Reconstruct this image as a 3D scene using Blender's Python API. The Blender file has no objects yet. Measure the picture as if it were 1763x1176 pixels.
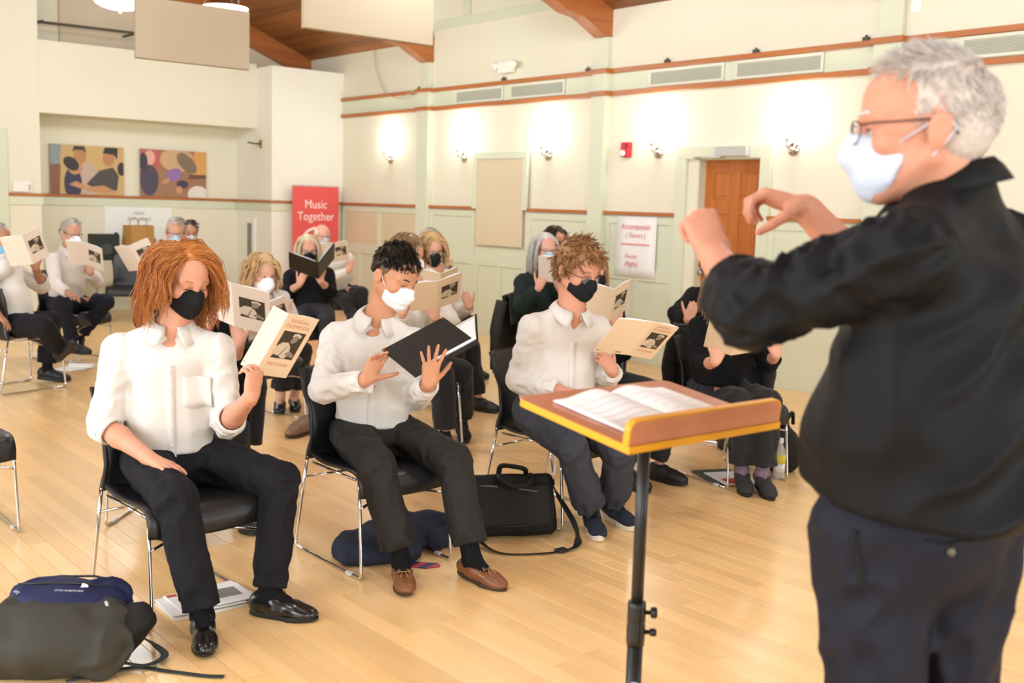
import bpy, bmesh, math, random
import numpy as np
from mathutils import Vector, Matrix

# ------------------------------------------------------------------ camera, light, exposure
SC = bpy.context.scene
COL = SC.collection
def R3(yaw, pitch, roll):
    f = Vector((math.sin(yaw)*math.cos(pitch), math.cos(yaw)*math.cos(pitch), -math.sin(pitch)))
    r = Vector((math.cos(yaw), -math.sin(yaw), 0)); u = r.cross(f)
    c, s = math.cos(roll), math.sin(roll)
    return c*r+s*u, -s*r+c*u, f
cd = bpy.data.cameras.new('camera'); cam = bpy.data.objects.new('camera', cd); COL.objects.link(cam)
_r, _u, _f = R3(math.radians(39.707), math.radians(7.1545), math.radians(1.7269))
M = Matrix.Identity(4)
for i in range(3):
    M[i][0] = _r[i]; M[i][1] = _u[i]; M[i][2] = -_f[i]
M.translation = (0, 0, 1.6)
cam.matrix_world = M
cd.sensor_width = 36.0; cd.lens = 38.015; cd.clip_start = 0.05; cd.clip_end = 100
cd.dof.use_dof = True; cd.dof.focus_distance = 4.5; cd.dof.aperture_fstop = 3.2
SC.camera = cam
SC.view_settings.view_transform = 'Standard'; SC.view_settings.look = 'None'
SC.view_settings.exposure = 0.36; SC.view_settings.gamma = 1.0
SC.view_settings.use_curve_mapping = False
world = bpy.data.worlds.new('world'); SC.world = world; world.use_nodes = True
world.node_tree.nodes['Background'].inputs[0].default_value = (0.80, 0.90, 1.0, 1)
world.node_tree.nodes['Background'].inputs[1].default_value = 0.8

def area_light(name, loc, target, sx, sy, power, color=(1, 1, 1)):
    d = bpy.data.lights.new(name, 'AREA'); d.shape = 'RECTANGLE'; d.size = sx; d.size_y = sy
    d.energy = power; d.color = color
    o = bpy.data.objects.new(name, d); COL.objects.link(o); o.location = loc
    o.rotation_euler = (Vector(target)-Vector(loc)).to_track_quat('-Z', 'Y').to_euler()
    return o
# daylight coming in through the tall windows in the two walls behind the photographer
for k, xx in enumerate((-1.0, 1.9, 4.8)):
    area_light('window_daylight', (xx, -4.28, 2.0), (xx, 0, 1.75), 1.9, 2.2, 85, (0.88, 0.95, 1.0))
for k, yy in enumerate((0.5, 4.2, 7.9)):
    area_light('window_daylight', (-3.28, yy, 2.0), (0, yy, 1.75), 1.9, 2.2, 120, (0.85, 0.93, 1.0))

# ------------------------------------------------------------------ materials
def lin(c):
    return tuple(((v/12.92) if v <= 0.04045 else ((v+0.055)/1.055)**2.4) for v in c)
def hexc(h):
    h = h.lstrip('#'); return lin(tuple(int(h[i:i+2], 16)/255 for i in (0, 2, 4)))
_MC = {}
def mat(name, col, rough=0.6, metal=0.0, bump=0.0, bscale=40.0, var=0.0, vscale=6.0, spec=0.5, sheen=0.0,
        sss=0.0, coat=0.0, emit=0.0, alpha=1.0, stretch=None, trans=0.0, detail=3.0):
    if name in _MC: return _MC[name]
    m = bpy.data.materials.new(name); m.use_nodes = True
    nt = m.node_tree; N = nt.nodes; L = nt.links; b = N['Principled BSDF']
    c = hexc(col) if isinstance(col, str) else col
    b.inputs['Base Color'].default_value = (*c, 1)
    b.inputs['Roughness'].default_value = rough; b.inputs['Metallic'].default_value = metal
    b.inputs['Specular IOR Level'].default_value = spec
    if sheen: b.inputs['Sheen Weight'].default_value = sheen
    if sss:
        b.inputs['Subsurface Weight'].default_value = sss
        b.inputs['Subsurface Radius'].default_value = (0.012, 0.004, 0.002); b.inputs['Subsurface Scale'].default_value = 1.0
    if coat: b.inputs['Coat Weight'].default_value = coat; b.inputs['Coat Roughness'].default_value = 0.15
    if trans: b.inputs['Transmission Weight'].default_value = trans
    if emit:
        b.inputs['Emission Color'].default_value = (*c, 1); b.inputs['Emission Strength'].default_value = emit
    if alpha < 1: b.inputs['Alpha'].default_value = alpha
    if bump or var:
        tc = N.new('ShaderNodeTexCoord'); src = tc.outputs['Object']
        if stretch:
            mp = N.new('ShaderNodeMapping'); mp.inputs['Scale'].default_value = stretch
            L.new(src, mp.inputs['Vector']); src = mp.outputs['Vector']
        if bump:
            n = N.new('ShaderNodeTexNoise'); n.inputs['Scale'].default_value = bscale; n.inputs['Detail'].default_value = detail
            L.new(src, n.inputs['Vector'])
            bp = N.new('ShaderNodeBump'); bp.inputs['Strength'].default_value = bump; bp.inputs['Distance'].default_value = 0.01
            L.new(n.outputs['Fac'], bp.inputs['Height']); L.new(bp.outputs['Normal'], b.inputs['Normal'])
        if var:
            n2 = N.new('ShaderNodeTexNoise'); n2.inputs['Scale'].default_value = vscale; n2.inputs['Detail'].default_value = 4
            L.new(src, n2.inputs['Vector'])
            mx = N.new('ShaderNodeMix'); mx.data_type = 'RGBA'
            mx.inputs['A'].default_value = (*[max(0, v*(1-var)) for v in c], 1); mx.inputs['B'].default_value = (*[min(1, v*(1+var)) for v in c], 1)
            L.new(n2.outputs['Fac'], mx.inputs['Factor']); L.new(mx.outputs['Result'], b.inputs['Base Color'])
    _MC[name] = m
    return m
def wood_mat(name, c1, c2, rough=0.35, axis='Y', scale=1.0, per_object=0.0, coat=0.0, bump=0.05):
    """streaked wood; per_object varies the tone from piece to piece"""
    if name in _MC: return _MC[name]
    m = bpy.data.materials.new(name); m.use_nodes = True
    nt = m.node_tree; N = nt.nodes; L = nt.links; b = N['Principled BSDF']
    tc = N.new('ShaderNodeTexCoord'); mp = N.new('ShaderNodeMapping')
    s = {'X': (1.2, 22, 22), 'Y': (22, 1.2, 22), 'Z': (22, 22, 1.2)}[axis]
    mp.inputs['Scale'].default_value = tuple(v*scale for v in s)
    oi = N.new('ShaderNodeObjectInfo'); vm = N.new('ShaderNodeVectorMath'); vm.operation = 'ADD'
    ml = N.new('ShaderNodeMath'); ml.operation = 'MULTIPLY'; ml.inputs[1].default_value = 40.0
    L.new(oi.outputs['Random'], ml.inputs[0])
    geo = N.new('ShaderNodeNewGeometry')
    isl = N.new('ShaderNodeMath'); isl.operation = 'MULTIPLY'; isl.inputs[1].default_value = 37.0
    L.new(geo.outputs['Random Per Island'], isl.inputs[0])
    ad = N.new('ShaderNodeMath'); ad.operation = 'ADD'; L.new(ml.outputs[0], ad.inputs[0]); L.new(isl.outputs[0], ad.inputs[1])
    L.new(tc.outputs['Object'], mp.inputs['Vector']); L.new(mp.outputs['Vector'], vm.inputs[0]); L.new(ad.outputs[0], vm.inputs[1])
    n = N.new('ShaderNodeTexNoise'); n.inputs['Scale'].default_value = 1.0; n.inputs['Detail'].default_value = 5; n.inputs['Distortion'].default_value = 0.6
    L.new(vm.outputs[0], n.inputs['Vector'])
    mx = N.new('ShaderNodeMix'); mx.data_type = 'RGBA'
    mx.inputs['A'].default_value = (*hexc(c1), 1); mx.inputs['B'].default_value = (*hexc(c2), 1)
    rp = N.new('ShaderNodeMapRange'); rp.inputs['From Min'].default_value = 0.3; rp.inputs['From Max'].default_value = 0.7
    L.new(n.outputs['Fac'], rp.inputs['Value']); L.new(rp.outputs['Result'], mx.inputs['Factor'])
    out = mx.outputs['Result']
    if per_object:
        fr = N.new('ShaderNodeMath'); fr.operation = 'FRACT'; ad2 = N.new('ShaderNodeMath'); ad2.operation = 'ADD'
        L.new(oi.outputs['Random'], ad2.inputs[0]); L.new(geo.outputs['Random Per Island'], ad2.inputs[1]); L.new(ad2.outputs[0], fr.inputs[0])
        mr = N.new('ShaderNodeMapRange'); mr.inputs['To Min'].default_value = 1-per_object; mr.inputs['To Max'].default_value = 1+per_object
        L.new(fr.outputs[0], mr.inputs['Value'])
        hs = N.new('ShaderNodeHueSaturation'); L.new(mr.outputs['Result'], hs.inputs['Value']); L.new(out, hs.inputs['Color']); out = hs.outputs['Color']
    L.new(out, b.inputs['Base Color']); b.inputs['Roughness'].default_value = rough
    if coat: b.inputs['Coat Weight'].default_value = coat; b.inputs['Coat Roughness'].default_value = 0.22
    if bump:
        bp = N.new('ShaderNodeBump'); bp.inputs['Strength'].default_value = bump; bp.inputs['Distance'].default_value = 0.004
        L.new(n.outputs['Fac'], bp.inputs['Height']); L.new(bp.outputs['Normal'], b.inputs['Normal'])
    _MC[name] = m
    return m

# ------------------------------------------------------------------ objects
def tag(o, label=None, cat=None, group=None, kind=None):
    if label: o['label'] = label
    if cat: o['category'] = cat
    if group: o['group'] = group
    if kind: o['kind'] = kind
    return o
def empty(name, loc=(0, 0, 0), rz=0.0):
    o = bpy.data.objects.new(name, None); o.empty_display_size = 0.1; COL.objects.link(o)
    o.location = loc; o.rotation_euler = (0, 0, rz)
    return o
def thing(name, label, cat, loc=(0, 0, 0), rz=0.0, group=None):
    return tag(empty(name, loc, rz), label, cat, group)
def raw(name, V, F, m, parent=None, smooth=False, loc=None, inv=True):
    """mesh from vertices in the parent's own frame"""
    me = bpy.data.meshes.new(name)
    V = np.asarray(V, dtype=np.float32); 
    me.from_pydata(V.tolist(), [], [list(map(int, f)) for f in F]) if not isinstance(F, np.ndarray) else _fast(me, V, F)
    if smooth: me.polygons.foreach_set('use_smooth', [True]*len(me.polygons))
    me.materials.append(m); me.update()
    o = bpy.data.objects.new(name, me); COL.objects.link(o)
    if parent: o.parent = parent
    if loc is not None: o.location = loc
    return o
def _fast(me, V, F):
    n = len(F); k = F.shape[1]
    me.vertices.add(len(V)); me.vertices.foreach_set('co', V.ravel())
    me.loops.add(n*k); me.loops.foreach_set('vertex_index', F.astype(np.int32).ravel())
    me.polygons.add(n); me.polygons.foreach_set('loop_start', np.arange(0, n*k, k, dtype=np.int32))
    me.update(calc_edges=True)
class MB:
    """collects simple shapes into one mesh"""
    def __init__(s): s.V = []; s.F = []; s.sm = []
    def add(s, V, F, smooth=False):
        o = len(s.V); s.V += [tuple(v) for v in V]; s.F += [tuple(i+o for i in f) for f in F]; s.sm += [smooth]*len(F); return s
    def box(s, x0, x1, y0, y1, z0, z1, b=0.0):
        if x0 > x1: x0, x1 = x1, x0
        if y0 > y1: y0, y1 = y1, y0
        if z0 > z1: z0, z1 = z1, z0
        if b <= 0:
            V = [(x, y, z) for x in (x0, x1) for y in (y0, y1) for z in (z0, z1)]
            return s.add(V, [(0, 1, 3, 2), (4, 6, 7, 5), (0, 4, 5, 1), (2, 3, 7, 6), (0, 2, 6, 4), (1, 5, 7, 3)])
        bm = bmesh.new(); bmesh.ops.create_cube(bm, size=1)
        for v in bm.verts: v.co = Vector(((x0+x1)/2+v.co.x*(x1-x0), (y0+y1)/2+v.co.y*(y1-y0), (z0+z1)/2+v.co.z*(z1-z0)))
        bmesh.ops.bevel(bm, geom=bm.edges[:], offset=b, segments=2 if b > 0.004 else 1, profile=0.5, affect='EDGES')
        return s.bm(bm)
    def bm(s, bm, smooth=False, M=None):
        bm.verts.index_update(); V = [tuple((M @ v.co) if M else v.co) for v in bm.verts]; F = [tuple(v.index for v in f.verts) for f in bm.faces]; bm.free()
        return s.add(V, F, smooth)
    def prism(s, pts, d0, d1, axis='y'):
        """polygon (a,b) extruded along axis from d0 to d1"""
        def P(a, b, d): return {'y': (a, d, b), 'x': (d, a, b), 'z': (a, b, d)}[axis]
        n = len(pts); V = [P(a, b, d0) for a, b in pts]+[P(a, b, d1) for a, b in pts]
        F = [tuple(range(n)), tuple(range(2*n-1, n-1, -1))]+[(i, i+n, (i+1) % n+n, (i+1) % n) for i in range(n)]
        return s.add(V, F)
    def tube(s, pts, r, n=8, closed=False, cap=True, flat=None):
        V, F = tube(pts, r, n, closed, cap, flat); return s.add(V, F, True)
    def lathe(s, prof, c=(0, 0, 0), n=20, axis=None):
        """profile (r,z) turned about z (or an axis vector) at c"""
        A = Vector(axis).normalized() if axis else Vector((0, 0, 1)); X = A.orthogonal().normalized(); Y = A.cross(X); c = Vector(c)
        V = []; F = []
        for (r, z) in prof:
            for k in range(n):
                a = 2*math.pi*k/n; V.append(c+A*z+(X*math.cos(a)+Y*math.sin(a))*r)
        m = len(prof)
        for i in range(m-1):
            for k in range(n): F.append((i*n+k, i*n+(k+1) % n, (i+1)*n+(k+1) % n, (i+1)*n+k))
        F.append(tuple(range(n-1, -1, -1))); F.append(tuple((m-1)*n+k for k in range(n)))
        return s.add(V, F, True)
    def build(s, name, m, parent=None, loc=None, fix=True):
        me = bpy.data.meshes.new(name); me.from_pydata(s.V, [], s.F)
        me.polygons.foreach_set('use_smooth', s.sm)
        if fix:
            bm = bmesh.new(); bm.from_mesh(me); bmesh.ops.recalc_face_normals(bm, faces=bm.faces[:]); bm.to_mesh(me); bm.free()
        me.materials.append(m); me.update()
        o = bpy.data.objects.new(name, me); COL.objects.link(o)
        if parent: o.parent = parent
        if loc is not None: o.location = loc
        return o
def tube(pts, r, n=8, closed=False, cap=True, flat=None):
    """swept tube; r a number or list; flat=(normal, ratio) flattens the section along a normal"""
    P = [Vector(p) for p in pts]; m = len(P); V = []; F = []
    rr = r if hasattr(r, '__len__') else [r]*m
    up = None
    for i in range(m):
        a = P[(i-1) % m] if (closed or i > 0) else P[i]; b = P[(i+1) % m] if (closed or i < m-1) else P[i]
        t = (b-a); t = t.normalized() if t.length > 1e-9 else Vector((0, 0, 1))
        if flat:
            nn = Vector(flat[0]); up = (nn-t*nn.dot(t)); up = up.normalized() if up.length > 1e-6 else t.orthogonal().normalized()
        elif up is None: up = t.orthogonal().normalized()
        else:
            up = up-t*up.dot(t); up = up.normalized() if up.length > 1e-6 else t.orthogonal().normalized()
        s = t.cross(up)
        q = flat[1] if flat else 1.0
        for k in range(n):
            an = 2*math.pi*(k+0.5)/n; V.append(P[i]+up*math.cos(an)*rr[i]*q+s*math.sin(an)*rr[i])
    for i in range(m if closed else m-1):
        j = (i+1) % m
        for k in range(n): F.append((i*n+k, i*n+(k+1) % n, j*n+(k+1) % n, j*n+k))
    if cap and not closed:
        F.append(tuple(range(n-1, -1, -1))); F.append(tuple((m-1)*n+k for k in range(n)))
    return V, F
def spline(pts, n=6):
    """Catmull-Rom through pts"""
    P = [Vector(p) for p in pts]; P = [P[0]*2-P[1]]+P+[P[-1]*2-P[-2]]; out = []
    for i in range(1, len(P)-2):
        for k in range(n):
            t = k/n; p0, p1, p2, p3 = P[i-1:i+3]
            out.append(0.5*((2*p1)+(p2-p0)*t+(2*p0-5*p1+4*p2-p3)*t*t+(3*p1-p0-3*p2+p3)*t**3))
    out.append(P[-2]); return out
def copy_tree(o, parent=None):
    c = o.copy(); COL.objects.link(c)
    if parent: c.parent = parent
    for ch in list(o.children): copy_tree(ch, c)
    return c
def text(name, body, size, m, parent, M, extrude=0.0, spacing=1.0, align='CENTER', shear=0.0, xs=1.0):
    """flat lettering as a mesh, M places its own x/y plane"""
    cu = bpy.data.curves.new(name, 'FONT'); cu.body = body; cu.size = size; cu.extrude = extrude; cu.space_character = spacing
    cu.align_x = align; cu.align_y = 'CENTER'; cu.shear = shear; cu.resolution_u = 3
    t = bpy.data.objects.new(name, cu); COL.objects.link(t)
    dg = bpy.context.evaluated_depsgraph_get(); me = bpy.data.meshes.new_from_object(t.evaluated_get(dg))
    bpy.data.objects.remove(t); bpy.data.curves.remove(cu)
    if xs != 1.0:
        for v in me.vertices: v.co.x *= xs
    me.transform(M); me.materials.clear(); me.materials.append(m)
    o = bpy.data.objects.new(name, me); COL.objects.link(o)
    if parent: o.parent = parent
    return o
def frame(o, x, y, z=None):
    """4x4 matrix with origin o and axes x, y"""
    x = Vector(x).normalized(); y = Vector(y); y = (y-x*y.dot(x)).normalized(); z = x.cross(y); m = Matrix.Identity(4)
    for i in range(3): m[i][0] = x[i]; m[i][1] = y[i]; m[i][2] = z[i]
    m.translation = Vector(o); return m
# ------------------------------------------------------------------ the room
XR, YB, YF, YS = 8.247, 15.04, 13.92, 14.384      # right wall, niche wall, front of the bump-out, soffit face
XN, XP = 7.113, 4.16                               # left side of the bump-out, right side of the left pier
ZR, ZLO, ZUP, ZC = 1.557, 2.811, 3.044, 3.68       # ledge, lower and upper band trims, eaves
ROOF = 0.397
cream = mat('cream_paint', '#e5e0ca', 0.75, bump=0.02, bscale=150)
sage = mat('sage_green_paint', '#d6d9c0', 0.55)
white_wall = mat('white_paint', '#eeebdd', 0.7)
trimwood = wood_mat('cherry_trim', '#a8602c', '#b9713a', 0.4, 'Y')
taupe = mat('taupe_fabric', '#d3c4ab', 0.95, bump=0.15, bscale=600)
tan_panel = mat('tan_tackboard', '#d8c7a9', 0.9, bump=0.1, bscale=500)
def struct(o): return tag(o, kind='structure')

# floor: subfloor plus one object for each maple strip near the camera
plankm = wood_mat('maple_strip', '#f1c483', '#f8d195', 0.30, 'Y', 0.55, per_object=0.075, coat=0.30, bump=0.02)
floor = struct(MB().box(-4, XR+0.3, -5, YB+0.3, -0.12, -0.012).build('floor', mat('maple_subfloor', '#a87c48', 0.6)))
rng = random.Random(5)
PW = 0.083
strips = []
i = 0; x = -1.2
while x < XR:
    y = -0.6-rng.random()*1.5
    while y < YB:
        Lh = rng.choice((0.5, 0.7, 0.95, 1.2, 1.5, 1.9)); y1 = min(y+Lh, YB)
        strips.append((x, min(x+PW, XR), y, y1)); y = y1
    x += PW
Mi = M.inverted()
def pix(p):
    q = Mi @ Vector(p); 
    if q.z > -0.2: return None
    return 881.5+1861.7*q.x/-q.z, 588-1861.7*q.y/-q.z, -q.z
def vis(s):
    best = None
    for yy in (s[2], (s[2]+s[3])/2, s[3]):
        a = pix(((s[0]+s[1])/2, yy, 0))
        if a and -20 < a[0] < 1783 and -20 < a[1] < 1196: best = a[2] if best is None else min(best, a[2])
    return best
sv = [(vis(s), k) for k, s in enumerate(strips)]
near = [k for v, k in sorted((v, k) for v, k in sv if v is not None)[:300]]
nearset = set(near)
G = 0.0007
meshes = {}
for k in near:
    x0, x1, y0, y1 = strips[k]
    key = round(y1-y0, 3)
    if key not in meshes:
        o = MB().box(-PW/2+G, PW/2-G, -key/2+G, key/2-G, -0.012, 0.0, b=0.0011).build('plank', plankm, floor); meshes[key] = o.data
    else:
        o = bpy.data.objects.new('plank', meshes[key]); COL.objects.link(o); o.parent = floor
    o.location = ((x0+x1)/2, (y0+y1)/2, rng.uniform(-0.0002, 0.0002))
mb = MB()
for k, s in enumerate(strips):
    if k not in nearset: mb.box(s[0]+G, s[1]-G, s[2]+G, s[3]-G, -0.012, 0.0)
tag(mb.build('distant_planks', plankm, floor, fix=False), kind='stuff')

# right wall with door opening
DY0, DY1, DZ = 6.36, 7.15, 2.12
wr = MB()
wr.box(XR, XR+0.25, -4.6, DY0, 0, 5.2); wr.box(XR, XR+0.25, DY1, YB+0.3, 0, 5.2); wr.box(XR, XR+0.25, DY0, DY1, DZ, 5.2)
wall_right = struct(wr.build('wall_right', cream))
def wpart(name, m, y0, y1, z0, z1, d, b=0.003, parent=wall_right, off=0.0):
    return MB().box(XR-off-d, XR-off+0.001, y0, y1, z0, z1, b=b).build(name, m, parent)
# band between the two timber trims
wpart('band', sage, -4.5, YF, ZLO+0.02, ZUP-0.01, 0.012)
PIL = [(4.98, 5.24), (8.41, 8.62), (11.66, 11.91)]
for a, b in PIL:
    wpart('pilaster', sage, a, b, 0.0, ZLO-0.02, 0.085); wpart('pilaster', sage, a+0.02, b-0.02, ZUP, 3.40, 0.06)
    wpart('band_block', sage, a, b, ZLO+0.02, ZUP-0.01, 0.085)
for z in (ZLO, ZUP):
    segs = [-4.5]+[v for p in PIL for v in p]+[YF]
    for k in range(0, len(segs), 2):
        wpart('timber_trim', trimwood, segs[k], segs[k+1], z-0.024, z+0.024, 0.04)
    for a, b in PIL: wpart('timber_trim', trimwood, a-0.02, b+0.02, z-0.024, z+0.024, 0.115)
# upper band across the dormer
wpart('band', sage, 8.62, 11.66, 3.79, 3.91, 0.02)
wpart('pilaster', sage, 10.9, 11.05, 3.91, 5.0, 0.02)
# wainscot: ledge, rails, stiles, panels left between
BAYS = [(-4.5, 4.98), (5.24, 6.24), (7.41, 8.41), (8.62, 9.70), (10.70, 11.66), (11.91, YF)]
COLS = {1: [(5.24, 6.24)], 2: [(7.41, 7.93), (7.93, 8.41)]}
TB = (9.70, 10.70)   # tackboard bay
def frame_panels(y0, y1, nt, nb, zs=(0.0, 0.16, 0.86, 0.98, 1.45, ZR-0.03)):
    s = 0.075
    wpart('wainscot_rail', sage, y0, y1, zs[0], zs[1], 0.022); wpart('wainscot_rail', sage, y0, y1, zs[2], zs[3], 0.022)
    wpart('wainscot_rail', sage, y0, y1, zs[4], zs[5], 0.022)
    wpart('wainscot_panel', sage, y0, y1, zs[1]-0.01, zs[2]+0.01, 0.004, b=0); wpart('wainscot_panel', sage, y0, y1, zs[3]-0.01, zs[4]+0.01, 0.004, b=0)
    for n, a, b in ((nb, zs[1], zs[2]), (nt, zs[3], zs[4])):
        if n == 0: continue
        w = (y1-y0)/n
        for k in range(n+1):
            c = y0+k*w; p0 = max(y0, c-s/2-(s/2 if k in (0, n) else 0)); p1 = min(y1, c+s/2+(s/2 if k in (0, n) else 0))
            wpart('wainscot_stile', sage, p0, p1, a, b, 0.022)
frame_panels(-4.5, 4.98, 9, 9); frame_panels(5.24, 6.26, 1, 1); frame_panels(7.40, 8.41, 2, 2)
frame_panels(8.62, 9.70, 1, 2); frame_panels(10.70, 11.66, 1, 2); frame_panels(11.91, YF, 2, 4)
frame_panels(9.70, 10.70, 0, 2, (0.0, 0.16, 0.86, 0.98, 1.09, 1.10))
for a, b in ((-4.5, 4.98), (5.24, 6.26), (7.40, 8.41), (8.62, 9.70), (10.70, 11.66), (11.91, YF)):
    MB().box(XR-0.05, XR+0.001, a, b, ZR-0.018, ZR+0.018, b=0.004).build('timber_ledge', trimwood, wall_right)
for a, b in ((11.91, 12.87), (12.92, 13.85)):
    wpart('wainscot_panel', tan_panel, a+0.05, b-0.02, 1.0, 1.44, 0.008, b=0)
# tackboard in its sage surround
tb = thing('tackboard', 'tall tan fabric tackboard in a sage surround between two lit sconces', 'board', (XR-0.024, 10.2, 1.65))
MB().box(-0.03, -0.001, -0.44, 0.44, -0.54, 0.50, b=0.004).build('panel', tan_panel, tb)
for (a, b, c, d) in ((-0.52, -0.44, -0.10, 0.50), (0.44, 0.52, -0.10, 0.50), (-0.52, 0.52, 0.50, 0.58)):
    MB().box(-0.04, -0.001, a, b, c, d, b=0.004).build('surround', sage, tb)
# back: niche wall, soffit, bump-out, left pier
wall_back = struct(MB().box(-4, XR+0.25, YB, YB+0.25, 0, 7.5).build('wall_back', cream))
wall_bump = struct(MB().box(XN, XR, YF, YB, 0, 3.42).build('wall_bump', white_wall))
wall_pier = struct(MB().box(-4, XP, YS-0.02, YB, 0, 6.5).build('wall_pier', cream))
wall_soffit = struct(MB().box(XP-0.05, XN+0.0005, YS, YB, 2.58, 3.47).build('wall_soffit', cream))
MB().box(3.45, 3.77, YS-0.05, YS-0.019, 0, 2.35, b=0.004).build('sage_casing', sage, wall_pier)
# ledge and apron around the niche
def rail(name, V, m, parent): return MB().box(*V, b=0.003).build(name, m, parent)
for (x0, x1, y0, y1, p) in ((3.77, XP+0.04, YS-0.06, YS-0.02, wall_pier), (XP, XP+0.04, YS-0.02, YB, wall_pier), (XP+0.04, XN-0.04, YB-0.04, YB, wall_back),
                            (XN-0.04, XN, YF-0.04, YB-0.04, wall_bump), (XN, XR-0.05, YF-0.04, YF, wall_bump)):
    rail('timber_ledge', (x0, x1, y0, y1, ZR-0.018, ZR+0.018), trimwood, p)
for (x0, x1, y0, y1, p) in ((3.77, XP+0.02, YS-0.04, YS-0.02, wall_pier), (XP, XP+0.02, YS-0.02, YB, wall_pier), (XP+0.02, XN-0.02, YB-0.02, YB, wall_back),
                            (XN-0.02, XN, YF-0.02, YB-0.02, wall_bump), (XN, XR-0.03, YF-0.02, YF, wall_bump)):
    rail('apron', (x0, x1, y0, y1, ZR-0.13, ZR-0.018), sage, p)
MB().box(XP+0.02, XN-0.02, YB-0.018, YB, 0, 0.14, b=0.003).build('baseboard', sage, wall_back)
MB().box(XN-0.018, XN, YF-0.018, YB-0.02, 0, 0.14, b=0.003).build('baseboard', sage, wall_bump)
MB().box(XN, XR, YF-0.018, YF, 0, 0.14, b=0.003).build('baseboard', white_wall, wall_bump)
# acoustic cladding above the soffit
MB().box(4.62, XR-0.02, YB-0.05, YB, 3.5, 5.2, b=0.004).build('acoustic_cladding', taupe, wall_back)
# walls behind the photographer, with windows
wl = MB(); wl.box(-3.6, -3.35, -4.6, -0.5, 0, 7.5); wl.box(-3.6, -3.35, 8.9, YS, 0, 7.5)
for a, b in ((1.5, 3.2), (5.2, 6.9)): wl.box(-3.6, -3.35, a, b, 0, 7.5)
wl.box(-3.6, -3.35, -0.5, 8.9, 0, 0.85); wl.box(-3.6, -3.35, -0.5, 8.9, 3.15, 7.5)
wall_left = struct(wl.build('wall_left', cream))
wf = MB(); wf.box(-3.6, -2, -4.6, -4.35, 0, 7.5); wf.box(5.8, XR+0.25, -4.6, -4.35, 0, 7.5); wf.box(0, 0.9, -4.6, -4.35, 0, 7.5); wf.box(2.9, 3.8, -4.6, -4.35, 0, 7.5)
wf.box(-2, 5.8, -4.6, -4.35, 0, 0.85); wf.box(-2, 5.8, -4.6, -4.35, 3.15, 7.5)
wall_front = struct(wf.build('wall_front', cream))
def window(n, x0, x1, y0, y1):
    w = struct(empty('window_%d' % n, ((x0+x1)/2, (y0+y1)/2, 2.0)))
    cx, cy = (x0+x1)/2, (y0+y1)/2
    def bar(a, b, c, d, e, f): MB().box(a-cx, b-cx, c-cy, d-cy, e-2, f-2, b=0.003).build('frame', white_wall, w)
    if x1-x0 > y1-y0:
        for q in (x0, cx-0.03, x1-0.06): bar(q, q+0.06, y0+0.08, y1-0.08, 0.85, 3.15)
        for q in (0.85, 1.97, 3.09): bar(x0, x1, y0+0.08, y1-0.08, q, q+0.06)
    else:
        for q in (y0, cy-0.03, y1-0.06): bar(x0+0.08, x1-0.08, q, q+0.06, 0.85, 3.15)
        for q in (0.85, 1.97, 3.09): bar(x0+0.08, x1-0.08, y0, y1, q, q+0.06)
for k, (a, b) in enumerate(((-2, 0), (0.9, 2.9), (3.8, 5.8))): window(k+1, a, b, -4.6, -4.35)
for k, (a, b) in enumerate(((-0.5, 1.5), (3.2, 5.2), (6.9, 8.9))): window(k+4, -3.6, -3.35, a, b)
# ceiling: boarded slopes, open at the dormer
ceilm = wood_mat('cedar_board', '#7a4a22', '#9a6230', 0.5, 'Y', 0.7, per_object=0.22)
XM = 2.3
def zc(x): return ZC+ROOF*(XR-x) if x > XM else ZC+ROOF*(XR-XM)-ROOF*(XM-x)
ceiling = struct(empty('ceiling', (XM, 5, 6)))
roofm = mat('roof_deck', '#6d4420', 0.8)
def slab(x0, x1, y0, y1, t0, t1, name, m):
    V = [(x, y-5, zc(x)+t-6) for t in (t0, t1) for x in (x0, x1) for y in (y0, y1)]
    V = [(a-XM, b, c) for a, b, c in V]
    return MB().add(V, [(0, 1, 3, 2), (4, 6, 7, 5), (0, 4, 5, 1), (2, 3, 7, 6), (0, 2, 6, 4), (1, 5, 7, 3)]).build(name, m, ceiling)
BW = 0.135
for (ya, yb, xe) in ((11.72, YB, XR), (-4.4, 8.51, XR)):
    x = xe; n = 0
    while x-BW > (5.6 if ya > 0 else 6.6):
        slab(x-BW+0.006, x, ya, yb, 0.0, 0.03, 'ceiling_board', ceilm); x -= BW
    slab(XM, x, ya, yb, 0.0, 0.03, 'ceiling_boarding', ceilm)
    slab(XM, XR+0.25, ya, yb, 0.035, 0.12, 'roof_deck', roofm)
slab(XM, 6.75, 8.51, 11.72, 0.0, 0.03, 'ceiling_boarding', ceilm)
slab(XM, 6.75, 8.51, 11.72, 0.035, 0.12, 'roof_deck', roofm)
slab(-3.6, XM, -4.6, YB+0.25, 0.0, 0.12, 'ceiling_boarding', ceilm)
MB().box(6.7-XM, XR+0.25-XM, 8.4-5, 11.8-5, 5.1-6, 5.2-6).build('dormer_ceiling', cream, ceiling)
for y in (8.36, 11.72): MB().prism([(6.6-XM, zc(6.6)+0.12-6), (XR-XM, ZC+0.12-6), (XR-XM, 5.15-6), (6.6-XM, 5.15-6)], y-5, y+0.06-5).build('dormer_cheek', cream, ceiling)
MB().box(6.7-XM, 6.76-XM, 8.4-5, 11.75-5, zc(6.75)-6, 5.15-6).build('dormer_header', cream, ceiling)
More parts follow.
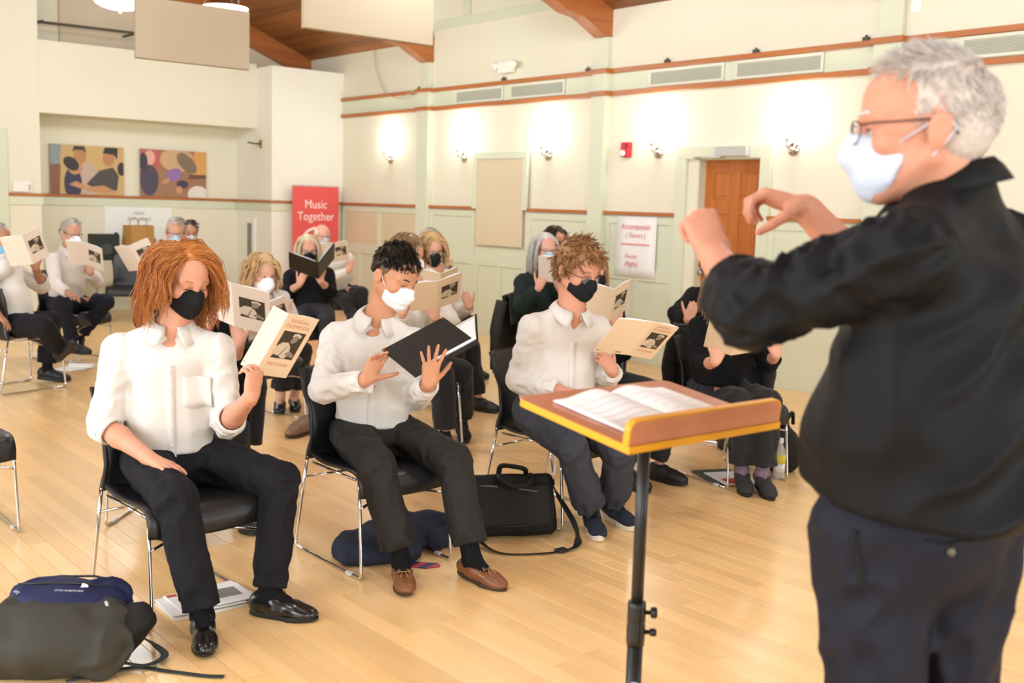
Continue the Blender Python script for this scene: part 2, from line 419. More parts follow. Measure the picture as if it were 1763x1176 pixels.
# timber beams with knee braces
beamm = wood_mat('glulam_beam', '#a25a2a', '#b56c38', 0.42, 'X', 0.6)
def beam(y0, y1, label, z0=ZC, brace=True, x1=XR, foot=3.40):
    b = thing('roof_beam', label, 'beam', (x1, (y0+y1)/2, z0), group='roof beams')
    h = (y1-y0)/2; dep = 0.02
    pts = [(0, 0.04), (-3.6, 3.6*ROOF+0.04), (-3.6, 3.6*ROOF-0.30), (-0.72, 0.72*ROOF-0.34), (-0.64, -0.09), (-0.42, -0.12), (-0.10, foot-z0), (0, foot-z0)]
    if not brace: pts = [(0, 0.02), (-3.0, 3.0*ROOF+0.02), (-3.0, 3.0*ROOF-0.28), (0, -0.28)]
    MB().prism(pts, -h, h).build('rafter', beamm, b)
    if brace:
        MB().box(-0.75, -0.68, -h-0.012, h+0.012, 0.05, 0.13, b=0.003).build('steel_plate', mat('dark_steel', '#5b5a5c', 0.4, 0.8), b)
    return b
beam(8.42, 8.60, 'thick reddish timber beam ending above the sage pilaster left of the fire alarm')
beam(11.67, 11.85, 'reddish timber beam partly hidden by the right hanging acoustic panel')
beam(14.86, YB-0.001, 'timber rafter running along the back wall above the white bump-out', brace=False)
beam(5.02, 5.2, 'reddish timber beam above the pilaster behind the conductor')

# six-panel door with closer, in sage casing
doorwood = wood_mat('door_wood', '#a85a22', '#bf702e', 0.38, 'Z', 0.6)
fp = wall_right
wpart('door_casing', sage, DY0-0.11, DY0+0.012, 0, DZ-0.012, 0.04); wpart('door_casing', sage, DY1+0.12, DY1+0.25, 0, DZ-0.012, 0.04); wpart('door_casing', sage, DY0-0.11, DY1+0.25, DZ-0.012, DZ+0.11, 0.04)
door = struct(empty('door_1', (XR+0.10, (DY0+DY1)/2, 0)))
hw = (DY1-DY0)/2
MB().box(0.012, 0.045, -hw, hw, 0.01, DZ-0.01).build('core', doorwood, door)
for (a, b) in ((-hw, -hw+0.12), (-0.055, 0.055), (hw-0.12, hw)): MB().box(0, 0.03, a, b, 0.01, DZ-0.01, b=0.003).build('stile', doorwood, door)
for (c, d) in ((0.01, 0.24), (0.78, 0.95), (1.58, 1.72), (1.98, DZ-0.01)): 
    for (a, b) in ((-hw+0.12, -0.055), (0.055, hw-0.12)): MB().box(0.001, 0.03, a, b, c, d, b=0.003).build('rail', doorwood, door)
for (c, d) in ((0.24, 0.78), (0.95, 1.58), (1.72, 1.98)):
    for (a, b) in ((-hw+0.12, -0.055), (0.055, hw-0.12)):
        MB().box(0.006, 0.02, a+0.03, b-0.03, c+0.03, d-0.03, b=0.008).build('panel', doorwood, door)
MB().lathe([(0.012, 0), (0.012, 0.03), (0.028, 0.04), (0.03, 0.06), (0.018, 0.072), (0.001, 0.074)], (0, hw-0.06, 1.0), 16, (-1, 0, 0)).build('door_knob', mat('brushed_steel', '#b8b8b4', 0.3, 1.0), door)
MB().box(XR, XR+0.25, DY1-0.02, DY1-0.001, 0, DZ, b=0).build('door_jamb', sage, wall_right)
MB().box(XR, XR+0.25, DY0+0.001, DY0+0.02, 0, DZ, b=0).build('door_jamb', sage, wall_right)
MB().box(XR, XR+0.25, DY0, DY1, DZ-0.02, DZ-0.001, b=0).build('door_jamb', sage, wall_right)
wall_hall = struct(MB().box(XR+0.25, XR+0.35, DY0-0.3, DY1+0.3, 0, 2.5).build('wall_hall', cream))
dc = thing('door_closer', 'grey metal door closer box mounted over the brown panelled door', 'door closer', (XR-0.04, 6.68, 2.17))
MB().box(-0.06, 0, -0.19, 0.19, -0.045, 0.045, b=0.006).build('body', mat('satin_aluminium', '#c9c8c4', 0.4, 0.5), dc)
MB().tube([(-0.03, 0.1, -0.05), (-0.22, 0.30, -0.06), (-0.02, 0.42, -0.06)], 0.01, 6).build('arm', mat('satin_aluminium', '#c9c8c4', 0.4, 0.5), dc)
# ------------------------------------------------------------------ implicit surfaces -> meshes (for bodies, clothes, bags)
V3 = lambda *a: np.array(a, dtype=np.float64)
def unit(v): v = np.asarray(v, float); return v/(np.linalg.norm(v)+1e-12)
def _hash(ix, iy, iz, s):
    h = (ix.astype(np.int64)*374761393+iy.astype(np.int64)*668265263+iz.astype(np.int64)*2147483647+s*974711) & 0xffffffff
    h = ((h ^ (h >> 13))*1274126177) & 0xffffffff
    return ((h ^ (h >> 16)) & 0xffff)/65535.0
def noise3(x, y, z, s=0):
    ix, iy, iz = np.floor(x), np.floor(y), np.floor(z); fx, fy, fz = x-ix, y-iy, z-iz
    fx = fx*fx*(3-2*fx); fy = fy*fy*(3-2*fy); fz = fz*fz*(3-2*fz); r = 0
    for dx in (0, 1):
        for dy in (0, 1):
            for dz in (0, 1):
                r = r+_hash(ix+dx, iy+dy, iz+dz, s)*(fx if dx else 1-fx)*(fy if dy else 1-fy)*(fz if dz else 1-fz)
    return r*2-1
class SDF:
    def __init__(s): s.ops = []
    def _add(s, fn, lo, hi, k, mode='u'): s.ops.append((fn, np.minimum(lo, hi), np.maximum(lo, hi), k, mode)); return s
    def cone(s, a, b, ra, rb, k=0.02, mode='u', fold=None, flat=False):
        """round cone a->b; fold=(amp, along freq, around freq, seed) adds cloth folds across the limb"""
        a = V3(*a); b = V3(*b); ab = b-a; L = float(ab@ab)+1e-12; R = max(ra, rb)
        U = unit(np.cross(ab, V3(0.3, 0.2, 0.93))); W = unit(np.cross(ab, U))
        def fn(X, Y, Z):
            px, py, pz = X-a[0], Y-a[1], Z-a[2]
            t = np.clip((px*ab[0]+py*ab[1]+pz*ab[2])/L, 0, 1)
            qx, qy, qz = px-t*ab[0], py-t*ab[1], pz-t*ab[2]
            d = np.sqrt(qx*qx+qy*qy+qz*qz)-(ra+(rb-ra)*t)
            if fold:
                u = qx*U[0]+qy*U[1]+qz*U[2]; w = qx*W[0]+qy*W[1]+qz*W[2]; rr = np.sqrt(u*u+w*w)+1e-6
                t2 = (px*ab[0]+py*ab[1]+pz*ab[2])/L*math.sqrt(L)
                n = noise3(t2*fold[1]+u/rr*0.8, u/rr*fold[2], w/rr*fold[2], fold[3])
                d = d-fold[0]*(1-2*np.abs(n))
            if flat: d = np.maximum(d, ((px*ab[0]+py*ab[1]+pz*ab[2])/L-1)*math.sqrt(L))
            return d
        return s._add(fn, np.minimum(a, b)-R, np.maximum(a, b)+R, k, mode)
    def ell(s, c, r, ax=None, k=0.02, mode='u'):
        """ellipsoid with axes rows ax"""
        c = V3(*c); r = V3(*r); A = np.eye(3) if ax is None else np.asarray(ax, float); R = r.max() if ax is not None else r
        def fn(X, Y, Z):
            px, py, pz = X-c[0], Y-c[1], Z-c[2]
            q = [(px*A[i, 0]+py*A[i, 1]+pz*A[i, 2])/r[i] for i in range(3)]
            k0 = np.sqrt(q[0]**2+q[1]**2+q[2]**2)+1e-9; k1 = np.sqrt((q[0]/r[0])**2+(q[1]/r[1])**2+(q[2]/r[2])**2)+1e-9
            return k0*(k0-1)/k1
        return s._add(fn, c-R, c+R, k, mode)
    def ecap(s, a, b, ra, rb, side, k=0.02, mode='u', fold=None):
        """elliptic capsule a->b, ra/rb=(half width along side, half depth)"""
        a = V3(*a); b = V3(*b); ab = b-a; L = float(np.linalg.norm(ab)); T = ab/L; S = unit(V3(*side)-T*(V3(*side)@T)); D = np.cross(T, S); R = max(*ra, *rb)
        def fn(X, Y, Z):
            px, py, pz = X-a[0], Y-a[1], Z-a[2]
            t0 = (px*T[0]+py*T[1]+pz*T[2])/L; t = np.clip(t0, 0, 1)
            u = px*S[0]+py*S[1]+pz*S[2]; v = px*D[0]+py*D[1]+pz*D[2]; w = (t0-t)*L
            ru = ra[0]+(rb[0]-ra[0])*t; rv = ra[1]+(rb[1]-ra[1])*t; m = np.minimum(ru, rv)
            q = np.sqrt((u/ru)**2+(v/rv)**2+(w/m)**2)+1e-9
            g = np.sqrt((u/ru**2)**2+(v/rv**2)**2+(w/m**2)**2)+1e-9
            d = q*(q-1)/g
            if fold:
                n = noise3(t0*L*fold[1]+u*fold[2]*0.7, u*fold[2], v*fold[2], fold[3]); d = d-fold[0]*(1-2*np.abs(n))
            return d
        return s._add(fn, np.minimum(a, b)-R, np.maximum(a, b)+R, k, mode)
    def cut(s, p, n, k=0.004):
        """keep the side opposite to n"""
        p = V3(*p); n = unit(n)
        return s._add(lambda X, Y, Z: -((X-p[0])*n[0]+(Y-p[1])*n[1]+(Z-p[2])*n[2]), V3(-99, -99, -99), V3(99, 99, 99), k, 'cut')
    def cut_near(s, p, n, c, R, k=0.006):
        """like cut, but only within R of c"""
        p = V3(*p); n = unit(n); c = V3(*c)
        def fn(X, Y, Z):
            return -np.minimum((X-p[0])*n[0]+(Y-p[1])*n[1]+(Z-p[2])*n[2], R-np.sqrt((X-c[0])**2+(Y-c[1])**2+(Z-c[2])**2))
        return s._add(fn, V3(-99, -99, -99), V3(99, 99, 99), k, 'cut')
    def fnop(s, fn, mode='cut', k=0.004): return s._add(fn, V3(-99, -99, -99), V3(99, 99, 99), k, mode)
    def mesh(s, h, disp=None, lo=None, hi=None):
        un = [o for o in s.ops if o[4] == 'u']
        l = np.min([o[1] for o in un], 0)-3*h if lo is None else V3(*lo); u = np.max([o[2] for o in un], 0)+3*h if hi is None else V3(*hi)
        n = np.ceil((u-l)/h).astype(int)+1
        xs, ys, zs = (l[i]+h*np.arange(n[i]) for i in range(3))
        D = np.full(n, 0.25)
        for fn, a, b, k, mode in s.ops:
            m = k+4*h
            i0 = np.clip(np.floor((a-m-l)/h).astype(int), 0, n); i1 = np.clip(np.ceil((b+m-l)/h).astype(int)+1, 0, n)
            if (i1 <= i0).any(): continue
            sl = tuple(slice(p, q) for p, q in zip(i0, i1))
            d = fn(xs[sl[0]][:, None, None], ys[sl[1]][None, :, None], zs[sl[2]][None, None, :]); C = D[sl]
            if mode == 'u':
                hh = np.maximum(k-np.abs(C-d), 0)/k; D[sl] = np.minimum(C, d)-hh*hh*k*0.25
            elif mode == 'disp': D[sl] = C-d
            else:
                d = -d; hh = np.maximum(k-np.abs(C-d), 0)/k; D[sl] = np.maximum(C, d)+hh*hh*k*0.25
        if disp is not None:
            idx = np.nonzero(np.abs(D) < 0.03); D[idx] -= disp(xs[idx[0]], ys[idx[1]], zs[idx[2]])
        return nets(D, l, h)
def nets(D, l, h):
    I = D < 0; nx, ny, nz = D.shape
    c8 = [(a, b, c) for a in (0, 1) for b in (0, 1) for c in (0, 1)]
    cnt = sum(I[a:nx-1+a, b:ny-1+b, c:nz-1+c].astype(np.int8) for a, b, c in c8)
    act = (cnt > 0) & (cnt < 8); ci = np.argwhere(act)
    if len(ci) == 0: return np.zeros((0, 3)), np.zeros((0, 4), int)
    idm = np.full(act.shape, -1, np.int64); idm[act] = np.arange(len(ci))
    P = np.zeros((len(ci), 3)); W = np.zeros(len(ci))
    val = {c: D[ci[:, 0]+c[0], ci[:, 1]+c[1], ci[:, 2]+c[2]] for c in c8}
    for c in c8:
        for ax in range(3):
            if c[ax]: continue
            e = list(c); e[ax] = 1; v0, v1 = val[c], val[tuple(e)]
            m = (v0 < 0) != (v1 < 0); t = np.where(m, v0/(v0-v1+1e-30), 0)
            q = np.repeat(np.array(c, float)[None], len(ci), 0); q[:, ax] += t
            P[m] += q[m]; W[m] += 1
    V = l+(ci+P/W[:, None])*h
    F = []
    for ax in range(3):
        b, c = (ax+1) % 3, (ax+2) % 3
        s0 = [slice(None)]*3; s1 = [slice(None)]*3; s0[ax] = slice(0, D.shape[ax]-1); s1[ax] = slice(1, None)
        ch = I[tuple(s0)] != I[tuple(s1)]; e = np.argwhere(ch)
        e = e[(e[:, b] > 0) & (e[:, c] > 0) & (e[:, b] < D.shape[b]-1) & (e[:, c] < D.shape[c]-1)]
        ins = I[tuple(e.T)]
        def cell(db, dc):
            q = e.copy(); q[:, b] += db; q[:, c] += dc; return idm[tuple(q.T)]
        Q = np.stack([cell(-1, -1), cell(0, -1), cell(0, 0), cell(-1, 0)], 1)
        Q[~ins] = Q[~ins][:, ::-1]
        F.append(Q[(Q >= 0).all(1)])
    return V, np.concatenate(F)
def relax(V, F, it=1, lam=0.5):
    """umbrella smoothing"""
    for _ in range(it):
        S = np.zeros_like(V); n = np.zeros(len(V))
        for a, b in ((0, 1), (1, 2), (2, 3), (3, 0)):
            np.add.at(S, F[:, a], V[F[:, b]]); np.add.at(S, F[:, b], V[F[:, a]]); np.add.at(n, F[:, a], 1); np.add.at(n, F[:, b], 1)
        V = V+lam*(S/n[:, None]-V)
    return V
def solid(name, sd, h, m, parent, disp=None, it=1, org=None):
    V, F = sd.mesh(h, disp)
    if it: V = relax(V, F, it)
    if org is not None: V = V-np.asarray(org)
    return raw(name, V, F, m, parent, smooth=True)
def merged(name, parts, m, parent, org):
    Vs, Fs, o = [], [], 0
    for V, F in parts: Vs.append(V); Fs.append(F+o); o += len(V)
    return raw(name, np.concatenate(Vs)-np.asarray(org), np.concatenate(Fs), m, parent, smooth=True)

# ------------------------------------------------------------------ hair as many tapered locks
def locks(name, L, m, parent, org, n=4):
    """L: list of (points Nx3, radius list)"""
    Vs, Fs, o = [], [], 0
    for P, r in L:
        P = np.asarray(P); N = len(P)
        T = np.gradient(P, axis=0); T /= np.linalg.norm(T, axis=1)[:, None]+1e-12
        ref = np.array([0.31, 0.74, 0.6]); A = np.cross(T, ref); A /= np.linalg.norm(A, axis=1)[:, None]+1e-12; B = np.cross(T, A)
        an = 2*np.pi*np.arange(n)/n
        R = np.asarray(r)[:, None, None]
        ring = P[:, None]+R*(A[:, None]*np.cos(an)[None, :, None]+B[:, None]*np.sin(an)[None, :, None])
        Vs.append(ring.reshape(-1, 3))
        i = np.arange(N-1)[:, None]*n; k = np.arange(n)[None]
        f = np.stack([i+k, i+(k+1) % n, i+n+(k+1) % n, i+n+k], -1).reshape(-1, 4)+o
        Fs.append(f); o += N*n
    return raw(name, np.concatenate(Vs)-np.asarray(org), np.concatenate(Fs), m, parent, smooth=True)
def hair_mat(name, c1, c2, rough=0.45):
    if name in _MC: return _MC[name]
    m = bpy.data.materials.new(name); m.use_nodes = True; nt = m.node_tree; N = nt.nodes; L = nt.links; b = N['Principled BSDF']
    g = N.new('ShaderNodeNewGeometry'); mx = N.new('ShaderNodeMix'); mx.data_type = 'RGBA'
    tc = N.new('ShaderNodeTexCoord'); n = N.new('ShaderNodeTexNoise'); n.inputs['Scale'].default_value = 90; n.inputs['Detail'].default_value = 2
    L.new(tc.outputs['Object'], n.inputs['Vector'])
    av = N.new('ShaderNodeMath'); av.operation = 'ADD'; L.new(g.outputs['Random Per Island'], av.inputs[0]); L.new(n.outputs['Fac'], av.inputs[1])
    hf = N.new('ShaderNodeMath'); hf.operation = 'MULTIPLY'; hf.inputs[1].default_value = 0.5; L.new(av.outputs[0], hf.inputs[0])
    mx.inputs['A'].default_value = (*hexc(c1), 1); mx.inputs['B'].default_value = (*hexc(c2), 1)
    L.new(hf.outputs[0], mx.inputs['Factor']); L.new(mx.outputs['Result'], b.inputs['Base Color'])
    b.inputs['Roughness'].default_value = rough; b.inputs['Specular IOR Level'].default_value = 0.35
    _MC[name] = m; return m

# ------------------------------------------------------------------ head
class Head:
    """frame of a head: origin between the ears, l/f/u = person's left, forward, up"""
    def __init__(s, c, fwd, up, scale=0.95):
        s.c = V3(*c); s.f = unit(fwd); u = V3(*up); s.u = unit(u-s.f*(u@s.f)); s.l = np.cross(s.u, s.f); s.s = scale
        s.ax = np.stack([s.l, s.f, s.u])
    def p(s, l, f, u): return s.c+s.s*(l*s.l+f*s.f+u*s.u)
    def loc(s, X, Y, Z):
        px, py, pz = X-s.c[0], Y-s.c[1], Z-s.c[2]
        return [(px*a[0]+py*a[1]+pz*a[2])/s.s for a in s.ax]
def head_sdf(H, neck, wide=1.0, lid=0.35):
    S = SDF(); s = H.s
    def E(c, r, k=0.02, mode='u'): S.ell(H.p(*c), [v*s for v in r], H.ax, k*s, mode)
    def Cn(a, b, ra, rb, k=0.012, mode='u'): S.cone(H.p(*a), H.p(*b), ra*s, rb*s, k*s, mode)
    E((0, -0.012, 0.046), (0.074*wide, 0.096, 0.086)); E((0, 0.030, -0.030), (0.060*wide, 0.064, 0.086), 0.03)
    E((0, 0.052, 0.052), (0.056*wide, 0.050, 0.052), 0.03)
    for q in (-1, 1):
        Cn((q*0.058*wide, 0.0, -0.045), (q*0.020, 0.070, -0.098), 0.020, 0.018, 0.025)
        E((q*0.043*wide, 0.066, -0.022), (0.024, 0.022, 0.022), 0.025)
    E((0, 0.076, -0.098), (0.024, 0.020, 0.018), 0.025)
    for q in (-1, 1): E((q*0.031, 0.106, 0.006), (0.021, 0.018, 0.014), 0.016, 'sub')
    for q in (-1, 1): Cn((q*0.050, 0.076, 0.026), (q*0.012, 0.097, 0.024), 0.010, 0.010, 0.018)
    Cn((0, 0.098, 0.016), (0, 0.119, -0.030), 0.0085, 0.0125, 0.016); Cn((-0.013, 0.106, -0.036), (0.013, 0.106, -0.036), 0.009, 0.009, 0.01)
    for q in (-1, 1):
        E((q*0.031, 0.0815, 0.007), (0.0150, 0.0140, 0.0135), 0.006)
        S.ell(H.p(q*0.031, 0.0965, 0.0005-0.004*lid), [0.0125*s, 0.009*s, 0.0040*s*(1-lid)+0.0006], H.ax, 0.002, 'sub')
    for q in (-1, 1):
        er = Matrix.Rotation(0.0, 3, 'X')
        E((q*0.079*wide, -0.012, -0.006), (0.0075, 0.019, 0.031), 0.010); E((q*0.084*wide, -0.020, 0.004), (0.0075, 0.015, 0.023), 0.008)
        E((q*0.090*wide, -0.010, -0.002), (0.006, 0.010, 0.016), 0.006, 'sub')
    nb = V3(*neck)
    S.cone(H.p(0, -0.030, -0.055), nb, 0.048*s*wide, 0.052*s*wide, 0.03*s)
    S.cone(H.p(0, -0.005, -0.075), nb+H.f*0.03*0+unit(V3(H.f[0], H.f[1], 0))*0.035, 0.041*s*wide, 0.044*s*wide, 0.03*s)
    S.cone(nb-V3(0, 0, 0.09), nb, 0.056*s, 0.054*s*wide, 0.03*s)
    return S
def sock(H, q, f, u): return H.p(q*0.031, f, u)
skin_mats = {}
def skin(tone):
    return mat('skin_'+tone.lstrip('#'), tone, 0.5, bump=0.04, bscale=160, var=0.10, vscale=14, sss=0.12, spec=0.35)

def make_mask(H, style, m, parent, org, wide=1.0, h=0.0035, back=0.0):
    S = SDF(); s = H.s
    def E(c, r, k): S.ell(H.p(*c), [v*s for v in r], H.ax, k*s)
    E((0, 0.040, -0.058), (0.066*wide, 0.066, 0.064), 0.02)
    E((0, 0.078, -0.030), (0.045*wide, 0.040, 0.030), 0.03)
    S.cone(H.p(0, 0.108, 0.000), H.p(0, 0.124, -0.038), 0.012*s, 0.017*s, 0.035*s)
    E((0, 0.080, -0.080), (0.034*wide, 0.034, 0.036), 0.03)
    top, side, bot = {'cloth': (0.0, 0.018, -0.120), 'surgical': (-0.002, 0.026, -0.124), 'kn95': (0.0, 0.028, -0.122)}[style]; side += back
    if style == 'kn95':
        S.cone(H.p(0, 0.112, -0.004), H.p(0, 0.138, -0.052), 0.014*s, 0.016*s, 0.03*s); S.cone(H.p(0, 0.138, -0.052), H.p(0, 0.088, -0.116), 0.016*s, 0.012*s, 0.03*s)
    def cutf(X, Y, Z):
        l, f, u = H.loc(X, Y, Z); al = np.abs(l)
        a = u-(top-0.30*np.maximum(al-0.010, 0)-1.6*np.maximum(al-0.045, 0)*(0.3 if style != 'cloth' else 0.0))
        b = side+0.10*np.abs(u+0.05)-f
        if style == 'cloth': b = (side-0.010)+0.45*np.maximum(-(u+0.045), 0)+0.1*np.maximum(u+0.045, 0)-f
        c = (bot+0.9*np.maximum(al-0.02, 0))-u
        d = (-0.128+0.55*np.maximum(0.085-f, 0))-u
        return -s*np.maximum(np.maximum(a, b), np.maximum(c, d))
    S.fnop(cutf, 'cut', 0.003)
    def disp(X, Y, Z):
        l, f, u = H.loc(X, Y, Z); r = 0.0012*noise3(l*60+u*20, u*70, f*30, 3)
        if style == 'surgical':
            r = r+0.0013*np.clip(np.sin((u+0.012)*math.pi*2/0.030)*2.5, -1, 1)*np.clip((0.060-np.abs(l))*60, 0, 1)
        else: r = r+0.0012*np.exp(-(l/0.004)**2)
        return r
    o = solid('face_mask', S, h, m, parent, disp, 1, org)
    zt, zb = (top-0.012, -0.086); og = np.asarray(org)
    for q in (-1, 1):
        pts = [H.p(q*(0.0655-0.25*back)*wide, 0.032+back, zt-0.018), H.p(q*0.077*wide, 0.004, 0.006), H.p(q*0.084*wide, -0.022, 0.018), H.p(q*0.089*wide, -0.038, -0.002), H.p(q*0.083*wide, -0.022, -0.024), H.p(q*0.072*wide, 0.006, -0.055), H.p(q*(0.056-0.25*back)*wide, 0.036+back, zb)]
        MB().tube([Vector(v-og) for v in pts], 0.0016, 5).build('ear_loop', m, o)
    return o
def make_eyes(H, parent, org, iris='#3b2a1c', brow=None, lid=0.35):
    """eyeballs, iris discs, brows and lash lines"""
    for q in (-1, 1):
        c = H.p(q*0.031, 0.0815, 0.006)
        mb = MB(); prof = [(0.0001, -0.0128)]+[(0.0128*math.sin(a), -0.0128*math.cos(a)) for a in np.linspace(0.2, math.pi-0.2, 9)]+[(0.0001, 0.0128)]
        mb.lathe(prof, Vector(c-np.asarray(org)), 14, Vector(H.f)); e = mb.build('eye', mat('eye_white', '#e9e2dc', 0.2), parent)
        d = unit(H.f-0.35*lid*H.u); mb = MB(); mb.lathe([(0.0001, 0.0133), (0.003, 0.0134), (0.0062, 0.0118), (0.0061, 0.011)], Vector(c-np.asarray(org)), 12, Vector(d))
        mb.build('iris', mat('iris_'+iris.lstrip('#'), iris, 0.15), e)
        if brow:
            P = [H.p(q*l, f, u)-np.asarray(org) for l, f, u in ((0.012, 0.104, 0.026), (0.024, 0.105, 0.031), (0.038, 0.097, 0.033), (0.051, 0.083, 0.027))]
            MB().tube([Vector(v) for v in P], [0.0026, 0.0034, 0.003, 0.0012], 6).build('eyebrow', brow, parent)
            P = [H.p(q*l, f, u)-np.asarray(org) for l, f, u in ((0.017, 0.0945, 0.0035-0.005*lid), (0.025, 0.0975, 0.0055-0.005*lid), (0.036, 0.0965, 0.005-0.005*lid), (0.045, 0.0885, 0.002-0.005*lid))]
            MB().tube([Vector(v) for v in P], [0.0006, 0.0011, 0.0012, 0.0006], 5).build('eyelash', mat('dark_lash', '#3a2a22', 0.6), parent)
def make_glasses(H, parent, org, m, wide=1.0, drop=0.0, dy=0.0):
    g = MB(); o = np.asarray(org); P = lambda l, f, u: Vector(H.p(l, f+dy, u-drop)-o)
    lens = MB()
    for q in (-1, 1):
        pts = [(0.010, 0.118, 0.012), (0.022, 0.119, 0.018), (0.045, 0.114, 0.018), (0.054, 0.107, 0.010), (0.052, 0.109, -0.010), (0.040, 0.115, -0.019), (0.020, 0.119, -0.018), (0.011, 0.119, -0.008)]
        lp = spline([P(q*a, b, c) for a, b, c in pts]+[P(q*pts[0][0], pts[0][1], pts[0][2])], 3)[:-1]
        g.tube(lp, 0.0014, 5, closed=True)
        lens.add(lp, [tuple(range(len(lp)))])
        g.tube([P(q*0.054, 0.108, 0.010), P(q*0.072*wide, 0.090, 0.012), P(q*0.080*wide, 0.0, 0.014), P(q*0.080*wide, -0.028, 0.004), P(q*0.078*wide, -0.042, -0.012)], 0.0017, 5)
    g.tube(spline([P(-0.011, 0.119, 0.006), P(0, 0.121, 0.010), P(0.011, 0.119, 0.006)], 3), 0.0014, 5)
    fr = g.build('glasses', m, parent)
    lens.build('lens', mat('clear_lens', '#ffffff', 0.03, alpha=0.12), fr)
    return fr

# ------------------------------------------------------------------ hands
def hand_sdf(S, w, h, n, side, curl=((20, 30, 15),)*4, spread=6, thumb=(35, 25, 20), sc=1.0, thumb_out=0.75, fan=None):
    """w wrist, h finger direction, n palm normal (out of the palm), side +1 left hand, -1 right; curl per finger in degrees"""
    h = unit(h); n = V3(*n); n = unit(n-h*(n@h)); t = np.cross(n, h)*side   # thumb side
    w = V3(*w)
    kn = []
    for k, (o, f) in enumerate(((0.027, 0.086), (0.009, 0.090), (-0.010, 0.086), (-0.027, 0.078))):
        b = w+sc*(t*o+h*f-n*0.004*(1-abs(k-1.5)/1.5)); kn.append(b)
        S.cone(w+sc*(t*o*0.55+h*0.012), b, 0.0145*sc, 0.0105*sc, 0.014*sc)
    S.ell(w+sc*(h*0.05+t*0.0+n*0.004), [0.033*sc, 0.040*sc, 0.0135*sc], np.stack([t, h, n]), 0.012*sc)
    tips = []
    for k, (L, r) in enumerate(((0.072, 0.0088), (0.080, 0.0090), (0.074, 0.0086), (0.058, 0.0076))):
        c = curl[k if k < len(curl) else -1]; p = kn[k]; ang = 0
        sp = math.radians((1.5-k)*spread if fan is None else fan[k]); d0 = unit(h*math.cos(sp)+t*math.sin(sp))
        r0 = r
        for j, fr in enumerate((0.46, 0.30, 0.24)):
            ang += math.radians(c[j]); d = unit(d0*math.cos(ang)+n*math.sin(ang)); q = p+d*L*fr*sc
            r1 = r0*0.90; S.cone(p, q, r0*sc, r1*sc, 0.004*sc); p = q; r0 = r1
        tips.append(p)
    p = w+sc*(h*0.022+t*0.022+n*0.006); d = unit(h*0.75+t*thumb_out+n*math.tan(math.radians(thumb[0]))*0.8)
    q = p+d*0.044*sc; S.cone(w+sc*(h*0.01+t*0.012), p, 0.016*sc, 0.015*sc, 0.012*sc); S.cone(p, q, 0.0150*sc, 0.0115*sc, 0.012*sc)
    d2 = unit(d*math.cos(math.radians(thumb[1]))+unit(h*0.7+n*0.5-t*0.45)*math.sin(math.radians(thumb[1]))); q2 = q+d2*0.034*sc; S.cone(q, q2, 0.0108*sc, 0.0100*sc, 0.005*sc)
    d3 = unit(d2*math.cos(math.radians(thumb[2]))+unit(h*0.6+n*0.3-t*0.5)*math.sin(math.radians(thumb[2]))); S.cone(q2, q2+d3*0.028*sc, 0.0100*sc, 0.0080*sc, 0.004*sc)
    return S
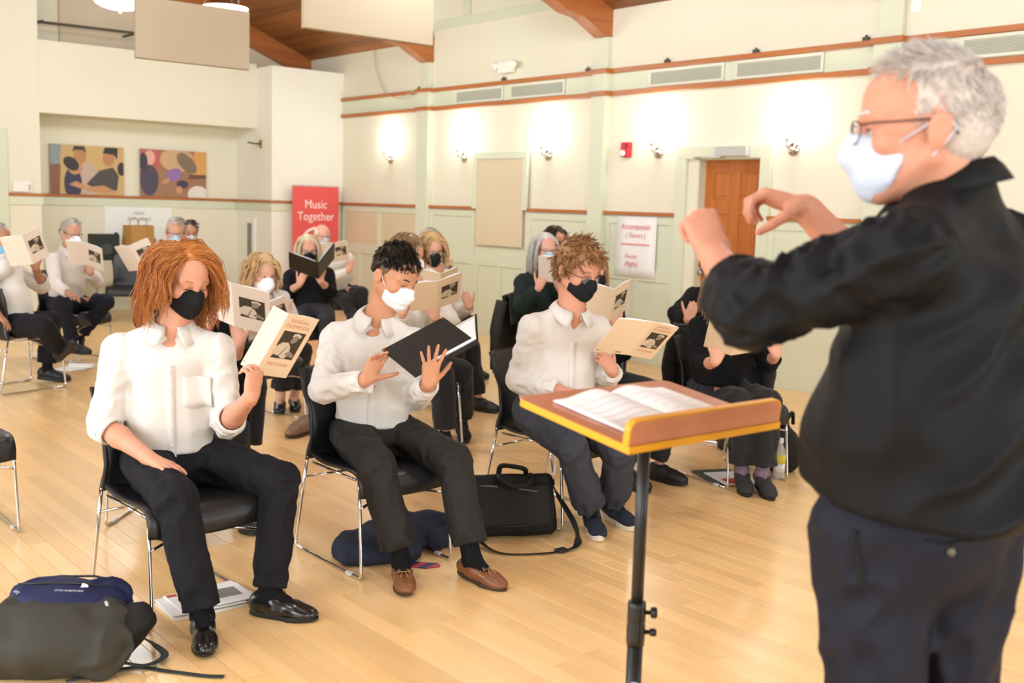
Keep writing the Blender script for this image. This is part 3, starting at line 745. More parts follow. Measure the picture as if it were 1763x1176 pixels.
# ------------------------------------------------------------------ people
def P(px, py, d):
    """point seen at a pixel of the photograph, d metres in front of the camera"""
    v = _f+_r*((px-881.5)/1861.7)+_u*((588-py)/1861.7)
    return V3(0, 0, 1.6)+V3(*v)*d
IR, IU, IA = V3(*_r), V3(*_u), V3(*_f)       # picture right, up and away, as world directions
black_cloth = mat('black_cotton', '#17171a', 0.85, bump=0.25, bscale=22, sheen=0.1)
def cloth(name, c, rough=0.85, bump=0.45, bscale=13): return mat(name, c, rough, bump=bump, bscale=bscale, detail=5, spec=0.2)
white_shirt = cloth('white_shirt_cotton', '#e0dcd6')
SHOE_L = 0.275
def shoe(parent, org, an, to, kind, mu, ms, h):
    an = V3(*an); to = V3(*to); f = unit(to-an+V3(0, 0, 0.06)); u0 = V3(0, 0, 1); l = unit(np.cross(u0, f)); u = np.cross(f, l)
    def Q(x, y, z): return an+f*x+l*y+u*(z-0.09)      # z above the sole
    S = SDF(); th = 0.016 if kind in ('flat', 'loafer', 'oxford') else 0.026
    k = 0.03
    S.cone(Q(-0.045, 0, th+0.028), Q(0.03, 0, th+0.030), 0.034, 0.038, k)
    S.cone(Q(0.03, 0, th+0.030), Q(0.10, 0.004, th+0.022), 0.040, 0.038, k)
    S.ell(Q(0.135, 0.004, th+0.012), [0.068, 0.045, 0.034 if kind != 'flat' else 0.028], np.stack([f, l, u]), k)
    if kind in ('oxford', 'sneaker', 'slipon', 'boot'):
        S.cone(Q(-0.035, 0, th+0.055), Q(0.01, 0, th+0.060), 0.030, 0.034, k)
    if kind == 'boot': S.cone(Q(-0.02, 0, th+0.05), Q(-0.01, 0, 0.13), 0.036, 0.038, k)
    zc_ = 0.105 if kind in ('oxford', 'sneaker', 'slipon') else 0.15 if kind == 'boot' else 0.072
    S.cut(Q(0, 0, th), -u, 0.004)
    S.cut(Q(-0.03, 0, zc_), u+f*0.05, 0.004)
    if kind in ('loafer', 'flat'): S.ell(Q(-0.005, 0, th+0.075), [0.060 if kind == 'loafer' else 0.085, 0.028, 0.045], np.stack([f, l, u]), 0.008, 'sub')
    g = empty('shoe', an-np.asarray(org)); g.parent = parent
    solid('upper', S, h, mu, g, None, 1, an)
    out = []
    for i in range(28):
        a = 2*math.pi*i/28; cx, sx = math.cos(a), math.sin(a); w = 0.046 if cx > 0 else 0.037
        x = 0.064+cx*0.142; y = sx*w*(1-0.16*math.exp(-((x-0.03)/0.05)**2)); out.append((x, y))
    mb = MB(); n = len(out)
    rings = ((0.0, 0.97), (0.004, 1.0), (th-0.003, 1.0), (th+0.003, 0.96)) if kind != 'sneaker' else ((0.0, 0.93), (0.006, 1.01), (th, 1.03), (th+0.006, 0.97))
    V = [Q((x-0.06)*s+0.06, y*s, z+(0.010*max(0, (x-0.13)/0.07) if z < th-0.001 or kind == 'sneaker' else 0))-an for z, s in rings for x, y in out]
    F = [(i+j*n, (i+1) % n+j*n, (i+1) % n+(j+1)*n, i+(j+1)*n) for j in range(len(rings)-1) for i in range(n)]+[tuple(range(n))[::-1], tuple(range((len(rings)-1)*n, len(rings)*n))]
    mb.add(V, F, False); mb.build('sole', ms, g)
    lm = {'oxford': mat('black_lace', '#0c0c0c', 0.7), 'sneaker': mat('grey_lace', '#5d6270', 0.8), 'loafer': mat('tan_lace', '#b98a4e', 0.7)}.get(kind)
    if lm:
        mb = MB()
        if kind == 'loafer':
            mb.tube([Vector(Q(*q)-an) for q in ((0.075, -0.030, th+0.046), (0.085, -0.012, th+0.056), (0.088, 0.0, th+0.059), (0.085, 0.012, th+0.056), (0.075, 0.030, th+0.046))], 0.0022, 5)
            for q in (-1, 1):
                mb.tube(spline([Vector(Q(*v)-an) for v in ((0.088, 0, th+0.060), (0.083, q*0.018, th+0.064), (0.095, q*0.024, th+0.058), (0.092, q*0.004, th+0.061))], 4), 0.002, 5)
                mb.tube([Vector(Q(*v)-an) for v in ((0.090, 0, th+0.060), (0.110, q*0.010, th+0.056), (0.128, q*0.016, th+0.048))], 0.0018, 5)
            for q in (-1, 1):   # moccasin seam around the toe
                pass
            mb.tube(spline([Vector(Q(*v)-an) for v in ((0.075, -0.036, th+0.036), (0.12, -0.034, th+0.034), (0.165, -0.018, th+0.030), (0.176, 0.004, th+0.028), (0.165, 0.024, th+0.030), (0.12, 0.038, th+0.034), (0.075, 0.036, th+0.036))], 4), 0.0026, 5)
        else:
            for i in range(5):
                x = 0.045+i*0.016; z = th+0.074-i*0.0075
                mb.tube([Vector(Q(x-0.004, -0.020, z-0.010)-an), Vector(Q(x, 0, z)-an), Vector(Q(x+0.004, 0.020, z-0.010)-an)], 0.0022, 5)
            for q in (-1, 1):
                mb.tube(spline([Vector(Q(*v)-an) for v in ((0.045, 0, th+0.078), (0.042, q*0.022, th+0.088), (0.055, q*0.034, th+0.072), (0.050, q*0.012, th+0.078))], 4), 0.0018, 5)
        mb.build('lace', lm, g)
    return g

def sim_hair(H, roots, d0, n, step, grav, rnd, wave=0.0, wl=0.05, vol=0.012, curl=0.0, guard=True, nrm_push=0.0, down=None, blend=0.25, neckr=0.07, spread=0.0, gw=1.0):
    """grow strands in the head's own frame, draping over the skull"""
    rs = np.random.RandomState(rnd); p = roots.copy(); d = d0/np.linalg.norm(d0, axis=1)[:, None]; out = [p.copy()]
    v = rs.rand(len(p), 1)*vol; ph = rs.rand(len(p))*6.28; ph2 = rs.rand(len(p))*6.28
    dn = H.ax @ V3(0, 0, -1) if down is None else V3(*down)
    ell = [((0, -0.012, 0.046), (0.076, 0.099, 0.089)), ((0, 0.025, -0.030), (0.066, 0.066, 0.090)), ((0, -0.03, -0.11), (neckr, neckr, 0.08))]
    if guard: ell.append(((0, 0.094, -0.010), (0.066*gw, 0.085*gw, 0.106)))
    for i in range(n):
        w = np.stack([np.sin(ph+i*step/wl*6.28), 0.6*np.cos(ph2+i*step/wl*6.28), 0.3*np.sin(ph2+i*step/wl*6.28)], 1)*wave
        d = d+dn*grav+w+rs.randn(*d.shape)*spread; d /= np.linalg.norm(d, axis=1)[:, None]
        p = p+d*step
        ve = v*min(1.0, (i+1)/6.0)
        for c, r in ell:
            rr_ = np.array(r)+ve; q = (p-np.array(c))/rr_; m = np.linalg.norm(q, axis=1)
            ins = m < 1; s = np.where(ins, 1/np.maximum(m, 1e-3), 1)[:, None]
            nr = q/rr_; nr /= np.linalg.norm(nr, axis=1)[:, None]+1e-12; dn_ = np.minimum((d*nr).sum(1), 0)[:, None]
            d = np.where(ins[:, None], d-nr*dn_, d); d /= np.linalg.norm(d, axis=1)[:, None]+1e-9
            p = np.array(c)+(p-np.array(c))*s
        out.append(p.copy())
    A = np.stack(out, 1)        # strand, point, 3 (local)
    return H.c+H.s*(A @ H.ax)
def scalp(n, rnd, hl, seed_dir=None):
    """roots on the scalp above a hairline table of (angle from front, height)"""
    rs = np.random.RandomState(rnd); R = []
    while len(R) < n:
        v = rs.randn(400, 3); v /= np.linalg.norm(v, axis=1)[:, None]
        p = np.array([0, -0.012, 0.046])+v*np.array([0.074, 0.097, 0.087])
        a = np.arctan2(np.abs(p[:, 0]), p[:, 1]); h = np.interp(a, [q[0] for q in hl], [q[1] for q in hl])
        R += [(x, y) for x, y in zip(p[p[:, 2] > h], v[p[:, 2] > h])]
    R = R[:n]; return np.array([r[0] for r in R]), np.array([r[1] for r in R])
HL = [(0, .092), (0.45, .088), (0.75, .066), (1.05, .030), (1.4, .012), (1.7, -.012), (2.0, -.035), (3.15, -.040)]
HL_HIGH = [(0, .118), (0.45, .112), (0.75, .085), (1.05, .040), (1.4, .015), (1.7, -.012), (2.0, -.03), (3.15, -.038)]
def cap(H, hl, thick, m, parent, org, h=0.006, amp=0.004, fr=60, inner=True):
    S = SDF(); s = H.s
    S.ell(H.p(0, -0.012, 0.046), [(0.074+thick*0.8)*s, (0.096+thick)*s, (0.086+thick)*s], H.ax)
    S.ell(H.p(0, -0.035, -0.005), [(0.066+thick*0.5)*s, (0.070+thick*0.5)*s, (0.062)*s], H.ax, 0.02)
    xs = [q[0] for q in hl]; ys = [q[1] for q in hl]
    def cutf(X, Y, Z):
        l, f, u = H.loc(X, Y, Z); a = np.arctan2(np.abs(l), f); return s*(u-np.interp(a, xs, ys))
    S.fnop(cutf, 'cut', 0.006)
    def disp(X, Y, Z):
        l, f, u = H.loc(X, Y, Z); return amp*noise3(l*fr, f*fr, u*fr*0.6, 9)
    return solid('hair', S, h, m, parent, disp, 1, org)
def strands(A, nch, r, spread, rnd, n_s=None, tip=0.35, conv=0.35, fuzz=0.0):
    """each guide lock becomes nch fine strands lying side by side"""
    rs = np.random.RandomState(rnd); G, K, _ = A.shape; t = np.linspace(0, 1, K); out = []
    prof = r*np.minimum(1.0, 0.6+t*3)*(1-(1-tip)*t**2)
    for g in range(G):
        T = np.gradient(A[g], axis=0); T /= np.linalg.norm(T, axis=1)[:, None]+1e-12
        N1 = np.cross(T, [0.3, 0.5, 0.81]); N1 /= np.linalg.norm(N1, axis=1)[:, None]+1e-12; N2 = np.cross(T, N1)
        for c in range(nch):
            a = rs.rand()*6.28; q = math.sqrt(rs.rand())*spread; w = q*(1-conv*t)+fuzz*np.sin(t*7+rs.rand()*6)*rs.randn()
            L = 0.80+0.2*rs.rand(); P_ = A[g]+N1*(math.cos(a)*w)[:, None]+N2*(math.sin(a)*w)[:, None]
            if L < 0.98: P_ = P_[0]+(P_-P_[0])*1.0; k = max(3, int(K*L)); P_ = P_[:k]; out.append((P_, prof[:k]*np.linspace(1, 0.7, k)))
            else: out.append((P_, prof))
    return out
def hair(H, style, m, parent, org, lod=1.0):
    """dispatch on the haircut; returns the hair object"""
    N = lambda k: max(30, int(k*lod)); w = 1/math.sqrt(lod)
    nc = 9 if lod >= 0.9 else 3; rr = 0.0011 if lod >= 0.9 else 0.0029
    if style == 'long_wavy':
        hl = [(0, .100), (0.45, .094), (0.75, .074), (1.0, .030), (1.25, .0), (1.6, -.02), (2.0, -.04), (3.15, -.04)]
        c = cap(H, [(a, b+0.004 if a < 1.1 else b-0.01) for a, b in hl], 0.012, m, parent, org, 0.005, 0.002)
        p, nm = scalp(N(560), 3, hl)
        p2, n2 = scalp(N(2400), 13, hl); kp = (np.abs(p2[:, 0]+0.02) < 0.022) & (p2[:, 2] > 0.06); p = np.concatenate([p, p2[kp]]); nm = np.concatenate([nm, n2[kp]])
        px = -0.02+np.random.RandomState(2).randn(len(p))*0.008; sg = np.where(p[:, 0] > px, 1, -1)[:, None]
        d = nm*0.38+sg*np.array([[0.9, 0.0, 0.0]])*np.clip(1.1-np.abs(nm[:, 0:1]), 0.1, 1)+np.array([[0, -0.42, 0.0]])
        A = sim_hair(H, p, d, 21, 0.0125, 0.22, 4, wave=0.22, wl=0.115, vol=0.036, blend=0.6, neckr=0.080, spread=0.02, gw=1.14)
        locks('lock', strands(A, nc-5, rr*1.6, 0.0085, 5, tip=0.35, conv=0.35, fuzz=0.0022), m, c, org, 3); return c
    if style == 'long_straight':
        c = cap(H, [(0, .085), (0.4, .080), (0.8, .05), (1.2, .0), (2.0, -.06), (3.15, -.06)], 0.010, m, parent, org, 0.008)
        p, nm = scalp(N(300), 3, [(0, .095), (0.5, .09), (0.9, .06), (1.15, .01), (1.5, -.01), (2.0, -.04), (3.15, -.04)])
        sg = np.where(p[:, 0] > 0, 1, -1)[:, None]; d = nm*0.35+sg*np.array([[0.8, 0.05, 0]])+np.array([[0, -0.1, 0]])
        A = sim_hair(H, p, d, 16, 0.0185, 0.5, 4, wave=0.04, vol=0.016, blend=0.5); locks('lock', strands(A, nc, rr*1.3, 0.007, 5, tip=0.5, conv=0.2, fuzz=0.001), m, c, org, 3); return c
    if style in ('bob', 'curly_bob'):
        cu = style == 'curly_bob'
        c = cap(H, [(0, .075), (0.4, .07), (0.8, .05), (1.15, -.01), (2.0, -.07), (3.15, -.07)], 0.016, m, parent, org, 0.008, 0.005, 40)
        p, nm = scalp(N(300), 5, [(0, .080), (0.5, .075), (0.9, .055), (1.15, .0), (1.5, -.02), (2.0, -.04), (3.15, -.04)])
        sg = np.where(p[:, 0] > 0.02, 1, -1)[:, None]; d = nm*0.5+sg*np.array([[0.7, 0.10, 0.0]])+np.array([[0, -0.1, 0]])
        A = sim_hair(H, p, d, 12, 0.0145, 0.30, 4, wave=0.40 if cu else 0.10, wl=0.06, vol=0.024, blend=0.5); locks('lock', strands(A, nc, rr*1.3, 0.008, 5, tip=0.5, conv=0.3, fuzz=0.002), m, c, org, 3); return c
    if style == 'fringe':
        hl = [(0, .078), (0.4, .072), (0.75, .064), (1.0, .062), (1.45, .060), (1.9, .045), (2.3, .0), (3.15, -.02)]
        c = cap(H, [(a, b-0.006 if a < 0.9 else b) for a, b in hl], 0.012, m, parent, org, 0.005, 0.003, 50)
        p, nm = scalp(N(520), 3, hl)
        top = np.clip((p[:, 2:3]-0.06)/0.05, 0, 1)
        d = nm*0.30+np.array([[-0.45, 0.9, 0.0]])*top+np.array([[-0.15, 0.25, -0.8]])*(1-top)
        A = sim_hair(H, p, d, 11, 0.0082, 0.10, 4, wave=0.14, wl=0.07, vol=0.030, guard=False, blend=0.75, spread=0.03)
        k = (0.30+0.55*top)[:, :, None]; A = A[:, :1]+(A-A[:, :1])*k if False else A[:, :9]
        A = np.stack([np.stack([np.interp(np.linspace(0, q, 9), np.linspace(0, 1, 9), a[:, j]) for j in range(3)], 1) for a, q in zip(A, (0.35+0.62*top)[:, 0])])
        locks('lock', strands(A, nc+1, rr*1.1, 0.0072, 5, tip=0.25, conv=0.45, fuzz=0.0012), m, c, org, 3)
        S = SDF(); s = H.s      # close-cropped sides
        S.ell(H.p(0, -0.012, 0.046), [0.0775*s, 0.0985*s, 0.089*s], H.ax); xs = [0, 1.0, 1.2, 1.5, 1.8, 3.15]; ys = [.2, .2, .035, .008, -.02, -.05]
        def cutf(X, Y, Z):
            l, f, u = H.loc(X, Y, Z); a = np.arctan2(np.abs(l), f); return s*np.minimum(u-np.interp(a, xs, ys), 0.075-u)
        S.fnop(cutf, 'cut', 0.003); solid('cropped_side', S, 0.005, mat('stubble_hair', '#6d5848', 0.8, bump=0.2, bscale=500), c, None, 1, org)
        return c
    if style == 'curly_short':
        hl = [(0, .080), (0.5, .076), (0.85, .06), (1.1, .025), (1.45, .004), (1.9, -.02), (3.15, -.04)]
        c = cap(H, hl, 0.024, m, parent, org, 0.005, 0.008, 46)
        p, nm = scalp(N(480), 3, hl)
        rs = np.random.RandomState(8); tg = rs.randn(len(p), 3); tg -= nm*(tg*nm).sum(1)[:, None]; tg /= np.linalg.norm(tg, axis=1)[:, None]
        top = np.clip((p[:, 2:3]-0.02)/0.08, 0, 1); d = nm*0.5+tg*0.5+np.array([[0.3, 0.7, 0.0]])*top+np.array([[0, -0.2, -0.6]])*(1-top)
        A = sim_hair(H, p, d, 14, 0.0058, 0.06, 4, wave=0.50, wl=0.045, vol=0.030, guard=False, blend=0.5); locks('lock', strands(A, nc-3, rr*1.35, 0.0058, 5, tip=0.6, conv=0.1), m, c, org, 3); return c
    if style == 'spiky':
        c = cap(H, [(0, .105), (0.5, .098), (0.8, .075), (1.1, .020), (1.45, -.005), (1.8, -.03), (3.15, -.085)], 0.004, m, parent, org, 0.005, 0.001)
        p, nm = scalp(N(1500), 3, [(0, .102), (0.5, .095), (0.8, .072), (1.05, .022), (1.45, -.002), (1.8, -.03), (3.15, -.04)])
        top = np.clip((p[:, 2:3]-0.065)/0.05, 0, 1); d = nm*(0.22+0.45*top)+np.array([[0, 0.95, 0.0]])*top+np.array([[0, -0.65, -0.9]])*(1-top)
        A = sim_hair(H, p, d, 6, 0.0075, 0.03, 4, wave=0.05, vol=0.004, guard=False, blend=0.7, spread=0.06)
        k = np.clip((p[:, 2]-0.04)/0.07, 0.62, 0.95)[:, None, None]; A = A[:, :1]+(A-A[:, :1])*k
        locks('lock', strands(A, 4, 0.0009, 0.0030, 5, tip=0.2, conv=0.5), m, c, org, 3); return c
    if style == 'balding':
        S = SDF(); s = H.s
        S.ell(H.p(0, -0.018, 0.036), [0.082*s, 0.100*s, 0.085*s], H.ax)
        xs = [0, 0.95, 1.15, 1.5, 1.9, 3.15]; lo_ = [.3, .3, .02, .0, -.03, -.05]; hi_ = [0, 0.0, .062, .075, .085, .095]
        def cutf(X, Y, Z):
            l, f, u = H.loc(X, Y, Z); a = np.arctan2(np.abs(l), f); return s*np.minimum(u-np.interp(a, xs, lo_), np.interp(a, xs, hi_)-u)
        S.fnop(cutf, 'cut', 0.004); return solid('hair', S, 0.007, m, parent, None, 1, org)
    # 'short'
    hl = HL_HIGH if style == 'receding' else HL
    c = cap(H, hl, 0.009, m, parent, org, 0.007, 0.003, 50)
    p, nm = scalp(N(320), 6, hl)
    top = np.clip((p[:, 2:3]-0.04)/0.06, 0, 1); d = nm*0.35+np.array([[0.7, 0.15, 0.0]])*top+np.array([[0, -0.4, -0.9]])*(1-top)
    A = sim_hair(H, p, d, 6, 0.008, 0.06, 4, wave=0.06, vol=0.010, guard=False, blend=0.6); locks('lock', strands(A, nc, rr*1.2, 0.006, 5, conv=0.3), m, c, org, 3)
    if style == 'ponytail':
        b = H.p(0, -0.105, 0.02); pts = [b, H.p(0, -0.125, -0.02), H.p(0.01, -0.115, -0.08), H.p(0.015, -0.10, -0.15)]
        MB().tube([Vector(v-np.asarray(org)) for v in pts], [0.016, 0.020, 0.016, 0.005], 8).build('ponytail', m, c)
    return c

def lerp(a, b, t): return V3(*a)*(1-t)+V3(*b)*t
def front_of(V, o, side, fwd, up, s, h, tol=0.012):
    """how far forward a garment reaches at (side, height) about o"""
    q = V-o; m = (np.abs(q@side-s) < tol) & (np.abs(q@up-h) < tol)
    return (q[m]@fwd).max() if m.any() else None
def person(label, J, o):
    """J joints, o options; returns the root. Parts: body, shirt (collar, placket, button, pocket), trousers, shoes, hair, mask, glasses"""
    J = {k: V3(*v) for k, v in J.items()}
    hipM = (J['hipL']+J['hipR'])/2; shM = (J['shL']+J['shR'])/2
    org = V3(hipM[0], hipM[1], 0); h = o.get('h', 0.010); b = o.get('build', 1.0); seed = o.get('seed', 1); belly = o.get('belly', 0.0)
    root = thing('person', label, 'person', tuple(org))
    side = unit(V3(J['shL'][0]-J['shR'][0], J['shL'][1]-J['shR'][1], 0)+V3(J['hipL'][0]-J['hipR'][0], J['hipL'][1]-J['hipR'][1], 0))
    up = unit(shM-hipM); fwd = unit(np.cross(side, up)); fh = unit(V3(fwd[0], fwd[1], 0))
    neck = J['neck']+V3(0, 0, 0.0)
    H = Head(o.get('head', J['head']), o.get('face', fh), o.get('headup', (0, 0, 1)), o.get('hs', 1.03))
    sk = skin(o.get('skin', '#d9a58a')); wide = o.get('wide', 1.0)
    foreground = h <= 0.008
    # ---- body
    parts = []
    if not o.get('nohead'):
        S = head_sdf(H, neck+V3(0, 0, 0.02), wide, o.get('lid', 0.4)); parts.append(S.mesh(0.0050 if foreground else 0.0100)); parts[-1] = (relax(*parts[-1], 1), parts[-1][1])
    roll = o.get('sleeve', 'long')
    for sd, q in (('L', 1), ('R', -1)):
        hd = o.get('hand'+sd)
        if hd is None: continue
        S = SDF(); el, w = J['el'+sd], J['wr'+sd]; ar = o.get('arm', 1.0)
        S.cone(lerp(el, w, -0.10), lerp(el, w, 0.35), 0.040*ar, 0.042*ar, 0.02); S.cone(lerp(el, w, 0.35), w, 0.041*ar, 0.0265*ar, 0.02)
        S.ell(lerp(el, w, 0.94), [0.030*ar, 0.024*ar, 0.03], None, 0.01)
        hd = dict(hd); hv = hd.pop('h', unit(w-el)); nv = hd.pop('n', -up)
        hand_sdf(S, w, hv, nv, q, **hd)
        V, F = S.mesh(0.0039 if foreground else 0.0078); parts.append((relax(V, F, 1, 0.3), F))
    C = SDF()           # the trunk and limbs beneath the clothes
    C.ecap(hipM+up*0.03, lerp(hipM, shM, 0.6), (0.12, 0.08), (0.12, 0.08), side, 0.05); C.ecap(lerp(hipM, shM, 0.5), lerp(hipM, shM, 0.95), (0.12, 0.08), (0.12, 0.06), side, 0.05)
    C.cone(shM, neck+V3(0, 0, 0.02), 0.05, 0.045, 0.03)
    for sd in 'LR':
        C.cone(J['sh'+sd], J['el'+sd], 0.035, 0.030, 0.02); C.cone(shM, J['sh'+sd], 0.04, 0.035, 0.02)
        C.cone(J['el'+sd], lerp(J['el'+sd], J['wr'+sd], 0.5), 0.028, 0.024, 0.01)
        C.cone(J['hip'+sd], J['kn'+sd], 0.055, 0.04, 0.02); C.cone(J['kn'+sd], J['an'+sd], 0.038, 0.026, 0.02); C.cone(hipM, J['hip'+sd], 0.06, 0.055, 0.02)
    parts.append(C.mesh(0.020))
    if o.get('bareshin'):
        S = SDF()
        for sd in 'LR': S.cone(lerp(J['kn'+sd], J['an'+sd], 0.6), J['an'+sd]+V3(0, 0, -0.02), 0.042, 0.034, 0.02); S.cone(J['an'+sd]+V3(0, 0, -0.02), lerp(J['an'+sd], J['to'+sd], 0.6), 0.034, 0.026, 0.02)
        parts.append(S.mesh(0.008))
    body = merged('body', parts, sk, root, org)
    # ---- face
    if not o.get('nohead'):
        if o.get('hairm'):
            hair(H, o['hair'], o['hairm'], body, org, o.get('hlod', 1.0 if foreground else 0.5))
        if o.get('mask'): make_mask(H, o['mask'][0], o['mask'][1], body, org, wide, 0.0042 if foreground else 0.008, o.get('mback', 0.0))
        make_eyes(H, body, org, o.get('iris', '#3b2a1c'), o.get('browm', o.get('hairm')), o.get('lid', 0.4))
        if o.get('glasses'): make_glasses(H, body, org, o['glasses'], wide, o.get('gdrop', 0.0), o.get('gdy', 0.0))
    # ---- top
    sm = o.get('shirt', white_shirt); S = SDF(); fa = o.get('fold', 0.017)
    f1 = (fa*0.8, 9, 7, seed); f2 = (fa*0.55, 26, 1.5, seed+1)
    wst = o.get('waist', 0.06)
    S.ecap(hipM+up*0.06, lerp(hipM, shM, 0.50), (0.158*b, (0.118+belly)*b), (0.160*b, (0.115+belly*0.6)*b), side, 0.06, fold=f1)
    if belly: S.ell(lerp(hipM, shM, 0.28)+fwd*0.05, [0.145*b, 0.10*b+belly, 0.15], np.stack([side, fwd, up]), 0.08)
    S.ecap(lerp(hipM, shM, 0.42), lerp(hipM, shM, 0.80), (0.162*b, 0.116*b), (0.150*b, 0.104*b), side, 0.06, fold=f1)
    S.ecap(lerp(J['shL'], J['shR'], 0.20)-up*0.035, lerp(J['shL'], J['shR'], 0.80)-up*0.035, (0.050*b, 0.066*b), (0.050*b, 0.066*b), up, 0.06)
    if o.get('bust'):
        for q in (-1, 1): S.ell(lerp(hipM, shM, 0.66)+fwd*0.085+side*q*0.075, [0.075, 0.065, 0.075], np.stack([side, fwd, up]), 0.05)
    nb = neck+up*0.052
    for sd in 'LR': S.cone(nb-up*0.034, J['sh'+sd]-up*0.014, 0.056*b, 0.050*b, 0.05)
    for sd in 'LR':
        s0, e0, w0 = J['sh'+sd], J['el'+sd], J['wr'+sd]; a = o.get('slv', 1.0)*b
        S.cone(s0-up*0.012, lerp(s0, e0, 0.97), 0.060*a, 0.054*a, 0.03, fold=f2)
        if roll == 'long':
            S.cone(e0, lerp(e0, w0, 0.93), 0.056*a, 0.042*a, 0.02, fold=(fa*0.6, 30, 1.5, seed+3), flat=True)
        elif roll == 'rolled':
            t = o.get('rollt', 0.22)
            S.cone(e0, lerp(e0, w0, t*0.6), 0.058*a, 0.058*a, 0.02, fold=f2, flat=True)
        elif roll == 'three':
            S.cone(e0, lerp(e0, w0, 0.6), 0.054*a, 0.046*a, 0.02, fold=f2, flat=True)
    if roll == 'long':
        for sd in 'LR': pass
    S.cut_near(hipM+up*wst, -up, hipM, 0.27, 0.012)
    # neckline
    nf = unit(V3(*H.c)-neck); ndir = unit(up*0.8+nf*0.5)
    S.cone(nb-up*0.012+fwd*0.010, nb+ndir*0.15+fwd*0.02, 0.060*wide*H.s, 0.068*wide*H.s, 0.01, 'sub')
    if o.get('vneck', True): S.cone(nb+fwd*0.075-up*0.095, nb+fwd*0.085+up*0.02, 0.004, 0.036, 0.012, 'sub')
    hs_ = h*1.08
    V, F = S.mesh(hs_); V = relax(V, F, 1, 0.4)
    shirt = raw('shirt' if o.get('collar', True) else 'top', V-org, F, sm, root, smooth=True)
    if o.get('collar', True): collar(shirt, neck, ndir, side, fwd, up, wide*H.s*o.get('cw', 1.0), o.get('collarm', sm), org)
    if o.get('placket'):
        pts = []
        for t in np.linspace(0.90, 0.12, 16):
            c = lerp(hipM, shM, t)*1.0; hh = (c-hipM)@up; fr = front_of(V, hipM, side, fwd, up, 0.0, hh)
            if fr is not None: pts.append((hh, fr))
        mb = MB(); Vp = []
        for hh, fr in pts:
            for s_, d_ in ((-0.017, -0.003), (-0.016, 0.003), (0.016, 0.003), (0.017, -0.003)): Vp.append(Vector(hipM+up*hh+fwd*(fr+d_)+side*s_-org))
        mb.add(Vp, [(4*i+k, 4*i+k+1, 4*i+k+5, 4*i+k+4) for i in range(len(pts)-1) for k in range(3)], True); mb.build('placket', sm, shirt)
        for hh, fr in pts[1::3]:
            MB().lathe([(0.0001, 0.0), (0.0045, 0.0), (0.005, 0.0015), (0.004, 0.003), (0.0001, 0.0022)], Vector(hipM+up*hh+fwd*(fr+0.003)-org), 10, Vector(fwd)).build('button', mat('shirt_button', '#e6dfd4', 0.3), shirt)
    if o.get('pocket'):
        Vp = []; n = 6; ok = True
        for i in range(n+1):
            for j in range(n+1):
                s_ = 0.045+0.105*j/n; hh = (0.80-0.0)*np.linalg.norm(shM-hipM)-0.115*i/n+(-0.012*abs(1-2*abs(j/n-0.5)) if i == n else 0)
                fr = front_of(V, hipM, side, fwd, up, s_, hh, 0.016); ok = ok and fr is not None
                Vp.append(Vector(hipM+up*hh+side*s_+fwd*((fr or 0)-0.0005)-org))
        if ok: MB().add(Vp, [(i*(n+1)+j, i*(n+1)+j+1, (i+1)*(n+1)+j+1, (i+1)*(n+1)+j) for i in range(n) for j in range(n)], True).build('pocket', sm, shirt).modifiers.new('thick', 'SOLIDIFY').thickness = 0.002
    if roll == 'rolled':
        for sd in 'LR':
            e0, w0, s0 = J['el'+sd], J['wr'+sd], J['sh'+sd]; t = o.get('rollt', 0.22); a = b*o.get('slv', 1.0); ax = unit(w0-e0)
            S2 = SDF(); p0, p1 = lerp(e0, w0, t*0.1), lerp(e0, w0, t)
            S2.cone(p0, p1, 0.060*a, 0.058*a, 0.01, fold=(0.004, 45, 1.4, seed+7)); S2.cut(p1, ax, 0.006); S2.cut(p0, -ax, 0.01)
            S2.cone(lerp(e0, w0, t*0.5), lerp(e0, w0, t+0.3), 0.046*a, 0.050*a, 0.006, 'sub')
            solid('rolled_cuff', S2, min(h, 0.007), sm, shirt, None, 1, org)
    elif o.get('cuffs', True) and roll == 'long':
        for sd in 'LR':
            e0, w0 = J['el'+sd], J['wr'+sd]; p0, p1 = lerp(e0, w0, 0.74), lerp(e0, w0, 0.96); ax = unit(w0-e0); a = b
            S2 = SDF(); S2.cone(p0, p1+ax*0.03, 0.044*a, 0.041*a, 0.01); S2.cut(p1, ax, 0.004); S2.cut(p0, -ax, 0.004); S2.cone(p1-ax*0.03, p1+ax*0.05, 0.034*a, 0.036*a, 0.004, 'sub')
            solid('cuff', S2, min(h, 0.008), sm, shirt, None, 1, org)
    # ---- trousers
    tm = o.get('trousers', black_cloth); S = SDF(); ft = o.get('tfold', 0.014); tw = o.get('tw', 1.0); lw = o.get('leg', 1.0)
    upl = unit(up*0.5+V3(0, 0, 0.5))
    S.ecap(hipM+up*(wst+0.035), hipM+V3(0, 0, -0.0), (0.148*b*tw, (0.112+belly*0.35)*b), (0.165*b*tw, 0.125*b), side, 0.05, fold=(ft*0.5, 8, 8, seed+5))
    for sd in 'LR':
        hp, kn, an = J['hip'+sd], J['kn'+sd], J['an'+sd]
        S.cone(hp, lerp(hp, kn, 0.98), 0.092*b*lw, 0.070*lw, 0.04, fold=(ft, 18, 1.6, seed+6)); hem = lerp(kn, an, o.get('hem', 0.92))
        S.cone(kn, hem, 0.068*lw, 0.056*lw*o.get('flare', 1.0), 0.03, fold=(ft*1.1, 14, 1.6, seed+8), flat=True)
    S.cut_near(hipM+up*(wst+0.028), up, hipM+up*0.14, 0.26, 0.006)
    V, F = S.mesh(h*1.2); V = relax(V, F, 1, 0.3); tr = raw('trousers', V-org, F, tm, root, smooth=True)
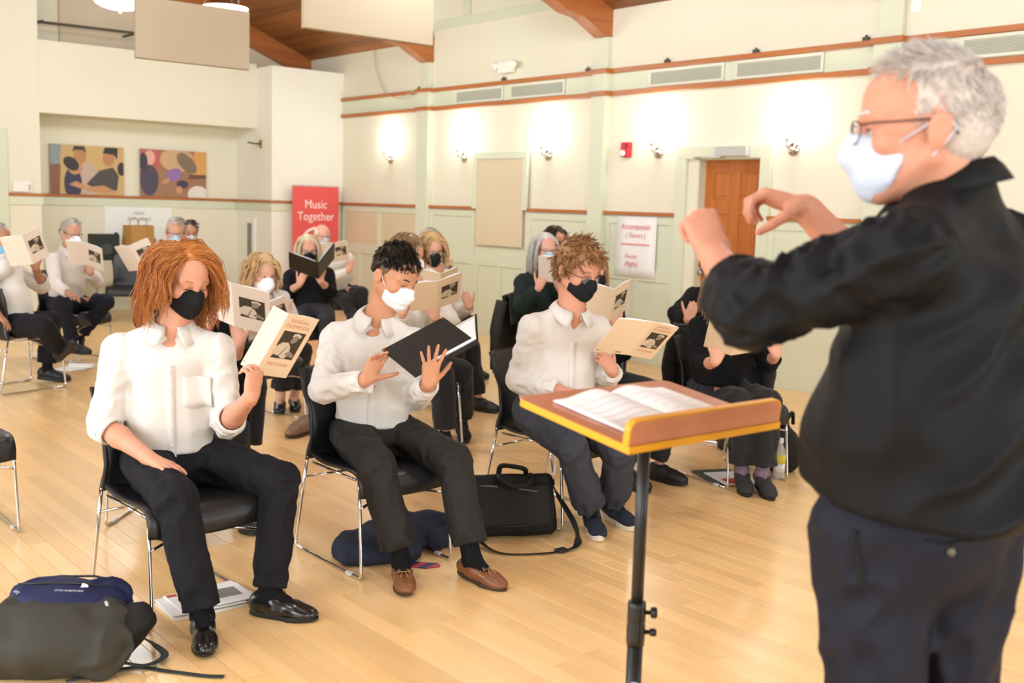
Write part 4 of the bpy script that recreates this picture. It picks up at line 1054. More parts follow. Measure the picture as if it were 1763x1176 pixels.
    # ---- feet
    if o.get('shoes'):
        kind, mu, ms = o['shoes']
        for sd in 'LR': shoe(root, org, J['an'+sd], J['to'+sd], kind, mu, ms, min(h, 0.007) if foreground else 0.009)
        if o.get('socks'):
            for sd in 'LR':
                S = SDF(); kn, an = J['kn'+sd], J['an'+sd]; S.cone(lerp(kn, an, 0.72), an+V3(0, 0, -0.01), 0.045, 0.038, 0.02, fold=(0.002, 60, 1.5, 4)); S.cone(an+V3(0, 0, -0.01), lerp(an, J['to'+sd], 0.45), 0.038, 0.028, 0.03)
                solid('sock', S, 0.007, o['socks'], root, None, 1, org)
    return root
def collar(shirt, neck, ax, side, fwd, up, w, m, org):
    """stand and turned-down leaf around the neck"""
    c = neck+up*0.044+fwd*0.006; ax = unit(ax); X = side; Y = unit(fwd-ax*(fwd@ax)); X = np.cross(Y, ax)
    n = 36; rows = []
    for i in range(n+1):
        t = -1+2*i/n; th = math.radians(t*163)         # 0 = nape
        d = X*math.sin(th)-Y*math.cos(th); fr = (1-math.cos(th))/2   # 1 at the front
        r = 0.067*w; drop = 0.030*fr
        pt = max(0, (fr-0.62)/0.38); base = c-ax*drop*1.3
        r0 = base+d*(r+0.004)-ax*0.006; r1 = base+d*(r-0.001)+ax*0.032; r2 = base+d*(r+0.003)+ax*0.034
        r3 = base+d*(r+0.018+0.006*fr)+ax*(0.018-0.012*pt); r4 = base+d*(r+0.034+0.018*pt)-ax*(0.006+0.016*pt)-up*0.014*pt+X*math.copysign(1, t)*0.022*pt*pt
        rows += [r0, r1, r2, r3, r4]
    V = [Vector(v-org) for v in rows]; F = [(5*i+k, 5*i+k+1, 5*i+k+6, 5*i+k+5) for i in range(n) for k in range(4)]
    o = MB().add(V, F, True).build('collar', m, shirt); md = o.modifiers.new('thick', 'SOLIDIFY'); md.thickness = 0.0025; md.offset = 0
    return o
# joint positions in metres, one row per person
JN = ['head', 'neck', 'shL', 'shR', 'elL', 'elR', 'wrL', 'wrR', 'hipL', 'hipR', 'knL', 'knR', 'anL', 'anR', 'toL', 'toR']
POSE = {
 'red': [[1.729,4.132,1.242],[1.678,4.14,1.059],[1.825,4.027,1.008],[1.495,4.207,1.005],[1.834,3.964,0.709],[1.413,4.16,0.711],[1.827,3.762,0.872],[1.51,3.941,0.61],[1.792,4.157,0.542],[1.582,4.179,0.534],[1.953,3.74,0.503],[1.523,3.735,0.5],[1.861,3.66,0.093],[1.571,3.608,0.09],[1.962,3.535,0.028],[1.514,3.462,0.031]],
 'man2': [[2.7,4.122,1.229],[2.644,4.143,1.05],[2.744,3.99,0.987],[2.49,4.254,0.998],[2.809,4.066,0.71],[2.353,4.119,0.774],[2.731,3.857,0.832],[2.425,3.884,0.845],[2.745,4.142,0.539],[2.545,4.205,0.534],[2.764,3.704,0.491],[2.422,3.785,0.496],[2.753,3.538,0.096],[2.496,3.695,0.092],[2.776,3.387,0.024],[2.423,3.56,0.029]],
 'man3': [[3.721,3.988,1.248],[3.689,3.996,1.055],[3.872,3.967,0.994],[3.507,4.065,1.012],[3.961,4.005,0.706],[3.501,4.153,0.721],[3.821,3.799,0.79],[3.558,3.898,0.703],[3.78,4.063,0.533],[3.593,4.151,0.541],[3.714,3.624,0.438],[3.477,3.717,0.466],[3.884,3.821,0.094],[3.681,3.77,0.091],[3.859,3.665,0.022],[3.599,3.634,0.024]],
 'cond': [[1.789,1.037,1.763],[1.826,1.0,1.583],[1.638,0.964,1.522],[2.016,0.996,1.523],[1.536,1.205,1.38],[2.099,1.274,1.43],[1.67,1.391,1.51],[1.961,1.397,1.615],[1.732,1.047,1.042],[1.917,0.971,1.037],[1.739,1.005,0.565],[1.919,0.977,0.56],[1.746,0.965,0.109],[1.921,0.981,0.105],[1.702,1.11,0.03],[1.931,1.136,0.03]],
 'farleft': [[2.347,9.339,1.203],[2.421,9.321,1.035],[2.507,9.473,0.952],[2.351,9.144,1.012],[2.753,9.548,0.81],[2.124,9.126,0.825],[2.659,9.372,0.969],[2.259,9.004,0.647],[2.358,9.346,0.524],[2.419,9.157,0.536],[2.788,9.446,0.528],[2.522,8.731,0.571],[2.758,9.483,0.104],[2.715,9.024,0.341],[2.877,9.392,0.033],[2.76,8.874,0.394]],
 'ponytail': [[3.349,10.679,1.211],[3.345,10.717,1.035],[3.53,10.726,0.977],[3.176,10.644,0.976],[3.645,10.819,0.722],[3.142,10.488,0.729],[3.512,10.633,0.834],[3.186,10.242,0.679],[3.409,10.849,0.535],[3.242,10.749,0.527],[3.602,10.454,0.567],[3.158,10.32,0.573],[3.396,10.6,0.232],[3.275,10.426,0.185],[3.342,10.484,0.127],[3.359,10.301,0.116]],
 'greyblue': [[3.983,9.694,1.256],[4.007,9.686,1.07],[4.192,9.7,1.024],[3.83,9.657,1.003],[4.086,9.569,0.781],[3.686,9.511,0.791],[3.884,9.47,0.901],[3.552,9.321,0.896],[4.095,9.747,0.55],[3.97,9.596,0.547],[4.057,9.312,0.494],[3.807,9.189,0.509],[4.045,9.196,0.09],[3.784,9.166,0.09],[4.076,9.045,0.03],[3.78,9.013,0.03]],
 'behindgrey': [[4.787,11.278,1.198],[4.835,11.326,1.031],[5.003,11.38,0.956],[4.658,11.258,1.007],[5.08,11.219,0.722],[4.591,11.221,0.722],[4.982,10.998,0.803],[4.688,10.999,0.802],[4.881,11.198,0.53],[4.702,11.287,0.53],[4.98,10.77,0.504],[4.705,10.847,0.51],[4.966,10.841,0.09],[4.705,10.841,0.09],[4.985,10.689,0.03],[4.685,10.689,0.03]],
 'hidden': [[2.178,5.192,1.204],[2.197,5.258,1.038],[2.377,5.263,0.975],[2.009,5.248,1.001],[2.388,5.127,0.714],[2.049,5.061,0.777],[2.349,4.939,0.882],[2.189,4.962,0.966],[2.235,5.152,0.53],[2.09,5.289,0.53],[2.206,4.714,0.493],[2.064,4.853,0.475],[2.289,4.796,0.09],[1.909,4.792,0.09],[2.267,4.644,0.03],[1.97,4.651,0.03]],
 'curly': [[3.486,6.975,1.071],[3.533,7.05,0.94],[3.693,7.065,0.89],[3.374,7.029,0.902],[3.787,7.005,0.656],[3.346,6.991,0.647],[3.633,6.892,0.773],[3.375,6.838,0.809],[3.582,7.245,0.531],[3.418,7.2,0.527],[3.962,7.257,0.457],[3.798,7.232,0.462],[3.958,7.374,0.103],[3.82,7.332,0.103],[3.907,7.255,0.038],[3.752,7.221,0.038]],
 'longblond': [[5.065,9.174,1.131],[5.081,9.179,0.954],[5.25,9.116,0.905],[4.92,9.25,0.885],[5.16,8.898,0.743],[4.759,9.087,0.712],[4.979,8.776,0.859],[4.817,8.873,0.824],[5.1,8.915,0.526],[4.919,8.961,0.53],[4.905,8.536,0.514],[4.66,8.624,0.51],[4.911,8.542,0.098],[4.666,8.635,0.096],[4.941,8.401,0.03],[4.663,8.489,0.03]],
 'bald': [[6.31,11.091,1.183],[6.398,11.035,1.016],[6.551,10.906,0.945],[6.235,11.069,0.928],[6.639,11.047,0.701],[6.261,10.863,0.719],[6.437,10.944,0.82],[6.418,10.68,0.803],[6.616,11.161,0.555],[6.431,11.214,0.526],[6.619,10.722,0.541],[6.459,10.782,0.445],[6.628,10.71,0.105],[6.476,10.557,0.09],[6.706,10.585,0.03],[6.497,10.405,0.03]],
 'brownbob': [[4.141,6.129,1.249],[4.166,6.109,1.06],[4.351,6.118,1.01],[3.99,6.057,1.013],[4.386,5.925,0.789],[3.967,5.911,0.758],[4.16,5.82,0.844],[3.844,5.735,0.896],[4.23,6.157,0.543],[4.107,6.005,0.546],[4.327,5.731,0.487],[4.047,5.57,0.512],[4.424,5.842,0.094],[4.058,5.527,0.092],[4.351,5.708,0.03],[4.074,5.375,0.03]],
 'blondbob': [[5.007,7.074,1.231],[5.056,7.085,1.057],[5.239,7.071,0.998],[4.874,7.057,1.012],[5.218,6.961,0.725],[4.756,6.934,0.771],[5.145,6.729,0.802],[4.851,6.7,0.801],[5.108,7.142,0.539],[4.972,6.999,0.543],[5.135,6.705,0.49],[4.891,6.568,0.509],[5.144,6.577,0.09],[4.884,6.545,0.09],[5.177,6.427,0.03],[4.881,6.392,0.03]],
 'behindbob': [[5.881,8.349,1.225],[5.886,8.343,1.042],[6.071,8.322,0.999],[5.704,8.36,0.983],[6.165,8.288,0.722],[5.671,8.233,0.719],[6.018,8.081,0.695],[5.79,8.024,0.803],[5.982,8.385,0.532],[5.829,8.257,0.532],[6.069,7.954,0.506],[5.823,7.818,0.507],[6.082,7.896,0.09],[5.822,7.869,0.09],[6.116,7.746,0.03],[5.819,7.716,0.03]],
 'greylong': [[5.748,6.545,1.253],[5.749,6.55,1.067],[5.913,6.462,1.014],[5.577,6.607,1.005],[5.858,6.343,0.75],[5.428,6.432,0.82],[5.704,6.282,0.944],[5.433,6.237,0.984],[5.844,6.561,0.546],[5.66,6.491,0.546],[5.767,6.131,0.49],[5.508,6.08,0.506],[5.745,6.004,0.09],[5.484,6.025,0.09],[5.746,5.85,0.03],[5.449,5.875,0.03]],
 'darkbehind': [[7.482,8.359,1.263],[7.483,8.354,1.061],[7.645,8.264,1.005],[7.32,8.435,0.998],[7.734,8.241,0.725],[7.257,8.298,0.745],[7.612,8.031,0.803],[7.322,8.059,0.803],[7.581,8.367,0.541],[7.392,8.309,0.541],[7.581,7.928,0.507],[7.323,7.875,0.509],[7.582,7.876,0.09],[7.322,7.901,0.09],[7.585,7.722,0.03],[7.288,7.751,0.03]],
 'behind3': [[4.545,4.771,1.22],[4.572,4.738,1.043],[4.759,4.752,1.005],[4.394,4.709,0.979],[4.781,4.678,0.721],[4.339,4.645,0.697],[4.623,4.582,0.897],[4.439,4.435,0.802],[4.682,4.689,0.534],[4.528,4.815,0.531],[4.718,4.251,0.509],[4.471,4.38,0.497],[4.717,4.274,0.09],[4.457,4.277,0.09],[4.737,4.122,0.03],[4.438,4.124,0.03]],
 'blackwoman': [[4.928,4.012,1.138],[5.028,4.093,1.012],[5.21,4.043,0.981],[4.857,4.137,0.94],[5.235,3.921,0.714],[4.712,3.993,0.728],[5.073,3.745,0.803],[4.587,3.781,0.793],[5.18,4.109,0.516],[5.051,4.257,0.52],[4.987,3.717,0.531],[4.888,3.851,0.522],[5.022,3.755,0.107],[4.982,3.87,0.108],[4.942,3.634,0.025],[4.89,3.758,0.026]],
 'bydoor': [[6.011,5.018,1.217],[6.041,4.977,1.041],[6.186,4.873,0.97],[5.889,5.087,1.013],[6.169,4.91,0.678],[5.632,5.009,0.893],[6.045,4.723,0.798],[5.505,4.789,0.88],[6.109,5.05,0.531],[5.914,5.012,0.536],[6.007,4.623,0.506],[5.739,4.609,0.51],[5.992,4.564,0.09],[5.736,4.615,0.09],[5.981,4.411,0.03],[5.687,4.469,0.03]],
}
POSE = {k: dict(zip(JN, v)) for k, v in POSE.items()}
# ------------------------------------------------------------------ the cast
blackm = cloth('black_mask_cloth', '#1b1c1f', 0.8, 0.1, 60); whitem = mat('white_mask_paper', '#f2f2f5', 0.7, bump=0.05, bscale=200); bluem = mat('pale_blue_mask_paper', '#b9d9ea', 0.7)
def tilt(fx, fy, down): return unit(V3(fx, fy, 0))*math.cos(math.radians(down))+V3(0, 0, -math.sin(math.radians(down)))
leather_black = mat('black_leather', '#121212', 0.25, bump=0.06, bscale=90, coat=0.3); rubber_black = mat('black_rubber', '#161514', 0.6)
leather_brown = mat('brown_leather', '#7a4a2a', 0.4, bump=0.06, bscale=90, var=0.15)
red_hair = hair_mat('ginger_hair', '#9c4e1c', '#e09a54', 0.38)
person('young man with shoulder-length ginger hair and black mask, white shirt with rolled sleeves', {**POSE['red'], 'wrL': list(P(432, 684, 3.93))}, dict(
    h=0.0074, head=P(315, 484, 4.27), face=tilt(0.08, -1, 16), headup=(0.05, 0, 1), hs=1.07, lid=0.85, skin='#d89c80', hair='long_wavy', hairm=red_hair, browm=hair_mat('ginger_brow', '#b5703c', '#c98a56'),
    mask=('cloth', blackm), sleeve='rolled', placket=True, pocket=True, trousers=cloth('black_chino', '#1c1c21'), shoes=('oxford', leather_black, rubber_black), socks=cloth('black_sock', '#101214'), hem=0.95,
    handL=dict(h=IU*0.8+IR*0.12+IA*0.05, n=IA*0.55-IR*0.85, curl=((45, 50, 25), (50, 50, 25), (52, 50, 25), (54, 50, 25)), spread=1, thumb=(15, 12, 10), thumb_out=0.45),
    handR=dict(h=IR*0.9-IA*0.45-IU*0.25, n=(0, 0, -1), curl=((8, 12, 8), (10, 14, 8), (12, 16, 10), (14, 18, 10)), spread=5)))
person('young man with short black hair and white surgical mask, singing from a black folder', {**POSE['man2'], 'wrL': list(P(738, 662, 4.47))}, dict(
    h=0.0074, head=P(677, 478, 4.88), face=tilt(0.22, -1, 22), headup=(0.1, 0, 1), hs=1.07, lid=0.3, skin='#c98f6c', hair='fringe', hairm=hair_mat('black_hair', '#17120f', '#33291f', 0.4),
    mask=('surgical', whitem), sleeve='long', placket=True, trousers=cloth('charcoal_dress_wool', '#2a2826', 0.7), shoes=('loafer', leather_brown, mat('brown_rubber', '#3d2a1e', 0.6)), socks=cloth('black_sock', '#101214'), hem=0.86, flare=1.15,
    handL=dict(h=IU*0.9+IR*0.15-IA*0.15, n=IA*0.95+IU*0.2, curl=((8, 14, 8), (8, 14, 8), (8, 14, 8), (10, 16, 8)), fan=(18, 4, -12, -28), thumb=(40, 10, 10)),
    handR=dict(h=IU*0.85+IR*0.45, n=-IA*0.8+IR*0.4, curl=((10, 18, 10), (20, 28, 14), (28, 32, 16), (32, 36, 18)), spread=4, thumb=(5, 5, 5), thumb_out=1.1)))
person('young man with curly light brown hair, glasses and black mask, white shirt, charcoal trousers', POSE['man3'], dict(
    h=0.0074, head=P(994, 468, 5.43), face=tilt(0.0, -1, 16), headup=(0.04, 0, 1), hs=1.09, lid=0.4, wide=1.06, build=1.08, belly=0.02, skin='#d2957a', hair='curly_short', hairm=hair_mat('light_brown_hair', '#7d5430', '#b98a5a'),
    mask=('cloth', blackm), glasses=mat('dark_metal_frame', '#2a2a30', 0.35, 0.8), gdrop=0.006, gdy=-0.010, sleeve='long', placket=True, trousers=cloth('charcoal_jean', '#3d3f47', 0.9), shoes=('sneaker', mat('navy_knit', '#1d2536', 0.9, bump=0.3, bscale=400), mat('offwhite_foam', '#d9d2c2', 0.7)), socks=cloth('black_sock', '#101214'), hem=0.9, flare=1.3,
    handL=dict(h=IU*0.7-IR*0.5, n=IA*0.9-IR*0.5, curl=((40, 60, 30), (45, 60, 30), (50, 60, 30), (55, 60, 30)), spread=1, thumb=(10, 10, 10)),
    handR=dict(h=IR*0.8-IA*0.5-IU*0.1, n=(0, 0, -1))))

# conductor
POSE['cond']['elL'] = list(P(1296, 532, 1.921))
for _j, _d in (('neck', 0.045), ('shL', 0.03), ('shR', 0.03)): POSE['cond'][_j] = [POSE['cond'][_j][0], POSE['cond'][_j][1], POSE['cond'][_j][2]+_d]
navy_wool = cloth('navy_dress_wool', '#1c1d27', 0.65, 0.2, 14)
cond = person('conductor standing at right with short white hair, glasses, pale mask and black shirt', POSE['cond'], dict(
    h=0.0072, head=P(1594, 226, 1.88), face=tilt(-0.58, 0.82, 3), headup=(0, 0, 1), mback=0.030, hs=1.03, lid=0.2, wide=1.04, build=1.14, belly=0.058, skin='#cd8f73', hair='spiky', hairm=hair_mat('white_hair', '#a99788', '#fbf4ee', 0.5), hlod=1.0,
    mask=('cloth', mat('pale_blue_grey_cloth', '#c9d0df', 0.85, bump=0.1, bscale=300)), glasses=mat('dark_metal_frame', '#2a2a30', 0.35, 0.8), sleeve='rolled', rollt=0.45, slv=0.96, shirt=cloth('black_shirt_twill', '#0d0d0f', 0.6, 0.35, 10), fold=0.034, collarm=cloth('black_shirt_twill', '#0d0d0f'),
    trousers=navy_wool, tw=0.84, waist=0.045, shoes=('oxford', leather_black, rubber_black), hem=0.96, flare=1.2, leg=0.98, arm=1.1, vneck=False,
    handL=dict(h=IU*0.9-IR*0.30+IA*0.25, n=IA*0.9-IR*0.2-IU*0.1, curl=((62, 70, 40), (66, 74, 40), (70, 76, 40), (74, 78, 40)), spread=1, thumb=(60, 30, 20), sc=1.05),
    handR=dict(h=-IR*0.9+IU*0.28, n=-IU*0.9-IR*0.3, curl=((40, 50, 25), (45, 55, 30), (52, 60, 30), (58, 60, 30)), spread=3, thumb=(55, 25, 15), sc=1.05)))
def surf(o, px, py, r=5):
    """nearest point of a garment along a line of sight"""
    n = len(o.data.vertices); V = np.zeros(n*3); o.data.vertices.foreach_get('co', V); V = V.reshape(-1, 3)+np.array(o.parent.location)
    q = V-V3(0, 0, 1.6); z = q@IA; X_ = 881.5+1861.7*(q@IR)/z; Y_ = 588-1861.7*(q@IU)/z
    m = (np.abs(X_-px) < r) & (np.abs(Y_-py) < r)
    if not m.any(): return None
    return V[m][np.argmin(z[m])]-IA*0.002-np.array(o.parent.location)
ctr = [c for c in cond.children if c.name.startswith('trousers')][0]
def stitched(name, pts, rad, m, flat=None):
    P_ = [surf(ctr, *p, 9) for p in pts]; P_ = [Vector(p) for p in P_ if p is not None]
    if len(P_) > 2: MB().tube(spline(P_, 3), rad, 6).build(name, m, ctr)
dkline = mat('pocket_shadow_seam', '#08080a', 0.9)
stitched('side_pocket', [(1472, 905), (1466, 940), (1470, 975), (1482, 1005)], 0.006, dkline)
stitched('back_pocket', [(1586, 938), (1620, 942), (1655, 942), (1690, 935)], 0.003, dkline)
b_ = surf(ctr, 1642, 952, 9)
if b_ is not None: MB().lathe([(0.0001, 0.0), (0.007, 0.0), (0.0075, 0.002), (0.006, 0.004), (0.0001, 0.003)], Vector(b_), 12, Vector(-IA)).build('button', mat('horn_button', '#5d5544', 0.4), ctr)
# singers further back
grey_hair = hair_mat('grey_hair', '#8d867c', '#c6beb2'); dark_hair = hair_mat('dark_brown_hair', '#2a1c15', '#4a3324'); blond = hair_mat('blond_hair', '#b58b55', '#e3c493'); pale_blond = hair_mat('pale_blond_hair', '#c9b08a', '#efe0c2'); brown_h = hair_mat('mid_brown_hair', '#7d5f42', '#ad8a62'); silver = hair_mat('silver_hair', '#b4aea6', '#e2ddd6')
gl = mat('dark_metal_frame', '#2a2a30', 0.35, 0.8)
greym = mat('grey_mask_cloth', '#b9bdbd', 0.8)
blk_top = cloth('black_knit', '#151518', 0.9, 0.3, 30); dkgreen = cloth('dark_green_knit', '#222e2c', 0.9, 0.3, 30); navy_t = cloth('navy_trouser', '#22242f'); grey_t = cloth('charcoal_knit', '#35353a')
shoe_b = ('slipon', mat('matt_black_leather', '#1c1c1c', 0.5), rubber_black)
hold = lambda s: dict(h=IU*0.8-IR*0.3*s, n=IA*0.9-IR*0.2*s, curl=((30, 45, 25),)*4, spread=3, thumb=(15, 10, 10))
lap = dict(n=(0, 0, -1), curl=((14, 20, 10),)*4)
def bg(key, label, **k):
    d = dict(h=0.014, lid=0.5, handL=hold(1), handR=hold(-1), shoes=shoe_b, seed=sum(map(ord, key)), placket=False, cuffs=True); d.update(k)
    return person(label, POSE[key], d)
bg('farleft', 'man with a blue mask cut off by the left edge, white shirt, legs crossed', skin='#b98468', hair='receding', hairm=grey_hair, mask=('surgical', mat('sky_blue_mask', '#7cc4e4', 0.7)), face=tilt(0.9, -0.5, 5), handR=lap, build=1.08, belly=0.03, trousers=cloth('black_chino', '#16161a'), socks=cloth('black_sock', '#101214'), rollt=0.4, sleeve='rolled', hem=0.85, flare=1.35)
bg('ponytail', 'man with a grey ponytail, glasses and white mask, white shirt, navy trousers', skin='#cf9a80', hair='ponytail', hairm=grey_hair, mask=('kn95', whitem), glasses=gl, face=tilt(0.25, -1, 10), trousers=navy_t, handR=lap)
bg('greyblue', 'grey-haired man in glasses with a rounded pale blue mask, white shirt', skin='#d79e84', hair='short', hairm=grey_hair, mask=('kn95', bluem), glasses=gl, face=tilt(-0.35, -1, 6), trousers=navy_t)
bg('behindgrey', 'dark-haired person in white shirt tucked behind the blue-masked man', skin='#b98468', hair='short', hairm=dark_hair, mask=('cloth', greym), face=tilt(-0.2, -1, 8))
bg('hidden', 'singer in black almost hidden behind the ginger-haired man, bracelet on the wrist', h=0.010, skin='#cf9a80', hair='bob', hairm=dark_hair, mask=('cloth', blackm), shirt=blk_top, collar=False, sleeve='three', face=tilt(0.1, -1, 12),
   handL=dict(h=IU*0.8-IR*0.15, n=IA*0.8+IR*0.2, curl=((25, 35, 20), (14, 24, 14), (14, 24, 14), (18, 28, 14)), fan=(24, 8, -4, -16), thumb=(20, 10, 10)))
bg('curly', 'woman with chin-length curly blond hair, white mask and white blouse', skin='#e0ab94', hair='curly_bob', hairm=blond, mask=('kn95', whitem), face=tilt(0.05, -1, 10), bust=True, cuffs=False, bareshin=True, hem=0.80, flare=1.25, shoes=('flat', mat('patent_flat', '#242522', 0.3), rubber_black))
bg('longblond', 'woman with long straight blond hair and black lettered mask, all in black', skin='#dda58c', hair='long_straight', hairm=pale_blond, mask=('cloth', blackm), glasses=gl, face=tilt(-0.35, -1, 12), shirt=blk_top, collar=False, sleeve='three', bust=True, trousers=grey_t)
bg('bald', 'balding white-haired man in glasses and grey mask before the red banner', skin='#dba089', hair='balding', hairm=silver, mask=('cloth', greym), glasses=gl, face=tilt(-0.1, -1, 5))
bg('brownbob', 'woman with light brown bob seen over the black-haired man, black top', skin='#dca48a', hair='bob', hairm=brown_h, mask=('surgical', whitem), face=tilt(0.45, -1, 14), shirt=cloth('white_patterned_blouse', '#e6e1d6'), collar=False, bust=True, shoes=('boot', mat('black_sock_boot', '#141414', 0.9), rubber_black), hem=0.84, flare=1.3)
bg('blondbob', 'blond woman in a black mask, glasses, facing from behind the brown-haired woman', skin='#dfa98f', hair='bob', hairm=blond, mask=('cloth', blackm), glasses=gl, face=tilt(-0.2, -1, 10), shirt=cloth('white_patterned_blouse', '#e6e1d6'), collar=False, bust=True)
bg('behindbob', 'dark-haired singer in black mostly hidden behind the blond woman', skin='#c99378', hair='short', hairm=grey_hair, mask=('cloth', blackm), face=tilt(0.3, -1, 6), shirt=blk_top, collar=False)
bg('greylong', 'woman with long grey hair, glasses and pale blue mask, dark green top', skin='#dba38c', hair='long_straight', hairm=silver, mask=('surgical', bluem), glasses=gl, face=tilt(-0.30, -1, 4), shirt=dkgreen, collar=False, bust=True, build=1.10)
bg('darkbehind', 'dark-haired woman in a dark mask peering from behind the grey-haired woman', skin='#cf967c', hair='bob', hairm=dark_hair, mask=('cloth', blackm), face=tilt(-0.1, -1, 4), shirt=blk_top, collar=False)
bg('behind3', 'blond singer in black almost hidden behind the young man in glasses', skin='#dba38c', hair='long_straight', hairm=blond, mask=('cloth', blackm), face=tilt(0.1, -1, 8), shirt=blk_top, collar=False)
bg('blackwoman', 'woman all in black seated behind the lectern, face hidden by the raised arm', h=0.010, skin='#dda58c', hair='bob', hairm=brown_h, mask=('cloth', blackm), face=tilt(-0.3, -1, 12), shirt=blk_top, collar=False, sleeve='three', bust=True, socks=mat('mauve_patterned_sock', '#7a6470', 0.95, bump=0.4, bscale=120, var=0.5, vscale=60), hem=0.86, flare=1.25, shoes=('slipon', mat('dark_grey_suede', '#2c2b2b', 0.8), rubber_black))
bg('bydoor', 'singer near the door, only a black sleeve showing past the conductor', skin='#d79e84', hair='short', hairm=dark_hair, mask=('cloth', blackm), face=tilt(-0.3, -1, 5), shirt=blk_top, collar=False)
# ------------------------------------------------------------------ chairs
chrome = mat('chrome_rod', '#d8d8da', 0.12, 1.0); plastic = mat('black_plastic_shell', '#1d1d1f', 0.38, bump=0.03, bscale=300)
def sheet(name, G, t, m, parent, smooth=True, org=None):
    """grid of points G[i][j] thickened by t along its normals"""
    A = np.array([[np.asarray(p, float) for p in row] for row in G]); n, k, _ = A.shape
    du = np.gradient(A, axis=0); dv = np.gradient(A, axis=1); N = np.cross(du, dv); N /= np.linalg.norm(N, axis=2)[..., None]+1e-12
    V = np.concatenate([(A+N*t/2).reshape(-1, 3), (A-N*t/2).reshape(-1, 3)]); o = n*k; F = []
    if org is not None: V = V-np.asarray(org)
    for i in range(n-1):
        for j in range(k-1):
            a = i*k+j; F.append((a, a+1, a+k+1, a+k)); F.append((o+a, o+a+k, o+a+k+1, o+a+1))
    rim = [j for j in range(k)]+[i*k+k-1 for i in range(1, n)]+[(n-1)*k+j for j in range(k-2, -1, -1)]+[i*k for i in range(n-2, 0, -1)]
    for a, b in zip(rim, rim[1:]+rim[:1]): F.append((a, o+a, o+b, b))
    return MB().add(V, F, smooth).build(name, m, parent)
def chair(label, x, y, rz, group='black stacking chairs'):
    c = thing('chair', label, 'chair', (x, y, 0), rz, group)
    prof = spline([(-0.262, 0.352), (-0.266, 0.400), (-0.240, 0.442), (-0.18, 0.452), (-0.05, 0.440), (0.08, 0.434), (0.19, 0.446)], 4)if False else spline([(0, a, b) for a, b in ((-0.262, 0.352), (-0.266, 0.400), (-0.240, 0.442), (-0.18, 0.452), (-0.05, 0.440), (0.08, 0.434), (0.19, 0.446))], 4)
    G = []
    for p in prof:
        w = 0.235 if p.y < 0 else 0.235-0.02*(p.y/0.19); row = []
        for j in range(13):
            s = -1+j/6; row.append((s*w, p.y, p.z+0.014*(abs(s)**3)*(0.3+0.7*min(1, max(0, (p.y+0.25)/0.2)))-(0.012*(1-abs(s)**2))))
        G.append(row)
    sheet('seat', G, 0.013, plastic, c)
    G = []
    for p in spline([(0, 0.205, 0.432), (0, 0.212, 0.47), (0, 0.200, 0.55), (0, 0.205, 0.66), (0, 0.235, 0.77), (0, 0.262, 0.845)], 4):
        t = (p.z-0.43)/0.42; w = 0.232-0.03*math.sin(min(1, t*1.4)*math.pi)+0.004*t; row = []
        for j in range(13):
            s = -1+j/6; row.append((s*w*(1 if t < 0.9 else 1-0.03*(t-0.9)/0.1), p.y+0.045*(1-s*s)*min(1, t*2.2)-0.0, p.z-(0.02*max(0, abs(s)-0.85)/0.15 if t > 0.98 else 0)))
        G.append(row)
    sheet('backrest', G, 0.012, plastic, c)
    for s in (-1, 1):
        pts = [(s*0.222, 0.205, 0.446), (s*0.228, 0.245, 0.25), (s*0.234, 0.285, 0.05), (s*0.235, 0.288, 0.022), (s*0.235, 0.272, 0.009), (s*0.235, 0.15, 0.008), (s*0.235, -0.15, 0.008), (s*0.235, -0.27, 0.009), (s*0.235, -0.288, 0.022), (s*0.234, -0.284, 0.05), (s*0.230, -0.262, 0.30), (s*0.226, -0.245, 0.425)]
        MB().tube(pts, 0.0072, 8).build('sled_leg', chrome, c)
        MB().box(s*0.235-0.011, s*0.235+0.011, -0.21, -0.17, 0.001, 0.018, b=0.003).build('glide', mat('clear_glide', '#c9c9c4', 0.3), c)
        MB().tube([(s*0.214, 0.202, 0.44), (s*0.205, 0.196, 0.54), (s*0.210, 0.206, 0.66), (s*0.232, 0.262, 0.842)], 0.010, 7).build('back_edge', plastic, c)
    MB().tube(spline([(-0.229, -0.262, 0.31), (-0.10, -0.235, 0.335), (0.10, -0.235, 0.335), (0.229, -0.262, 0.31)], 5), 0.006, 7).build('crossbar', chrome, c)
    MB().tube([(-0.228, 0.225, 0.345), (0.228, 0.225, 0.345)], 0.006, 7).build('crossbar', chrome, c)
    MB().tube([(-0.21, 0.18, 0.42), (-0.215, -0.2, 0.42)], 0.006, 6).build('seat_rail', chrome, c); MB().tube([(0.21, 0.18, 0.42), (0.215, -0.2, 0.42)], 0.006, 6).build('seat_rail', chrome, c)
    return c
def chair_for(key, label):
    J = {k: V3(*v) for k, v in POSE[key].items()}; hm = (J['hipL']+J['hipR'])/2; sd = J['hipL']-J['hipR']; f = unit(V3(sd[1], -sd[0], 0))
    c = hm+f*0.075; return chair(label, c[0], c[1], math.atan2(f[1], f[0])+math.pi/2)
chair('black stacking chair under the ginger-haired young man', 1.655, 4.03, 0.04)
chair('black stacking chair under the young man with the black folder', 2.59, 4.075, 0.0)
chair('black stacking chair under the young man in glasses, beside the briefcase', 3.741, 4.132, 0.10)
chair('empty black stacking chair cut off by the left edge of the picture', 1.15, 5.535, 0.0)
